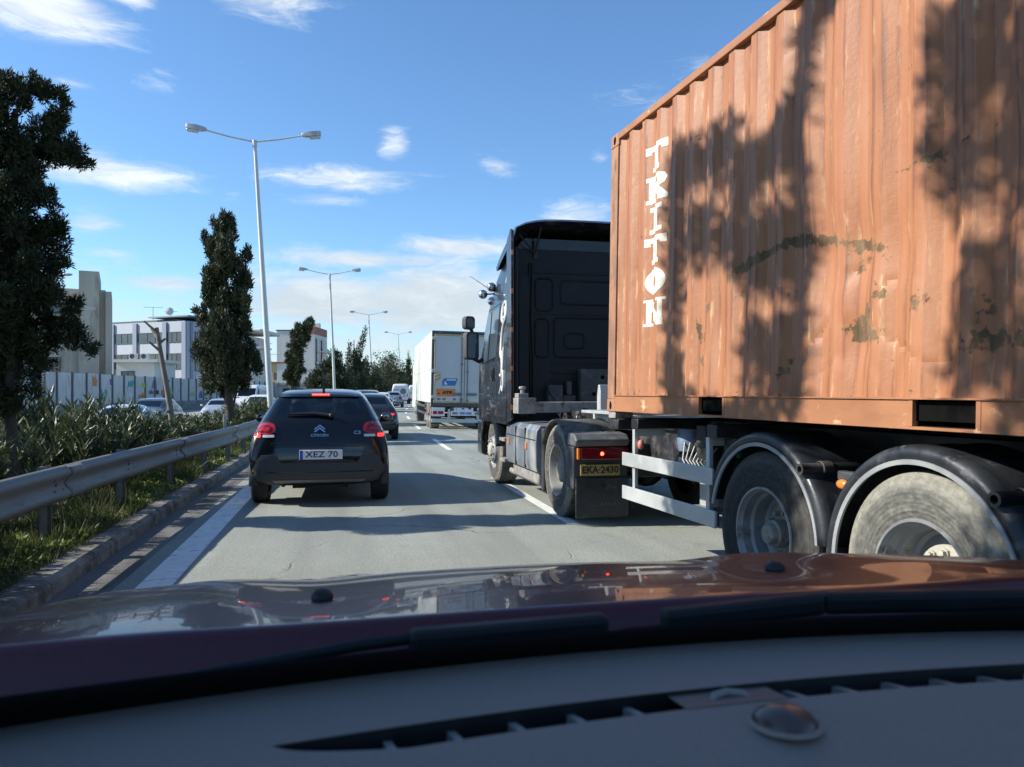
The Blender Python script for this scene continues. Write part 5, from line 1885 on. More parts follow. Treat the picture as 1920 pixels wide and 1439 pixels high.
for x in (0, C_W):
    sx = 1 if x == 0 else -1
    for u in (0, C_L):
        su = -1 if u == 0 else 1
        y0 = -u
        pm_ = MB()
        xa, xb = sorted((x, x + sx * .07))
        ya, yb = sorted((y0 + su * .0, y0 + su * .16))
        pm_.box(xa, xb, ya, yb, .118, 2.473)
        xa, xb = sorted((x + sx * .06, x + sx * .14))
        ya, yb = sorted((y0, y0 + su * .05))
        pm_.box(xa, xb, ya, yb, .118, 2.473)
        pm_.build('corner_post', M_CONP, con, None, bevel=.008)
        for z0, z1 in ((0, .118), (2.473, 2.591)):
            xa, xb = sorted((x - sx * .004, x + sx * .162))
            ya, yb = sorted((y0 - su * .004, y0 + su * .178))
            cc_ = MB().box(xa, xb, ya, yb, z0, z1).build('corner_casting', M_CONP, con, None, bevel=.01)
            zc = (z0 + z1) / 2
            yc = y0 + su * .09
            p = [(yc + math.copysign(.022, math.cos(t)) * 0 + .026 * math.cos(t), zc + (.026 if True else 0) * math.sin(t) * 1.5) for t in [2 * PI * i / 16 for i in range(16)]]
            MB().prism(p, 'x', x - sx * .0055, x + sx * .02).build('casting_hole', M_HOLE, cc_, None)
# front and rear end rails
for y0, y1 in ((-.06, 0), (-C_L, -C_L + .06)):
    MB().box(.16, C_W - .16, y0, y1, 2.48, 2.58).build('end_rail', M_CONR, con, bevel=.006)
    MB().box(.16, C_W - .16, y0, y1, .01, .14).build('end_rail', M_CONR, con, bevel=.006)

# TRITON, painted letter under letter, stencilled slab serif
LET = {
    'T': [[(0, 1), (1, 1), (1, .70), (.83, .70), (.80, .80), (.16, .80), (.17, .70), (0, .70)], [(.31, .80), (.69, .80), (.69, .17), (.31, .17)], [(.24, 0), (.76, 0), (.76, .17), (.24, .17)]],
    'R': [[(.02, .84), (.02, 1), (.70, 1), (.92, .93), (1, .76), (.92, .57), (.74, .47), (.36, .47), (.36, .60), (.60, .62), (.68, .72), (.64, .84)], [(.10, .84), (.36, .84), (.36, .15), (.10, .15)], [(.02, 0), (.46, 0), (.46, .15), (.02, .15)],
          [(.46, .47), (.76, .47), (1, .15), (.70, .15)], [(.68, 0), (1.04, 0), (1.04, .15), (.68, .15)]],
    'I': [[(.14, 1), (.86, 1), (.86, .83), (.14, .83)], [(.31, .83), (.69, .83), (.69, .17), (.31, .17)], [(.14, 0), (.86, 0), (.86, .17), (.14, .17)]],
    'N': [[(0, 1), (.34, 1), (.34, .9), (0, .9)], [(.08, .9), (.26, .9), (.26, .1), (.08, .1)], [(0, 0), (.36, 0), (.36, .1), (0, .1)], [(.24, .9), (.38, .9), (.92, .22), (.92, 0), (.72, 0), (.24, .62)], [(.76, .9), (.9, .9), (.9, .17), (.76, .3)], [(.66, 1), (1, 1), (1, .9), (.66, .9)]],
}
oo = []
for i in range(24):
    t = 2 * PI * i / 24
    oo.append((.5 + .48 * math.cos(t), .5 + .5 * math.sin(t)))
ii = []
for i in range(24):
    t = 2 * PI * i / 24
    ii.append((.5 + .17 * math.cos(t), .5 + .33 * math.sin(t)))
LET['O'] = [[oo[i], oo[(i + 1) % 24], ii[(i + 1) % 24], ii[i]] for i in range(24)]
word = [('T', 2.262, 2.012), ('R', 1.980, 1.770), ('I', 1.752, 1.505), ('T', 1.486, 1.248), ('O', 1.212, .990), ('N', .966, .738)]
LU0, LU1 = .73, 1.08
word = [(c_, 2.262 - .2595 * i_, 2.262 - .2595 * i_ - .226) for i_, (c_, _a, _b) in enumerate(word)]
for ch, zt, zb in word:
    polys = [[(LU0 + (LU1 - LU0) * a, zb + (zt - zb) * b_) for a, b_ in poly] for poly in LET[ch]]
    bm = grid_poly(polys, .023)
    for u_ in [.10 + PITCH * k_ + t for k_ in range(1, 5) for t in (0, .072, .14, .21)]:
        bmesh.ops.bisect_plane(bm, geom=bm.verts[:] + bm.edges[:] + bm.faces[:], plane_co=(u_, 0, 0), plane_no=(1, 0, 0))
    for v in bm.verts:
        u, z = v.co.x, v.co.z
        v.co = Vector((panel_x(u, z) - .0025, -u, z))
    ext = bmesh.ops.extrude_face_region(bm, geom=bm.faces[:])
    bmesh.ops.translate(bm, verts=[g_ for g_ in ext['geom'] if isinstance(g_, bmesh.types.BMVert)], vec=(.002, 0, 0))
    bm_obj(bm, 'letter', M_LETTER, con, 30)

# ---------------------------------------------------------------- truck wheels
M_RIMG = mat('grey_steel_rim', (.26, .27, .28), .5, .35, var=.15, scale=5, dirt=((.16, .155, .14), 5, .55, .7))
M_HUB = mat('dusty_hub', (.24, .23, .20), .75, .1, var=.25, scale=9, dirt=((.12, .11, .095), 9, .5, .65))
M_HUBP = mat('pale_dusty_hub', (.40, .385, .33), .8, var=.2, scale=9, dirt=((.24, .22, .18), 9, .52, .66))
M_FRAMEB = mat('black_chassis_paint', (.012, .013, .015), .45, var=.3, scale=5, dirt=((.07, .065, .058), 4, .5, .7))
M_FRAMEG = mat('grey_weathered_steel', (.27, .265, .25), .65, .3, var=.25, scale=5, dirt=((.15, .10, .065), 6, .52, .68))
M_MUDG = mat('black_plastic_mudguard', (.022, .025, .029), .42, var=.25, scale=6, rvar=.15, dirt=((.10, .105, .11), 9, .58, .72), bump=.08, bscale=60)
M_TRIM = mat('light_grey_edge_trim', (.25, .26, .265), .5)
M_ALU = mat('pale_aluminium', (.46, .48, .47), .42, .35, var=.08, scale=3, dirt=((.4, .4, .38), 6, .58, .7))


def tyre_mat(name, rubber, dust, amount, r=.535):
    """rubber with road dust lying in rings: thick on the shoulder, scuffed on the sidewall"""
    m = bpy.data.materials.new(name)
    m.use_nodes = True
    nt = m.node_tree
    b = nt.nodes['Principled BSDF']
    tc = nn(nt, 'ShaderNodeTexCoord')
    o = tc.outputs['Object']
    sp = nn(nt, 'ShaderNodeSeparateXYZ', {0: o})
    rad = mth(nt, 'DIVIDE', mth(nt, 'SQRT', mth(nt, 'ADD', mth(nt, 'MULTIPLY', sp.outputs[1], sp.outputs[1]), mth(nt, 'MULTIPLY', sp.outputs[2], sp.outputs[2]))), r)
    ang = mth(nt, 'ARCTAN2', sp.outputs[1], sp.outputs[2])
    v = nn(nt, 'ShaderNodeCombineXYZ', {0: mth(nt, 'MULTIPLY', ang, 6.0), 1: mth(nt, 'MULTIPLY', rad, 13.0), 2: sp.outputs[0]})
    ring = nn(nt, 'ShaderNodeTexNoise', {'Vector': v.outputs[0], 'Scale': 1.2, 'Detail': 7.0, 'Roughness': .65})
    cl = nn(nt, 'ShaderNodeTexNoise', {'Vector': o, 'Scale': 6.0, 'Detail': 8.0, 'Roughness': .7})
    fine = nn(nt, 'ShaderNodeTexNoise', {'Vector': o, 'Scale': 38.0, 'Detail': 6.0, 'Roughness': .75})
    shoulder = mth(nt, 'MULTIPLY', maprange(nt, rad, .80, .90), maprange(nt, rad, 1.0, .985))
    side = maprange(nt, ring.outputs[0], .36, .72)
    f = mth(nt, 'ADD', mth(nt, 'MULTIPLY', shoulder, .55), mth(nt, 'MULTIPLY', side, .45))
    f = mth(nt, 'MULTIPLY', f, maprange(nt, cl.outputs[0], .25, .60, .72, 1.0))
    f = mth(nt, 'MULTIPLY', f, maprange(nt, fine.outputs[0], .3, .6, .6, 1.0))
    c = mixc(nt, mth(nt, 'MULTIPLY', f, amount, clamp=True), rubber, dust)
    nt.links.new(c, b.inputs['Base Color'])
    b.inputs['Roughness'].default_value = .85
    b.inputs['Specular IOR Level'].default_value = .3
    # raised rings and radial ribs moulded in the sidewall
    ribs = mth(nt, 'MULTIPLY', mth(nt, 'SINE', mth(nt, 'MULTIPLY', rad, 150.0)), .35)
    hh = mth(nt, 'ADD', ribs, mth(nt, 'ADD', fine.outputs[0], mth(nt, 'MULTIPLY', ring.outputs[0], .8)))
    bp = nn(nt, 'ShaderNodeBump', {'Strength': .35, 'Distance': .006, 'Height': hh})
    nt.links.new(bp.outputs[0], b.inputs['Normal'])
    return m


M_TYREG = tyre_mat('grey_dust_coated_tyre', (.075, .074, .067), (.31, .30, .25), 1.0)
M_TYRED = tyre_mat('dusty_truck_tyre', (.045, .044, .041), (.30, .29, .245), 1.0)
M_TYREK = tyre_mat('clean_truck_tyre', (.022, .022, .022), (.13, .125, .11), .55)
M_RIMD = mat('dusty_pale_rim', (.24, .235, .215), .7, .1, var=.2, scale=6, dirt=((.12, .115, .10), 6, .52, .68))


def tyre_prof(r, w, k):
    p = [(r * .545, -.02 * k), (r * .56, .002 * k), (r * .64, .012 * k), (r * .66, .009 * k), (r * .78, .022 * k), (r * .80, .020 * k), (r * .90, .012 * k), (r * .955, -.004 * k), (r * .985, -.018 * k), (r * .998, -.04 * k)]
    n = 5
    for i in range(n):
        a = -.04 - (w - .08) * (i + .10) / n
        b = -.04 - (w - .08) * (i + .90) / n
        p += [(r, a * k), (r, b * k)]
        if i < n - 1:
            p += [(r - .014, (b - .004) * k), (r - .014, (b - .012) * k)]
    p += [(r * .985, -(w - .02) * k), (r * .9, -(w + .01) * k), (r * .6, -(w - .01) * k)]
    return p


def truck_wheel(parent, x, y, r, w, kind, side=-1, tyre=None, hub=None):
    k = side
    o = (0, 0, 0)
    R_ = r * .56
    if kind == 'trailer':
        prof = [(R_ + .006, .004 * k), (R_ + .002, .014 * k), (R_ - .010, .012 * k), (R_ - .018, -.012 * k), (R_ - .026, -.02 * k), (R_ - .030, -.075 * k), (R_ - .048, -.09 * k), (R_ - .055, -.17 * k), (R_ - .075, -.185 * k), (.17, -.165 * k), (.09, -.165 * k)]
    elif kind == 'drive':
        prof = [(R_ + .006, .004 * k), (R_, .012 * k), (R_ - .012, .008 * k), (R_ - .03, -.03 * k), (R_ - .045, -.10 * k), (R_ - .075, -.14 * k), (.19, -.165 * k), (.10, -.165 * k)]
    else:
        prof = [(R_ + .006, .004 * k), (R_, .012 * k), (R_ - .012, .006 * k), (R_ - .03, -.02 * k), (R_ - .06, -.03 * k), (.21, .03 * k), (.17, .055 * k), (.10, .055 * k)]
    wh = MB().lathe(prof, o, 'x', 56).build('wheel', M_RIMD if kind == 'drive' else M_RIMG, parent, 30)
    wh.location = (x, y, r)
    wh.rotation_euler = (random.Random(y + x).uniform(0, 6), 0, 0)
    MB().lathe(tyre_prof(r, w, k), o, 'x', 72).build('tyre', tyre or M_TYRED, wh, 28)
    mb = MB()
    if kind == 'trailer':
        mb.lathe([(.175, -.166 * k), (.172, -.150 * k), (.09, -.148 * k), (.088, -.07 * k), (.07, -.06 * k), (.068, -.035 * k), (.058, -.022 * k), (0, -.020 * k)], o, 'x', 28)
    elif kind == 'drive':
        mb.lathe([(.15, -.16 * k), (.14, -.05 * k), (.12, -.03 * k), (0, -.02 * k)], o, 'x', 28)
    else:
        mb.lathe([(.12, .05 * k), (.10, .085 * k), (.06, .1 * k), (0, .1 * k)], o, 'x', 24)
    mb.build('hub', hub or M_HUB, wh, 35)
    mb = MB()
    rn = .135 if kind == 'trailer' else .165
    for i in range(10):
        a = 2 * PI * i / 10 + .2
        c = Vector(o) + Vector(((-.148 if kind == 'trailer' else -.15 if kind == 'drive' else .05) * k, rn * math.cos(a), rn * math.sin(a)))
        mb.lathe([(.021, 0), (.021, .012 * k), (.015, .014 * k), (.015, .034 * k), (0, .036 * k)], tuple(c), 'x', 6)
    mb.build('wheel_nut', hub or M_HUB, wh, 25)
    return wh


# ---------------------------------------------------------------- the skeletal trailer under the container
tr = thing('container_trailer', 'black skeletal trailer with grey-edged mudguards carrying the orange container', 'trailer', (2.5, 6.89, 0), CON_RZ)
mb = MB()
for x in (.78, 1.62):
    mb.box(x - .07, x + .07, -6.6, 3.3, 1.07, 1.2)
    mb.box(x - .01, x + .01, -6.6, 1.0, .74, 1.07)
    mb.box(x - .07, x + .07, -6.6, 1.0, .70, .74)
    mb.box(x - .06, x + .06, 1.0, 3.3, 1.02, 1.08)
mb.build('chassis_frame', M_FRAMEB, tr, bevel=.006)
for y, m_ in ((-.55, M_FRAMEB), (-1.86, M_FRAMEB), (-5.95, M_FRAMEB)):
    MB().box(.03, 2.4, y - .07, y + .07, 1.125, 1.215).build('cross_bearer', m_, tr, bevel=.008)
for y in (-.09, -5.95):
    for x in (.1, 2.34):
        q = MB()
        q.box(x - .09, x + .09, y - .08, y + .08, 1.205, 1.262).lathe([(.045, 1.262), (.04, 1.285), (.0, 1.3)], (x, y, 0), 'z', 10)
        q.build('twist_lock', M_FRAMEG, tr, bevel=.005)
MB().box(.03, 2.4, -.19, .05, 1.10, 1.203).build('cross_bearer', M_FRAMEB, tr, bevel=.008)
# front bolster with its locks, seen behind the cab
MB().box(-.02, 2.42, 3.0, 3.16, 1.17, 1.315).build('front_bolster', M_FRAMEG, tr, bevel=.008)
for x in (.10, 2.32):
    q = MB()
    q.box(x - .13, x + .12, 2.97, 3.22, 1.16, 1.37).box(x - .12, x + .02, 3.0, 3.18, 1.37, 1.43)
    q.lathe([(.03, 1.43), (.03, 1.48), (.05, 1.485), (.05, 1.52), (0, 1.525)], (x - .04, 3.08, 0), 'z', 10)
    q.build('corner_lock', M_FRAMEG, tr, bevel=.008)
q = MB()
q.prism([(2.30, 1.2), (2.42, 1.2), (2.42, 1.40), (2.38, 1.54), (2.33, 1.54), (2.30, 1.44)], 'x', .86, .98)
q.box(.83, 1.01, 2.26, 2.46, 1.19, 1.205)
q.build('stop_post', M_ALU, tr, None, bevel=.006)
MB().box(.45, 2.0, 1.0, 1.9, 1.20, 1.235).box(.62, 1.8, .9, 1.95, 1.10, 1.195).build('gooseneck_plate', M_ALU, tr, bevel=.006)
# landing leg
for x in (.42, 1.98):
    q = MB()
    q.box(x - .075, x + .075, -1.22, -1.07, .72, 1.18).box(x - .09, x + .09, -1.23, -1.06, 1.0, 1.03)
    lg = q.build('landing_leg', M_FRAMEB, tr, bevel=.008)
    MB().box(x - .055, x + .055, -1.2, -1.09, .52, .72).build('leg_tube', M_ALU, lg, bevel=.006)
    q = MB()
    q.obox((x, -1.14, .475), (.15, 0, 0), (0, .10, .035), (0, -.002, .008))
    q.box(x - .02, x + .02, -1.17, -1.11, .46, .54)
    q.build('leg_foot', M_ALU, lg, None)
# side guards
for xs in (0, 1):
    f = lambda a: a if not xs else 2.44 - a
    def bx(q, a0, a1, y0, y1, z0, z1):
        q.box(min(f(a0), f(a1)), max(f(a0), f(a1)), y0, y1, z0, z1)
    for z0, z1, e in ((.785, .905, 0), (.485, .605, -.04)):
        q = MB()
        bx(q, .02, .045, -1.88 + e, -.30, z0, z1)
        q2 = MB()
        go_ = q.build('guard_bar', M_ALU, tr, bevel=.006)
        bx(q2, .045, .06, -1.88 + e + .002, -.302, z0 + .015, z1 - .015)
        q2.build('bar_web', M_FRAMEB, go_, None)
    q = MB()
    for y in (-.50, -1.78):
        bx(q, .046, .075, y - .025, y + .025, .5, 1.12)
        bx(q, .05, .34, y - .02, y + .02, 1.06, 1.12)
    q.build('guard_upright', M_ALU, tr, None)
# tanks, valves and air lines between the guards
q = MB()
q.tube([(.55, -.55, .82), (.55, -1.0, .82)], .13, 14)
q.tube([(1.0, -2.2, .82), (1.0, -1.3, .82)], .16, 14)
q.build('air_tank', M_FRAMEB, tr, 40, bevel=.01)
q = MB()
q.lathe([(0, .18), (.1, .17), (.115, .1), (.115, .06), (.1, -.02), (0, -.03)], (.45, -.78, .96), 'z', 16)
q.build('brake_chamber', mat('worn_blue_grey_valve', (.16, .22, .32), .5, .2, var=.3, scale=12), tr, 40)
q = MB()
q.lathe([(0, .2), (.05, .2), (.075, .1), (.11, .02), (.11, -.05), (0, -.05)], (.52, -1.1, 1.0), 'z', 16)
q.box(.46, .62, -1.75, -1.6, .72, 1.1).box(.4, .55, -1.55, -1.45, .95, 1.08)
q.build('valve_block', mat('rusty_brown_valve', (.10, .06, .04), .8, var=.3, scale=14), tr, 40)
M_HOSE = mat('pale_air_line', (.42, .42, .40), .5)
for i in range(7):
    rr = random.Random(i)
    y0 = -.85 - .06 * i
    q = MB()
    q.tube([(.36 + .02 * i, y0, 1.02), (.33, y0 - .02, .88), (.36, y0 - .09 - .03 * (i % 3), .76 + .02 * (i % 2)), (.44, y0 - .22, .72 + .05 * (i % 2)), (.55, y0 - .28, .8)], .008, 6)
    q.build('air_line', M_HOSE, tr, 60)
MB().sphere((.09, -.55, .985), .035, 10, (.8, 1, 1.25)).build('coupling_knob', mat('faded_red_plastic', (.5, .16, .11), .6), tr, 60)
MB().lathe([(.016, 0), (.02, .01), (.02, .07), (.012, .08), (0, .08)], (.17, -1.99, .985), 'z', 10).build('green_cap', mat('green_cap_plastic', (.03, .3, .2), .5), tr, 40)
q = MB()
q.box(.17, .2, -1.97, -1.80, .70, 1.12)
for yy, zz in ((-1.85, 1.0), (-1.92, .95), (-1.86, .9), (-1.93, 1.05)):
    q.lathe([(.012, 0), (.012, -.02), (0, -.022)], (.17, yy, zz), 'x', 6)
q.build('bracket_plate', M_FRAMEB, tr, None)
# three axles
axle_y = (-2.44, -3.74, -5.05)
for i, y in enumerate(axle_y):
    t_ = (M_TYREK, M_TYREG, M_TYRED)[i]
    truck_wheel(tr, .07, y, .535, .37, 'trailer', -1, t_, M_HUB if i == 0 else M_HUBP)
    truck_wheel(tr, 2.38, y, .535, .37, 'trailer', 1, t_, M_HUB)
    MB().tube([(.3, y, .535), (2.2, y, .535)], .07, 12).build('axle', M_FRAMEB, tr, 40)
    for sd, x0 in ((-1, .035), (1, 2.44 - .035)):
        k = -sd
        q = MB()
        a0, a1 = (R(12), R(176)) if i == 0 else (R(-2), R(182))
        q.lathe([(.588, 0), (.625, -.004 * k), (.648, .006 * k), (.660, .03 * k), (.663, .07 * k), (.655, .16 * k), (.663, .25 * k), (.655, .34 * k), (.663, .43 * k), (.60, .44 * k)], (x0, y, .535), 'x', 40, a0, a1)
        mg = q.build('mudguard', M_MUDG, tr, 50)
        s_ = mg.modifiers.new('thickness', 'SOLIDIFY')
        s_.thickness = .005
        q = MB()
        q.lathe([(.566, -.006 * k), (.590, -.008 * k), (.592, .008 * k), (.568, .010 * k), (.566, -.006 * k)], (x0, y, .535), 'x', 48, a0, a1)
        q.build('edge_trim', M_TRIM, mg, 40)
        if i == 0 and sd == -1:
            q = MB()
            q.box(x0, x0 + .43, y - .672, y - .655, .48, .58)
            q.build('mud_flap', M_MUDG, mg, None)
    ym, zm = y - .47, 1.0
    q = MB()
    q.lathe([(.020, -.004), (.034, -.004), (.034, .0), (.034, 1.2), (.02, 1.2), (.02, 0.0)], (.0, ym, zm), 'x', 16)
    q.lathe([(.04, .13), (.046, .135), (.046, .2), (.04, .205)], (0, ym, zm), 'x', 16)
    q.box(.15, .19, ym - .012, ym + .012, zm - .42, zm - .03)
    q.build('mudguard_tube', M_FRAMEB, tr, 40)
q = MB().sphere((.14, -3.10, .93), .05, 14, (.45, 1.0, .58)).build('marker_lamp', M_AMBER, tr, 60)
MB().box(.165, .22, -3.18, -3.02, .945, 1.0).build('lamp_bracket', M_PLASTIC, q, bevel=.01)
MB().box(.3, 2.14, -6.62, -6.5, .55, .67).build('rear_bumper', M_FRAMEB, tr, bevel=.01)

# ---------------------------------------------------------------- the tractor unit
P_TRUCK = mat('dirty_black_truck_paint', (.010, .011, .014), .28, var=.2, scale=3, coat=.4, spec=.3, dirt=((.085, .085, .085), 2.5, .52, .75), rvar=.08)
P_CABREAR = mat('dusty_dark_cab_back', (.014, .017, .020), .6, var=.25, scale=3, dirt=((.036, .037, .037), 2.2, .5, .75), spec=.3)
P_FAIR = mat('grey_side_fairing', (.12, .14, .165), .35, var=.15, scale=2, coat=.4, dirt=((.30, .30, .285), 2.0, .48, .72), stretch=(1, 1.2, .5))
tc_ = thing('truck_tractor', 'black high-roof truck tractor coupled to the container trailer', 'truck', (2.38, 10.75, 0), R(0.2))
CW = 2.48
# cab: horizontal sections with rounded front corners
lev = [(.98, 2.30, 0, .22), (1.15, 2.38, -.005, .26), (1.6, 2.42, 0, .3), (1.95, 2.37, .0, .34), (2.2, 2.28, .02, .4), (2.5, 2.17, .04, .46), (2.75, 2.05, .06, .5), (3.0, 1.85, .085, .52), (3.2, 1.6, .10, .52), (3.42, 1.2, .13, .48), (3.58, .85, .19, .4), (3.66, .6, .28, .25)]
vs, fs = [], []
nc = 8
for z, yf, ins, rc in lev:
    x0, x1 = ins, CW - ins
    ring_ = [(x0, 0), (x0, (yf - rc) * .5)]
    for i in range(nc + 1):
        t = PI - (PI / 2) * i / nc
        ring_.append((x0 + rc + rc * math.cos(t), yf - rc + rc * math.sin(t)))
    ring_.append(((x0 + x1) / 2, yf + .06))
    for i in range(nc + 1):
        t = PI / 2 - (PI / 2) * i / nc
        ring_.append((x1 - rc + rc * math.cos(t), yf - rc + rc * math.sin(t)))
    ring_ += [(x1, (yf - rc) * .5), (x1, 0)]
    vs += [(x, y, z) for x, y in ring_]
w = len(ring_)
for i in range(len(lev) - 1):
    for k in range(w - 1):
        fs.append((i * w + k, i * w + k + 1, (i + 1) * w + k + 1, (i + 1) * w + k))
fs.append(tuple(range(w))[::-1])
fs.append(tuple((len(lev) - 1) * w + k for k in range(w)))
fs.append(tuple([i * w for i in range(len(lev))] + [i * w + w - 1 for i in range(len(lev) - 1, -1, -1)]))
cab = MB().add(vs, fs).build('cab', P_TRUCK, tc_, 30)
bmc = bmesh.new()
bmc.from_mesh(cab.data)
bc = BVHTree.FromBMesh(bmc)
bmc.free()
sw = proj_patch('side_window', [[(.72, 1.99), (1.98, 1.90), (1.62, 2.70), (.72, 2.74)]], bc, M_PANE, tc_, .004, .12, .01, '-x')
proj_patch('side_window', [[(.72, 1.99), (1.98, 1.90), (1.62, 2.70), (.72, 2.74)]], bc, M_PANE, tc_, .004, .12, .01, 'x')
proj_patch('window_pillar', [[(1.28, 1.95), (1.33, 1.95), (1.33, 2.72), (1.28, 2.72)]], bc, M_BLACKG, sw, .012, .12, .01, '-x')
dr = proj_patch('door_seam', [[(.66, 1.0), (.672, 1.0), (.672, 2.8), (.66, 2.8)], [(.66, 2.79), (1.75, 2.75), (1.75, 2.762), (.66, 2.802)], [(2.02, 1.02), (2.032, 1.02), (2.06, 1.9), (2.048, 1.9)], [(.35, 1.35), (2.1, 1.35), (2.1, 1.36), (.35, 1.36)]], bc, M_INK, tc_, .003, .12, .004, '-x')
h_ = []
for i in range(13):
    t = 2 * PI * i / 12
    h_.append((-.02, .93 + .05 * math.cos(t), 1.72 + .10 * math.sin(t)))
MB().tube(h_[:-1], .012, 6, closed=True).build('door_handle', M_PLASTIC, tc_, 60)
proj_patch('windscreen', [[(.22, 2.0), (2.26, 2.0), (2.1, 2.85), (.38, 2.85)]], bc, M_PANE, tc_, .004, .15, .01, 'front')
proj_patch('grille', [rrect(.4, 2.08, 1.05, 1.85, .08)], bc, M_PLASTIC, tc_, .006, .15, .015, 'front')
# white flourish lettering up the side of the sleeper
M_WSCR = mat('white_painted_flourish', (.62, .63, .62), .5)
q = MB()
def flour(pts, r):
    pp = []
    for y_, z_ in pts:
        h = bc.ray_cast(Vector((-3, y_, z_)), Vector((1, 0, 0)))[0]
        pp.append((h.x - .001 if h else 0, y_, z_))
    q.tube(pp, r, 6)
def arc(cy, cz, ry, rz_, a0, a1, n=12):
    return [(cy + ry * math.cos(R(a0 + (a1 - a0) * i / n)), cz + rz_ * math.sin(R(a0 + (a1 - a0) * i / n))) for i in range(n + 1)]
flour(arc(.30, 2.95, .10, .22, 30, 200), .02)
flour(arc(.33, 2.62, .14, .16, -60, 280), .026)
flour(arc(.33, 2.62, .06, .08, 0, 300), .018)
flour(arc(.28, 2.2, .12, .26, 100, -80), .026)
flour(arc(.36, 1.86, .08, .18, 60, 300), .022)
flour([(.2, 2.1), (.22, 1.8), (.3, 1.55), (.42, 1.42)], .02)
flour(arc(.25, 1.62, .06, .16, 90, 330), .018)
q.build('flourish_lettering', M_WSCR, tc_, 60)
# side extenders behind the cab with marker stripes
for sd in (0, 1):
    f = lambda a: a if not sd else CW - a
    q = MB()
    xs_ = sorted((f(.0), f(.04)))
    q.prism([(-.30, 1.08), (.0, 1.0), (.0, 3.6), (-.22, 3.74), (-.30, 3.7)], 'x', xs_[0], xs_[1])
    ex_ = q.build('side_extender', P_TRUCK, tc_, None, bevel=.012)
    for k in range(14):
        z = 1.2 + .18 * k
        xs_ = sorted((f(-.003), f(.03)))
        MB().box(xs_[0], xs_[1], -.306, -.292, z, z + .07).build('marker_stripe', M_REDD if k % 3 else M_AMBER, ex_, None)
    q = MB()
    q.tube([(f(.10), -.16, 1.3), (f(.10), -.16, 3.5)], .04, 8)
    q.box(*sorted((f(.16), f(.30))), -.12, 0, 1.1, 3.1)
    q.build('intake_duct', P_CABREAR, tc_, 40)
# cab back: panel with pressed frames
bk = MB().box(.10, CW - .10, -.035, -.002, 1.02, 3.5).build('cab_back', P_CABREAR, tc_, None, bevel=.01)
def frame(x0, x1, z0, z1, w=.022, d=.014):
    q = MB()
    pts = rrect(x0, x1, z0, z1, min(.07, (z1 - z0) / 3))
    q.tube([(x, -.036, z) for x, z in pts], d, 6, closed=True)
    q.build('pressed_frame', P_CABREAR, bk, 60)
frame(.42, .68, 2.62, 3.08)
frame(.80, 1.68, 2.72, 3.06)
frame(1.8, 2.06, 2.62, 3.08)
frame(.70, 1.78, 1.95, 2.52)
frame(.86, 1.16, 2.08, 2.3)
frame(.42, .62, 1.95, 2.5)
q = MB()
for z in (3.16, 2.57, 1.86, 1.72, 1.6):
    q.box(.40 if z > 1.9 else .66, 2.1, -.05, -.034, z, z + .022)
q.build('pressed_rib', P_CABREAR, bk, None)
q = MB()
q.box(1.05, 1.75, -.2, -.036, 1.2, 1.78)
q.box(.58, .8, -.16, -.036, 1.3, 1.55).box(.8, 1.0, -.14, -.036, 1.25, 1.4).box(.86, .94, -.14, -.036, 1.4, 1.6)
q.build('equipment_box', mat('dusty_grey_box', (.06, .062, .062), .7, var=.3, scale=6, dirt=((.13, .125, .115), 5, .5, .7)), tc_, None, bevel=.02)
q = MB()
for x, z in ((1.25, 1.42), (1.5, 1.42), (1.38, 1.66)):
    q.lathe([(.03, 0), (.03, -.008), (0, -.008)], (x, -.2, z), 'y', 12)
q.build('box_holes', M_HOLE, tc_, None)
q = MB()
for i, (x, z0, x1) in enumerate(((.55, 1.5, .72), (.95, 1.32, .86), (1.0, 1.35, .98), (1.8, 1.5, 1.1))):
    q.tube([(x, -.1, z0), (x + .02, -.2, z0 - .05), ((x + x1) / 2, -.26, z0 - .16), (x1, -.35, 1.22)], .014, 7)
for x in (.33, .37, 2.12):
    q.tube([(x, -.05, 1.1), (x + .01, -.05, 1.9), (x - .02, -.05, 2.5), (x, -.05, 3.3)], .012, 6)
q.build('cable', mat('black_cable', (.012, .012, .013), .5), tc_, 60)
q = MB()
for x in (.72, .86, .98, 1.1):
    q.lathe([(.03, 0), (.03, -.05), (.02, -.07), (0, -.07)], (x, -.20, 1.24), 'y', 10)
q.build('air_coupling', M_FRAMEG, tc_, 40)
q = MB()
q.box(.30, 2.2, -.95, -.08, .96, .99)
for k in range(9):
    q.box(.32 + .21 * k, .34 + .21 * k, -.93, -.1, .99, 1.0)
q.build('catwalk', M_FRAMEG, tc_, None)
q = MB()
q.tube([(2.0, -.3, 1.0), (2.0, -.3, 1.75)], .13, 16)
q.build('air_filter', P_CABREAR, tc_, 40)
# roof air deflector
vs, fs = [], []
nx = 16
for i in range(nx + 1):
    s = i / nx
    x = .06 + (CW - .12) * s
    e = (abs(s - .5) * 2) ** 6
    cr = .02 * (1 - (2 * s - 1) ** 2)
    top = [(-.36, 3.83 + cr - .10 * e), (-.30, 3.87 + cr - .12 * e), (.1, 3.84 + cr - .16 * e), (.6, 3.70 - .16 * e), (1.0, 3.50 - .12 * e)]
    bot = [(.95, 3.44 - .12 * e), (.55, 3.60 - .16 * e), (.1, 3.74 + cr - .18 * e), (-.28, 3.78 + cr - .14 * e)]
    vs += [(x, y, z) for y, z in top + bot]
w = 9
for i in range(nx):
    for k in range(w):
        l = (k + 1) % w
        fs.append((i * w + k, i * w + l, (i + 1) * w + l, (i + 1) * w + k))
fs += [tuple(range(w))[::-1], tuple(nx * w + k for k in range(w))]
df = MB().add(vs, fs).build('roof_deflector', P_TRUCK, tc_, 40)
q = MB()
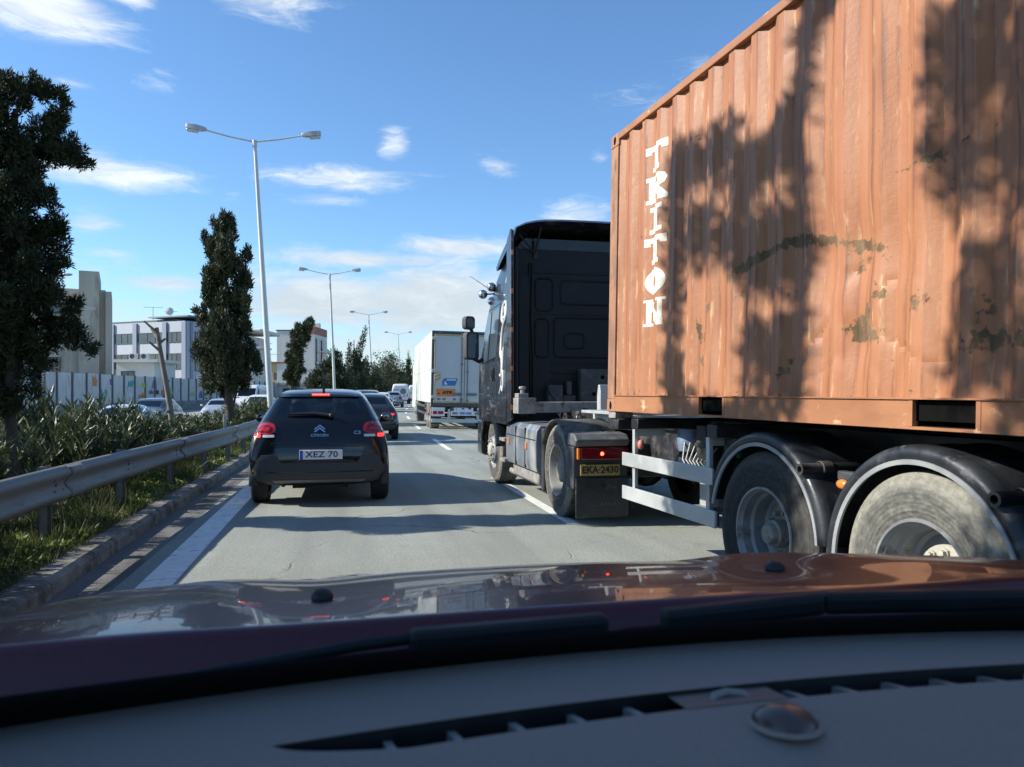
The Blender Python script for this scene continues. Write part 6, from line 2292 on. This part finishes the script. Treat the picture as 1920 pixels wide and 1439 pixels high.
for x in (.42, 2.06):
    q.tube([(x, -.02, 3.4), (x + .02, -.25, 3.78)], .016, 6)
    q.tube([(x - .34, -.2, 3.74), (x, -.05, 3.42)], .012, 6)
    q.box(x - .03, x + .03, -.06, -.02, 3.36, 3.62)
q.build('deflector_strut', M_FRAMEB, tc_, 50)
# lower body: bumper, fender, steps, fairing
q = MB()
q.box(.02, CW - .02, 1.95, 2.42, .38, 1.0)
q.build('front_bumper', P_TRUCK, tc_, None, bevel=.08, seg=4)
FAX, RAX = 1.30, -2.11
for sd in (0, 1):
    f = lambda a: a if not sd else CW - a
    k = 1 if not sd else -1
    q = MB()
    q.lathe([(.56, 0), (.60, -.012 * k), (.68, -.006 * k), (.70, .03 * k), (.70, .40 * k)], (f(.0), FAX, .53), 'x', 28, R(10), R(172))
    fd = q.build('front_mudguard', P_TRUCK, tc_, 50)
    s_ = fd.modifiers.new('thickness', 'SOLIDIFY')
    s_.thickness = .012
    q = MB()
    for z in (.42, .72):
        q.box(*sorted((f(.02), f(.32))), .22, .58, z, z + .05)
    q.box(*sorted((f(.24), f(.34))), .2, .62, .4, 1.0)
    q.build('cab_step', M_FRAMEG, tc_, None, bevel=.008)
    q = MB()
    prof = [(.06, .44), (.04, .52), (.035, .80), (.05, .96), (.10, 1.03), (.55, 1.04), (.55, .44)]
    q.prism([(f(a), z) for a, z in prof], 'y', -1.48, .2)
    sfz = q.build('side_fairing', P_FAIR, tc_, 30, bevel=.012)
    q = MB()
    for y in (-.95, -.42):
        q.box(*sorted((f(.030), f(.05))), y - .006, y + .006, .46, .98)
    q.box(*sorted((f(.030), f(.05))), -1.46, .18, .84, .85)
    q.build('fairing_seam', M_INK, sfz, None)
    for y in (.0, -1.02):
        MB().box(*sorted((f(.022), f(.05))), y - .035, y + .035, .70, .80).build('side_marker', M_AMBER, sfz, None, bevel=.008)
    q = MB()
    q.box(*sorted((f(.1), f(.55))), -1.62, -1.5, .22, 1.0)
    q.build('rear_flap', M_MUDG, tc_, None, bevel=.02)
    q = MB()
    q.box(*sorted((f(.12), f(.5))), -1.3, .1, .26, .44)
    q.tube([(f(.2), -1.2, .28), (f(.2), .5, .28)], .05, 10)
    q.build('lower_tank', M_FRAMEG, tc_, 40, bevel=.03)
    truck_wheel(tc_, f(.10), FAX, .53, .30, 'steer', -1 if not sd else 1, M_TYRED, M_HUBP)
    truck_wheel(tc_, f(.13), RAX, .535, .29, 'drive', -1 if not sd else 1, M_TYRED, M_HUB)
    truck_wheel(tc_, f(.46), RAX, .535, .29, 'drive', -1 if not sd else 1, M_TYREK, M_HUB)
    q = MB()
    q.lathe([(.565, .02 * k), (.575, 0), (.592, .005 * k), (.60, .05 * k), (.595, .3 * k), (.60, .62 * k), (.57, .64 * k)], (f(.09), RAX, .535), 'x', 26, R(28), R(150))
    rg_ = q.build('rear_mudguard', mat('dusty_mudguard', (.06, .06, .058), .75, var=.3, scale=8, bump=.6, bscale=90, dirt=((.15, .145, .13), 6, .45, .65)) if not sd else bpy.data.materials['dusty_mudguard'], tc_, 50)
    s_ = rg_.modifiers.new('thickness', 'SOLIDIFY')
    s_.thickness = .012
    # straps
    q = MB()
    for dx in (.22, .5):
        q.tube([(f(dx), RAX - .45, 1.0), (f(dx + .02), RAX - .56, .92), (f(dx + .02), RAX - .60, .80)], .014, 6)
        q.tube([(f(dx + .07), RAX - .45, 1.0), (f(dx + .09), RAX - .56, .92), (f(dx + .09), RAX - .60, .80)], .014, 6)
    q.build('mudguard_strap', M_FRAMEG, tc_, 50)
    # tail light unit, plate, mud flap
    yb = -2.86
    q = MB()
    q.prism([(yb - .02, .86), (yb - .06, .93), (yb + .02, .99), (yb + .24, 1.01), (yb + .28, .86)], 'x', *sorted((f(.10), f(.72))))
    q.build('lamp_cover', mat('grey_plastic_cover', (.09, .095, .10), .55, var=.15, scale=10, dirt=((.17, .165, .15), 8, .5, .7)) if not sd else bpy.data.materials['grey_plastic_cover'], tc_, None, bevel=.025, seg=3)
    q = MB()
    q.box(*sorted((f(.10), f(.72))), yb + .03, yb + .26, .40, .858)
    q.build('tail_panel', M_PLASTIC, tc_, None, bevel=.012)
    tl = MB().box(*sorted((f(.17), f(.72))), yb - .02, yb + .03, .715, .85).build('tail_lamp', M_REDD, tc_, None, bevel=.012)
    MB().box(*sorted((f(.135), f(.168))), yb - .012, yb + .03, .72, .845).build('amber_end', M_AMBER, tl, None, bevel=.01)
    MB().sphere((f(.41), yb - .021, .782), .02, 12, (1, .3, 1)).build('lit_bulb', mat('lit_red_bulb', (.9, .05, .03), .3, emit=(1, .06, .03), estr=6) if not sd else bpy.data.materials['lit_red_bulb'], tl, 60)
    q = MB()
    q.box(*sorted((f(.12), f(.72))), yb + .0, yb + .03, .09, .52)
    mf = q.build('mud_flap', M_MUDG, tc_, None, bevel=.008)
    q = MB()
    for i in range(5):
        q.box(*sorted((f(.135 + i * .022), f(.145 + i * .022))), yb - .002, yb + .004, .12, .50)
    q.build('flap_rib', M_MUDG, mf, None)
    if not sd:
        text_obj('maker_lettering', 'SCANIA', .062, mat('worn_flap_lettering', (.085, .088, .09), .6), mf, plane_M((.43, yb - .0035, .235), (1, 0, 0), (0, 0, 1)), .30, .0, .004)
        M_YPL = mat('dirty_yellow_plate', (.33, .245, .075), .5, var=.2, scale=14, dirt=((.2, .15, .06), 14, .5, .66))
        np_ = MB().box(.17, .62, yb - .005, yb + .012, .545, .665).build('number_plate', M_YPL, tc_, None, bevel=.006)
        text_obj('plate_lettering', 'EKA·2430', .10, M_INK, np_, plane_M((.395, yb - .0055, .605), (1, 0, 0), (0, 0, 1)), .41, .003, .003)
q = MB()
for x in (.82, 1.66):
    q.box(x - .05, x + .05, -3.1, 2.2, .62, .90)
q.box(.7, 1.78, -3.15, -3.0, .55, .9).box(.6, 1.88, -1.5, -.2, .82, .92)
q.build('chassis_rail', M_FRAMEB, tc_, None, bevel=.008)
q = MB()
q.lathe([(.0, .06), (.42, .06), (.46, .03), (.46, 0), (0, 0)], (1.24, -1.75, .95), 'z', 24)
q.box(.8, 1.68, -2.0, -1.5, .88, .96)
q.build('fifth_wheel', M_FRAMEB, tc_, 30)
q = MB().tube([(.4, RAX, .535), (2.1, RAX, .535)], .09, 12)
q.sphere((1.24, RAX, .535), .22, 14)
q.build('axle', M_FRAMEB, tc_, 50)
# coiled air and power leads
M_COIL = mat('black_coiled_lead', (.015, .015, .016), .45)
for i, (x, m_) in enumerate(((.72, M_COIL), (.86, M_COIL), (.98, M_COIL), (1.1, M_COIL))):
    q = MB()
    pts = []
    for k in range(120):
        t = k / 119
        a = t * 2 * PI * 9
        yy = -.35 - 1.1 * t
        sag = -.22 * math.sin(PI * t)
        pts.append((x + .075 * math.cos(a) + .05 * i, yy, 1.22 + sag + .075 * math.sin(a)))
    q.tube(pts, .013, 5)
    q.build('coiled_lead', m_, tc_, 60)
# mirrors, lamps and aerial by the door
def mirror_at(label, x0, x1, z0, z1, y):
    p = rrect(x0, x1, z0, z1, .06)
    q = MB().prism(p, 'y', y, y + .13)
    q.xf(Matrix.Translation(((x0 + x1) / 2, y, 0)) @ Matrix.Rotation(R(22 if x0 < 1 else -22), 4, 'Z') @ Matrix.Translation((-(x0 + x1) / 2, -y, 0)))
    mo = q.build('wing_mirror', M_PLASTIC, tc_, 40, bevel=.02, seg=3)
    q = MB().prism(rrect(x0 + .025, x1 - .025, z0 + .03, z1 - .03, .045), 'y', y - .006, y + .002)
    q.xf(Matrix.Translation(((x0 + x1) / 2, y, 0)) @ Matrix.Rotation(R(22 if x0 < 1 else -22), 4, 'Z') @ Matrix.Translation((-(x0 + x1) / 2, -y, 0)))
    q.build('mirror_glass', M_MIRR, mo, None)
mirror_at('main', -.29, -.04, 1.98, 2.44, 1.78)
mirror_at('wide', -.30, -.11, 2.48, 2.70, 1.78)
q = MB()
q.tube([(.06, 1.9, 2.02), (-.05, 1.84, 1.95), (-.14, 1.84, 2.0)], .035, 8)
q.tube([(-.15, 1.85, 2.4), (-.2, 1.85, 2.52)], .03, 8)
q.build('mirror_arm', M_PLASTIC, tc_, 60)
mirror_at('right', CW + .04, CW + .34, 1.98, 2.44, 1.78)
for c in ((-.06, 1.45, 3.02), (.05, 1.3, 3.12), (.10, 1.5, 2.92), (.16, 1.15, 3.13)):
    q = MB()
    q.sphere(c, .075, 16)
    ro = q.build('round_lamp', M_CHROME, tc_, 60)
    q = MB()
    q.tube([c, (.12, 1.3, 3.02)], .015, 6)
    q.build('lamp_stalk', M_FRAMEB, ro, 60)
MB().tube([(.08, 1.5, 3.1), (-.2, 1.9, 3.38)], [.008, .004], 6).build('aerial', M_INK, tc_, 60)

# ---------------------------------------------------------------- refrigerated lorry ahead in the right lane
M_RW = mat('white_grp_panel', (.52, .54, .50), .4, var=.04, scale=.7, dirt=((.5, .5, .46), 1.2, .58, .75), stretch=(1, .5, .4))
M_RG = mat('grey_door_panel', (.50, .52, .52), .45, var=.05, scale=.8, dirt=((.40, .40, .37), 1.5, .55, .75))
M_YEL = mat('yellow_reflective_tape', (.45, .30, .05), .5)
M_STEELD = mat('dark_steel_frame', (.08, .082, .085), .5, .4)
rf = thing('refrigerated_lorry', 'white box lorry with orange placard and blue sticker on its grey rear doors', 'lorry', (3.52, 29.4, 0), heading(30) + R(.3))
rf.rotation_euler[1] = .02
RW, RL, RZ0, RZ1 = 2.55, 11.2, 1.02, 3.80
MB().box(0, RW, .03, RL, RZ0, RZ1).build('box_body', M_RW, rf, None, bevel=.03)
q = MB()
for y in (3.6, 7.4):
    q.box(-.004, .002, y - .006, y + .006, RZ0 + .03, RZ1 - .03)
q.box(-.004, .002, .04, RL - .03, 2.3, 2.307)
q.build('panel_seam', M_STEELD, rf, None)
q = MB()
q.box(.0, RW, -.03, .028, RZ1 - .12, RZ1 - .0).box(0, .10, -.03, .028, RZ0, RZ1 - .12).box(RW - .1, RW, -.03, .028, RZ0, RZ1 - .12).box(0, RW, -.03, .028, RZ0 - .12, RZ0)
fr_ = q.build('rear_frame', M_STEELD, rf, None, bevel=.01)
for x in (.28, .34, 2.2, 2.27):
    MB().box(x - .03, x + .03, -.036, -.03, RZ1 - .09, RZ1 - .05).build('top_marker', M_REDL, fr_, None)
for x0, x1, hx in ((.105, 1.262, 1), (1.288, RW - .105, -1)):
    d = MB().box(x0, x1, -.05, .028, RZ0 + .02, RZ1 - .13).build('door', M_RG, rf, None, bevel=.012)
    q = MB()
    q.box(x0 + .01, x1 - .01, -.053, -.049, RZ1 - .20, RZ1 - .15).box(x0 + .01, x1 - .01, -.053, -.049, RZ0 + .035, RZ0 + .075)
    xe = x0 + .01 if hx > 0 else x1 - .05
    q.box(xe, xe + .04, -.053, -.049, RZ0 + .075, RZ1 - .20)
    q.build('reflective_tape', M_YEL, d, None)
    xb = x1 - .1 if hx > 0 else x0 + .1
    q = MB()
    q.tube([(xb, -.075, RZ0 - .04), (xb, -.075, RZ1 - .06)], .017, 8)
    for z in (1.1, 1.35, 2.35 + .15 * hx, 3.5, 3.66):
        q.box(xb - .04, xb + .04, -.09, -.05, z, z + .06)
    q.build('lock_rod', M_GALV, d, 50)
    q = MB()
    xr = xb - .38 if hx > 0 else xb
    q.prism(rrect(xr, xr + .38, 1.32, 1.43, .05), 'y', -.075, -.045)
    q.build('handle_recess', M_GALV, d, None)
    for z in (1.2, 2.2, 3.45):
        xh = 0 if hx > 0 else RW - .18
        MB().box(xh, xh + .18, -.075, -.032, z, z + .12).build('hinge', M_LFRAME, d, None, bevel=.01)
# stickers and placards on the left door
dl = [o for o in children(rf) if o.name.startswith('door')][0]
q = MB().box(.12, .36, -.056, -.049, 1.85, 2.22)
pn = q.build('chevron_board', M_LFRAME, dl, None)
q = MB()
for k in range(3):
    z = 1.86 + .13 * k
    q.prism([(.125, z), (.355, z + .10), (.355, z + .17 if k < 2 else z + .10), (.125, z + .07)], 'y', -.06, -.055)
q.build('chevron_stripe', M_YEL, pn, None)
st = MB().prism([(.42, 1.70), (.92, 1.70), (1.02, 1.98), (.52, 1.98), (.44, 1.92)], 'y', -.056, -.049).build('blue_sticker', mat('blue_sticker_print', (.03, .16, .42), .4), dl, None)
MB().prism([(.50, 1.74), (.62, 1.74), (.56, 1.84), (.52, 1.88)], 'y', -.06, -.055).prism([(.58, 1.90), (.94, 1.90), (.95, 1.94), (.60, 1.94)], 'y', -.06, -.055).build('sticker_print', M_PLATE, st, None)
op = MB().prism(rrect(.20, .94, 1.28, 1.58, .02), 'y', -.056, -.049).build('orange_placard', mat('orange_placard', (.72, .22, .05), .5), dl, None)
text_obj('placard_lettering', 'ATP', .15, M_INK, op, plane_M((.62, -.057, 1.43), (1, 0, 0), (0, 0, 1)), .40, .012, .003)
MB().box(.26, .34, -.0605, -.055, 1.37, 1.42).build('placard_mark', M_INK, op, None)
for x in (.24, .44, .84, 1.1):
    MB().prism(rrect(x, x + .13, 1.14, 1.22, .02), 'y', -.055, -.049).build('small_sticker', M_GALVD, dl, None)
dr_ = [o for o in children(rf) if o.name.startswith('door')][1]
MB().box(2.0, 2.3, -.056, -.049, 1.3, 1.46).build('yellow_placard', M_YEL, dr_, None)
# undercarriage
q = MB()
q.box(.75, .9, 0, 10.5, .72, .98).box(1.65, 1.8, 0, 10.5, .72, .98)
q.build('chassis_rail', M_FRAMEB, rf, None)
q = MB().box(.05, RW - .05, -.02, .14, .28, .42)
for x in (.72, 1.83):
    q.box(x - .05, x + .05, .0, .10, .42, .8)
q.build('underrun_bar', M_ALU, rf, None, bevel=.012)
for x0 in (.05, RW - .55):
    pn = MB().box(x0, x0 + .5, .0, .06, .52, .86).build('lamp_panel', M_PLATE, rf, None, bevel=.01)
    MB().box(x0 + .04, x0 + .2, -.03, .0, .60, .72).box(x0 + .24, x0 + .44, -.03, .0, .60, .72).build('tail_lamp', M_REDL, pn, None, bevel=.012)
pn = MB().box(.78, 1.92, .0, .06, .55, .86).build('plate_panel', M_PLATE, rf, None, bevel=.01)
npl = MB().box(1.1, 1.6, -.012, .0, .58, .70).build('number_plate', mat('pale_blue_plate', (.45, .55, .68), .4), pn, None)
text_obj('plate_lettering', 'EPK 4303', .10, M_PLATEB, npl, plane_M((1.36, -.0125, .64), (1, 0, 0), (0, 0, 1)), .43, .003, .003)
q = MB()
for x in (.84, 1.7):
    q.box(x, x + .2, -.012, .0, .60, .68)
q.build('reflector', M_GALVD, pn, None)
q = MB()
q.box(.84, .88, -.01, .0, .76, .82).box(.98, 1.0, -.01, .0, .76, .82).box(1.2, 1.3, -.02, .0, .80, .84).box(1.46, 1.56, -.02, .0, .80, .86)
q.build('panel_mark', M_INK, pn, None)
for y in (1.15, 2.45, 9.6):
    for sd in (0, 1):
        f = lambda a: a if not sd else RW - a
        truck_wheel(rf, f(.06), y, .51, .36, 'trailer' if y < 5 else 'steer', -1 if not sd else 1, M_TYRED, M_HUB)
    MB().tube([(.3, y, .51), (2.25, y, .51)], .07, 10).build('axle', M_FRAMEB, rf, 40)
for sd in (0, 1):
    f = lambda a: a if not sd else RW - a
    MB().box(*sorted((f(.05), f(.45))), .42, .45, .2, .9).build('mud_flap', M_MUDG, rf, None)
    MB().box(*sorted((f(.02), f(.05))), 3.3, 8.6, .80, .90).box(*sorted((f(.02), f(.05))), 3.3, 8.6, .5, .6).build('side_guard', M_STEELD, rf, None)
    q = MB()
    q.tube([(f(.02), .06, .92), (f(-.06), .0, .62)], .014, 6)
    q.sphere((f(-.07), .0, .6), .045, 10)
    q.build('outline_marker', M_REDL, rf, 60)
cabq = MB()
cabq.box(.05, 2.5, RL + .5, RL + 2.5, .55, 3.0)
cabq.build('cab', M_RW, rf, None, bevel=.15, seg=4)
MB().box(.6, 1.95, RL, RL + .5, 2.4, 3.6).build('cooling_unit', M_RG, rf, None, bevel=.05)

# ------------------------------------------------------------------ this car: bonnet, wipers, dashboard
P_RED = mat('burgundy_metallic_paint', (.085, .010, .016), .38, .15, var=.12, scale=120, coat=.55, spec=.3, rvar=.04, dirt=((.12, .05, .045), 3.0, .6, .85))
M_DASH = mat('grained_dashboard', (.275, .228, .194), .68, var=.08, scale=300, bump=.35, bscale=900, spec=.45, rvar=.05)
M_COWL = mat('black_cowl_plastic', (.010, .011, .012), .6, var=.2, scale=15)
M_WIPER = mat('wiper_black', (.012, .014, .015), .6, spec=.3)
XC = .40
car = thing('red_car', 'this burgundy car: glossy bonnet, wipers and grey dashboard along the bottom edge', 'car', (0, 0, 0))


def hood_z(x, y):
    """height of the bonnet at lateral x from its centre line, distance y"""
    t = (y - .95) / .95
    z = 1.166 - .160 * max(0, t) ** 1.25 if t > 0 else 1.166
    ax = abs(x)
    z += .011 * math.exp(-((ax - .64) / .14) ** 2) * sstep(.9, 1.25, y)
    z -= .004 * math.exp(-((ax - .44) / .15) ** 2) * sstep(.9, 1.3, y)
    z += .006 * (1 - (ax / .45) ** 2 if ax < .45 else 0) * sstep(1.0, 1.5, y)
    z -= .03 * max(0, (ax - .85) / .12) ** 2
    # nose rolls down
    n = max(0, y - 1.80 - .05 * (1 - (ax / .97) ** 2))
    z -= 1.6 * n ** 1.9
    # raised trailing lip that turns down to the scuttle
    l = max(0, 1.0 - y)
    z -= 40 * l ** 2 if l < .03 else .036 + 2.4 * (l - .03)
    return z


nx, ny = 64, 70
vs, fs = [], []
for j in range(ny + 1):
    t = j / ny
    for i in range(nx + 1):
        s = -1 + 2 * i / nx
        hw = .97
        yb = .93 - .03 * s * s
        yf = 2.10 - .12 * s * s
        if t < .25:
            y = yb + (t / .25) * .12
        else:
            y = yb + .12 + (yf - yb - .12) * (t - .25) / .75
        x = s * hw
        vs.append((XC + x, y, hood_z(x, y + .03 * s * s)))
for j in range(ny):
    for i in range(nx):
        a = j * (nx + 1) + i
        fs.append((a, a + 1, a + nx + 2, a + nx + 1))
MB().add(vs, fs).build('bonnet', P_RED, car, 60)
# wings either side, nose and lower body
for sd in (-1, 1):
    vs, fs = [], []
    m_ = 30
    prof = [(.972, .0), (.99, -.012), (1.0, -.05), (1.005, -.12), (1.01, -.30), (1.0, -.5)]
    for j in range(m_ + 1):
        y = .80 + 1.22 * j / m_
        z = hood_z(.97, max(1.02, y)) + .001
        for a, dz in prof:
            vs.append((XC + sd * (a - .06 * max(0, y - 1.7)), y, z + dz))
    w = len(prof)
    for j in range(m_):
        for k in range(w - 1):
            fs.append((j * w + k, j * w + k + 1, (j + 1) * w + k + 1, (j + 1) * w + k))
    MB().add(vs, fs).build('wing', P_RED, car, 60)
MB().box(XC - .84, XC + .84, 1.78, 2.02, .35, .84).build('front_bumper', P_RED, car, None, bevel=.07, seg=4)
for sd in (-1, 1):
    MB().box(*sorted((XC + sd * .89, XC + sd * .95)), -1.0, .78, .35, 1.10).build('door', P_RED, car, None, bevel=.02)
    q = MB()
    q.bar((XC + sd * .84, .82, 1.10), (XC + sd * .62, -.32, 1.65), .07, .06)
    q.build('windscreen_pillar', M_COWL, car, None, bevel=.01)
    for y in (1.35, -1.3):
        car_wheel(car, XC + sd * .93, y, .34, .22, sd)
MB().box(XC - .66, XC + .66, -1.4, -.32, 1.63, 1.68).build('roof', P_RED, car, None, bevel=.03)  # out of view; front edge set far back so skylight reaches the dashboard
MB().box(XC - .8, XC + .8, -1.6, 1.7, .3, .6).build('floor', M_UNDER, car, None)
MB().box(XC - .8, XC + .8, -1.5, -1.4, .6, 1.63).build('rear_wall', M_INT, car, None)
# washer jets
for x, y in ((-.02, 1.22), (.78, 1.26)):
    q = MB()
    z = hood_z(x - XC, y)
    q.sphere((x, y, z + .004), .017, 14, (1.0, 1.3, .8))
    q.build('washer_jet', M_COWL, car, 60)
# scuttle and wipers
q = MB()
vs, fs = [], []
for i in range(25):
    s = -1 + 2 * i / 24
    x = XC - .02 + s * .86
    for y, z in ((.96 - .03 * s * s, 1.075), (.90 - .05 * s * s, 1.10), (.86 - .08 * s * s, 1.125), (.80 - .13 * s * s, 1.15), (.74 - .15 * s * s, 1.12)):
        vs.append((x, y, z))
for i in range(24):
    for k in range(4):
        fs.append((i * 5 + k, i * 5 + k + 1, i * 5 + k + 6, i * 5 + k + 5))
q.add(vs, fs)
q.build('scuttle', M_COWL, car, 60)
for pts, blade in (([(-.30, .80, 1.150), (-.10, .845, 1.162), (.02, .865, 1.170), (.10, .875, 1.172)], [(.08, .872, 1.168), (.32, .885, 1.168)]),
                   ([(.50, .90, 1.165), (.62, .895, 1.172)], [(.40, .90, 1.163), (.62, .893, 1.174), (1.02, .82, 1.176)])):
    q = MB()
    q.tube(pts, .007, 8)
    wo = q.build('wiper', M_WIPER, car, 60)
    q = MB()
    for a, b in zip(blade, blade[1:]):
        q.bar(a, b, .03, .028)
    q.build('wiper_blade', M_WIPER, wo, None, bevel=.008)


# dashboard top with its demister slot
def dash_z(x, y):
    s = (x - XC + .02) / .75
    z = 1.176 - .012 * s * s
    z += .014 * sstep(.60, .78, y) * 0 - .016 * sstep(.62, .50, y)
    if y < .5:
        z -= .55 * (.5 - y) ** 1.4
    return z


def dash_front(x):
    s = (x - .30) / .72
    return .79 - .085 * s * s


S0, S1 = -.045, .86          # slot ends
def slot(x):
    """near and far edge of the slot at x"""
    t = min(1, max(0, (x - S0) / .10))
    t2 = min(1, max(0, (S1 - x) / .06))
    w = .039 * math.sqrt(t) * math.sqrt(t2)
    yf = .655 - .03 * ((x - XC) / .5) ** 2
    return yf - w, yf


def dash_sheet(y_of, rows, xs, edge_drop=None):
    vs, fs = [], []
    for x in xs:
        ya, yb = y_of(x)
        for j in range(rows + 1):
            t = j / rows
            y = ya + (yb - ya) * t
            z = dash_z(x, y)
            vs.append((x, y, z))
    w = rows + 1
    for i in range(len(xs) - 1):
        for j in range(rows):
            a = i * w + j
            fs.append((a, a + w, a + w + 1, a + 1))
    return vs, fs


xs = [XC - .95 + 1.9 * i / 190 for i in range(191)]
q = MB()
q.add(*dash_sheet(lambda x: ((slot(x)[1] if S0 < x < S1 else slot(x)[1]), max(slot(x)[1] + .01, dash_front(x))), 10, xs))
q.add(*dash_sheet(lambda x: (.30, slot(x)[0] if S0 < x < S1 else slot(x)[1]), 22, xs))
# front edge turned down, and soft lip round the slot
vs, fs = [], []
for x in xs:
    y = max(slot(x)[1] + .01, dash_front(x))
    z = dash_z(x, y)
    vs += [(x, y, z), (x, y + .006, z - .003), (x, y + .008, z - .03), (x, y + .0, z - .08)]
for i in range(len(xs) - 1):
    for j in range(3):
        a = i * 4 + j
        fs.append((a, a + 4, a + 5, a + 1))
q.add(vs, fs)
dash = q.build('dashboard', M_DASH, car, 40)
bmd = dash.data
vs, fs = [], []
sx = [S0 + (S1 - S0) * i / 120 for i in range(121)]
for x in sx:
    a, b = slot(x)
    vs += [(x, a, dash_z(x, a) + .0), (x, a + .002, dash_z(x, a) - .004), (x, a + .002, dash_z(x, a) - .05), (x, b - .0005, dash_z(x, b) - .05), (x, b - .0005, dash_z(x, b))]
for i in range(len(sx) - 1):
    for j in range(4):
        k = i * 5 + j
        fs.append((k, k + 5, k + 6, k + 1))
MB().add(vs, fs).build('demister_slot', M_COWL, car, 40)
vs, fs = [], []
for x in xs:
    df = dash_front(x)
    vs += [(x, df + .045, 1.115), (x, df + .012, 1.152), (x, df - .018, 1.182), (x, df - .040, 1.204)]
for i in range(len(xs) - 1):
    for j in range(3):
        a = i * 4 + j
        fs.append((a, a + 4, a + 5, a + 1))
fo = MB().add(vs, fs).build('windscreen_border', mat('black_windscreen_border', (.004, .004, .005), .7, spec=.1), car, 60)
sm_ = fo.modifiers.new('thickness', 'SOLIDIFY')
sm_.thickness = .004
M_RIB = mat('slot_rib_plastic', (.26, .245, .225), .5)
for i in range(18):
    x = .045 + i * .0535
    if x > S1 - .05 or .29 < x < .40:
        continue
    a, b = slot(x)
    z = dash_z(x, a)
    q = MB()
    q.add([(x - .0035, a - .001, z - .003), (x + .0035, a - .001, z - .003), (x + .0035 - .004, b + .001, z - .010), (x - .0035 - .004, b + .001, z - .010),
           (x - .0035, a - .001, z - .04), (x + .0035, a - .001, z - .04), (x + .0035 - .004, b + .001, z - .04), (x - .0035 - .004, b + .001, z - .04)],
          [(0, 1, 2, 3), (7, 6, 5, 4), (0, 4, 5, 1), (1, 5, 6, 2), (2, 6, 7, 3), (3, 7, 4, 0)])
    q.build('slot_rib', M_RIB, car, None)
# blanked middle of the slot with a small hooded catch, and the sensor dome
a, b = slot(.47)
vs, fs = [], []
for i in range(13):
    x = .295 + .10 * i / 12
    a, b = slot(x)
    vs += [(x, a - .001, dash_z(x, a) + .0006), (x, b + .001, dash_z(x, b) - .004)]
fs = [(2 * i, 2 * i + 2, 2 * i + 3, 2 * i + 1) for i in range(12)]
bl = MB().add(vs, fs).build('slot_blank', mat('brown_grey_plastic', (.15, .125, .108), .55), car, None)
q = MB().tube([(.330, .632, 1.172), (.333, .637, 1.1755), (.347, .639, 1.177), (.361, .637, 1.1755), (.364, .632, 1.172)], .0035, 8)
q.build('catch', M_RIB, bl, 60)
sd_ = MB().lathe([(.0265, -.002), (.0262, .003), (.023, .008), (.015, .0125), (.007, .0145), (0, .015)], (.367, .578, dash_z(.367, .578)), 'z', 32)
sd_.build('sensor_dome', mat('dark_gloss_dome', (.07, .045, .036), .32, coat=.3), car, 60)
MB().lathe([(.031, .0005), (.030, .003), (.027, .0035)], (.367, .578, dash_z(.367, .578)), 'z', 32).build('dome_ring', M_DASH, car, 60)


# ------------------------------------------------------------------ repeated small parts become pieces of their own
def split_loose(o):
    bm = bmesh.new()
    bm.from_mesh(o.data)
    bm.faces.ensure_lookup_table()
    seen, isl = set(), []
    for f in bm.faces:
        if f.index in seen:
            continue
        st, cur = [f], []
        seen.add(f.index)
        while st:
            g_ = st.pop()
            cur.append(g_.index)
            for e in g_.edges:
                for h in e.link_faces:
                    if h.index not in seen:
                        seen.add(h.index)
                        st.append(h)
        isl.append(set(cur))
    bm.free()
    if len(isl) < 2:
        return
    for k, keep in enumerate(isl):
        b2 = bmesh.new()
        b2.from_mesh(o.data)
        b2.faces.ensure_lookup_table()
        bmesh.ops.delete(b2, geom=[f for f in b2.faces if f.index not in keep], context='FACES')
        me = bpy.data.meshes.new(o.data.name)
        b2.to_mesh(me)
        for m_ in o.data.materials:
            me.materials.append(m_)
        b2.free()
        c = o.copy()
        c.data = me
        link(c, o.parent)
    bpy.data.objects.remove(o)


for nm in ('bolt', 'wheel_nut', 'guard_upright', 'valve_block', 'deflector_strut', 'mudguard_strap', 'box_hole', 'flap_rib', 'light_mark', 'reflector', 'tail_lamp_pair'):
    for o in [o for o in bpy.data.objects if o.type == 'MESH' and o.name.split('.')[0] == nm and not children(o)]:
        split_loose(o)
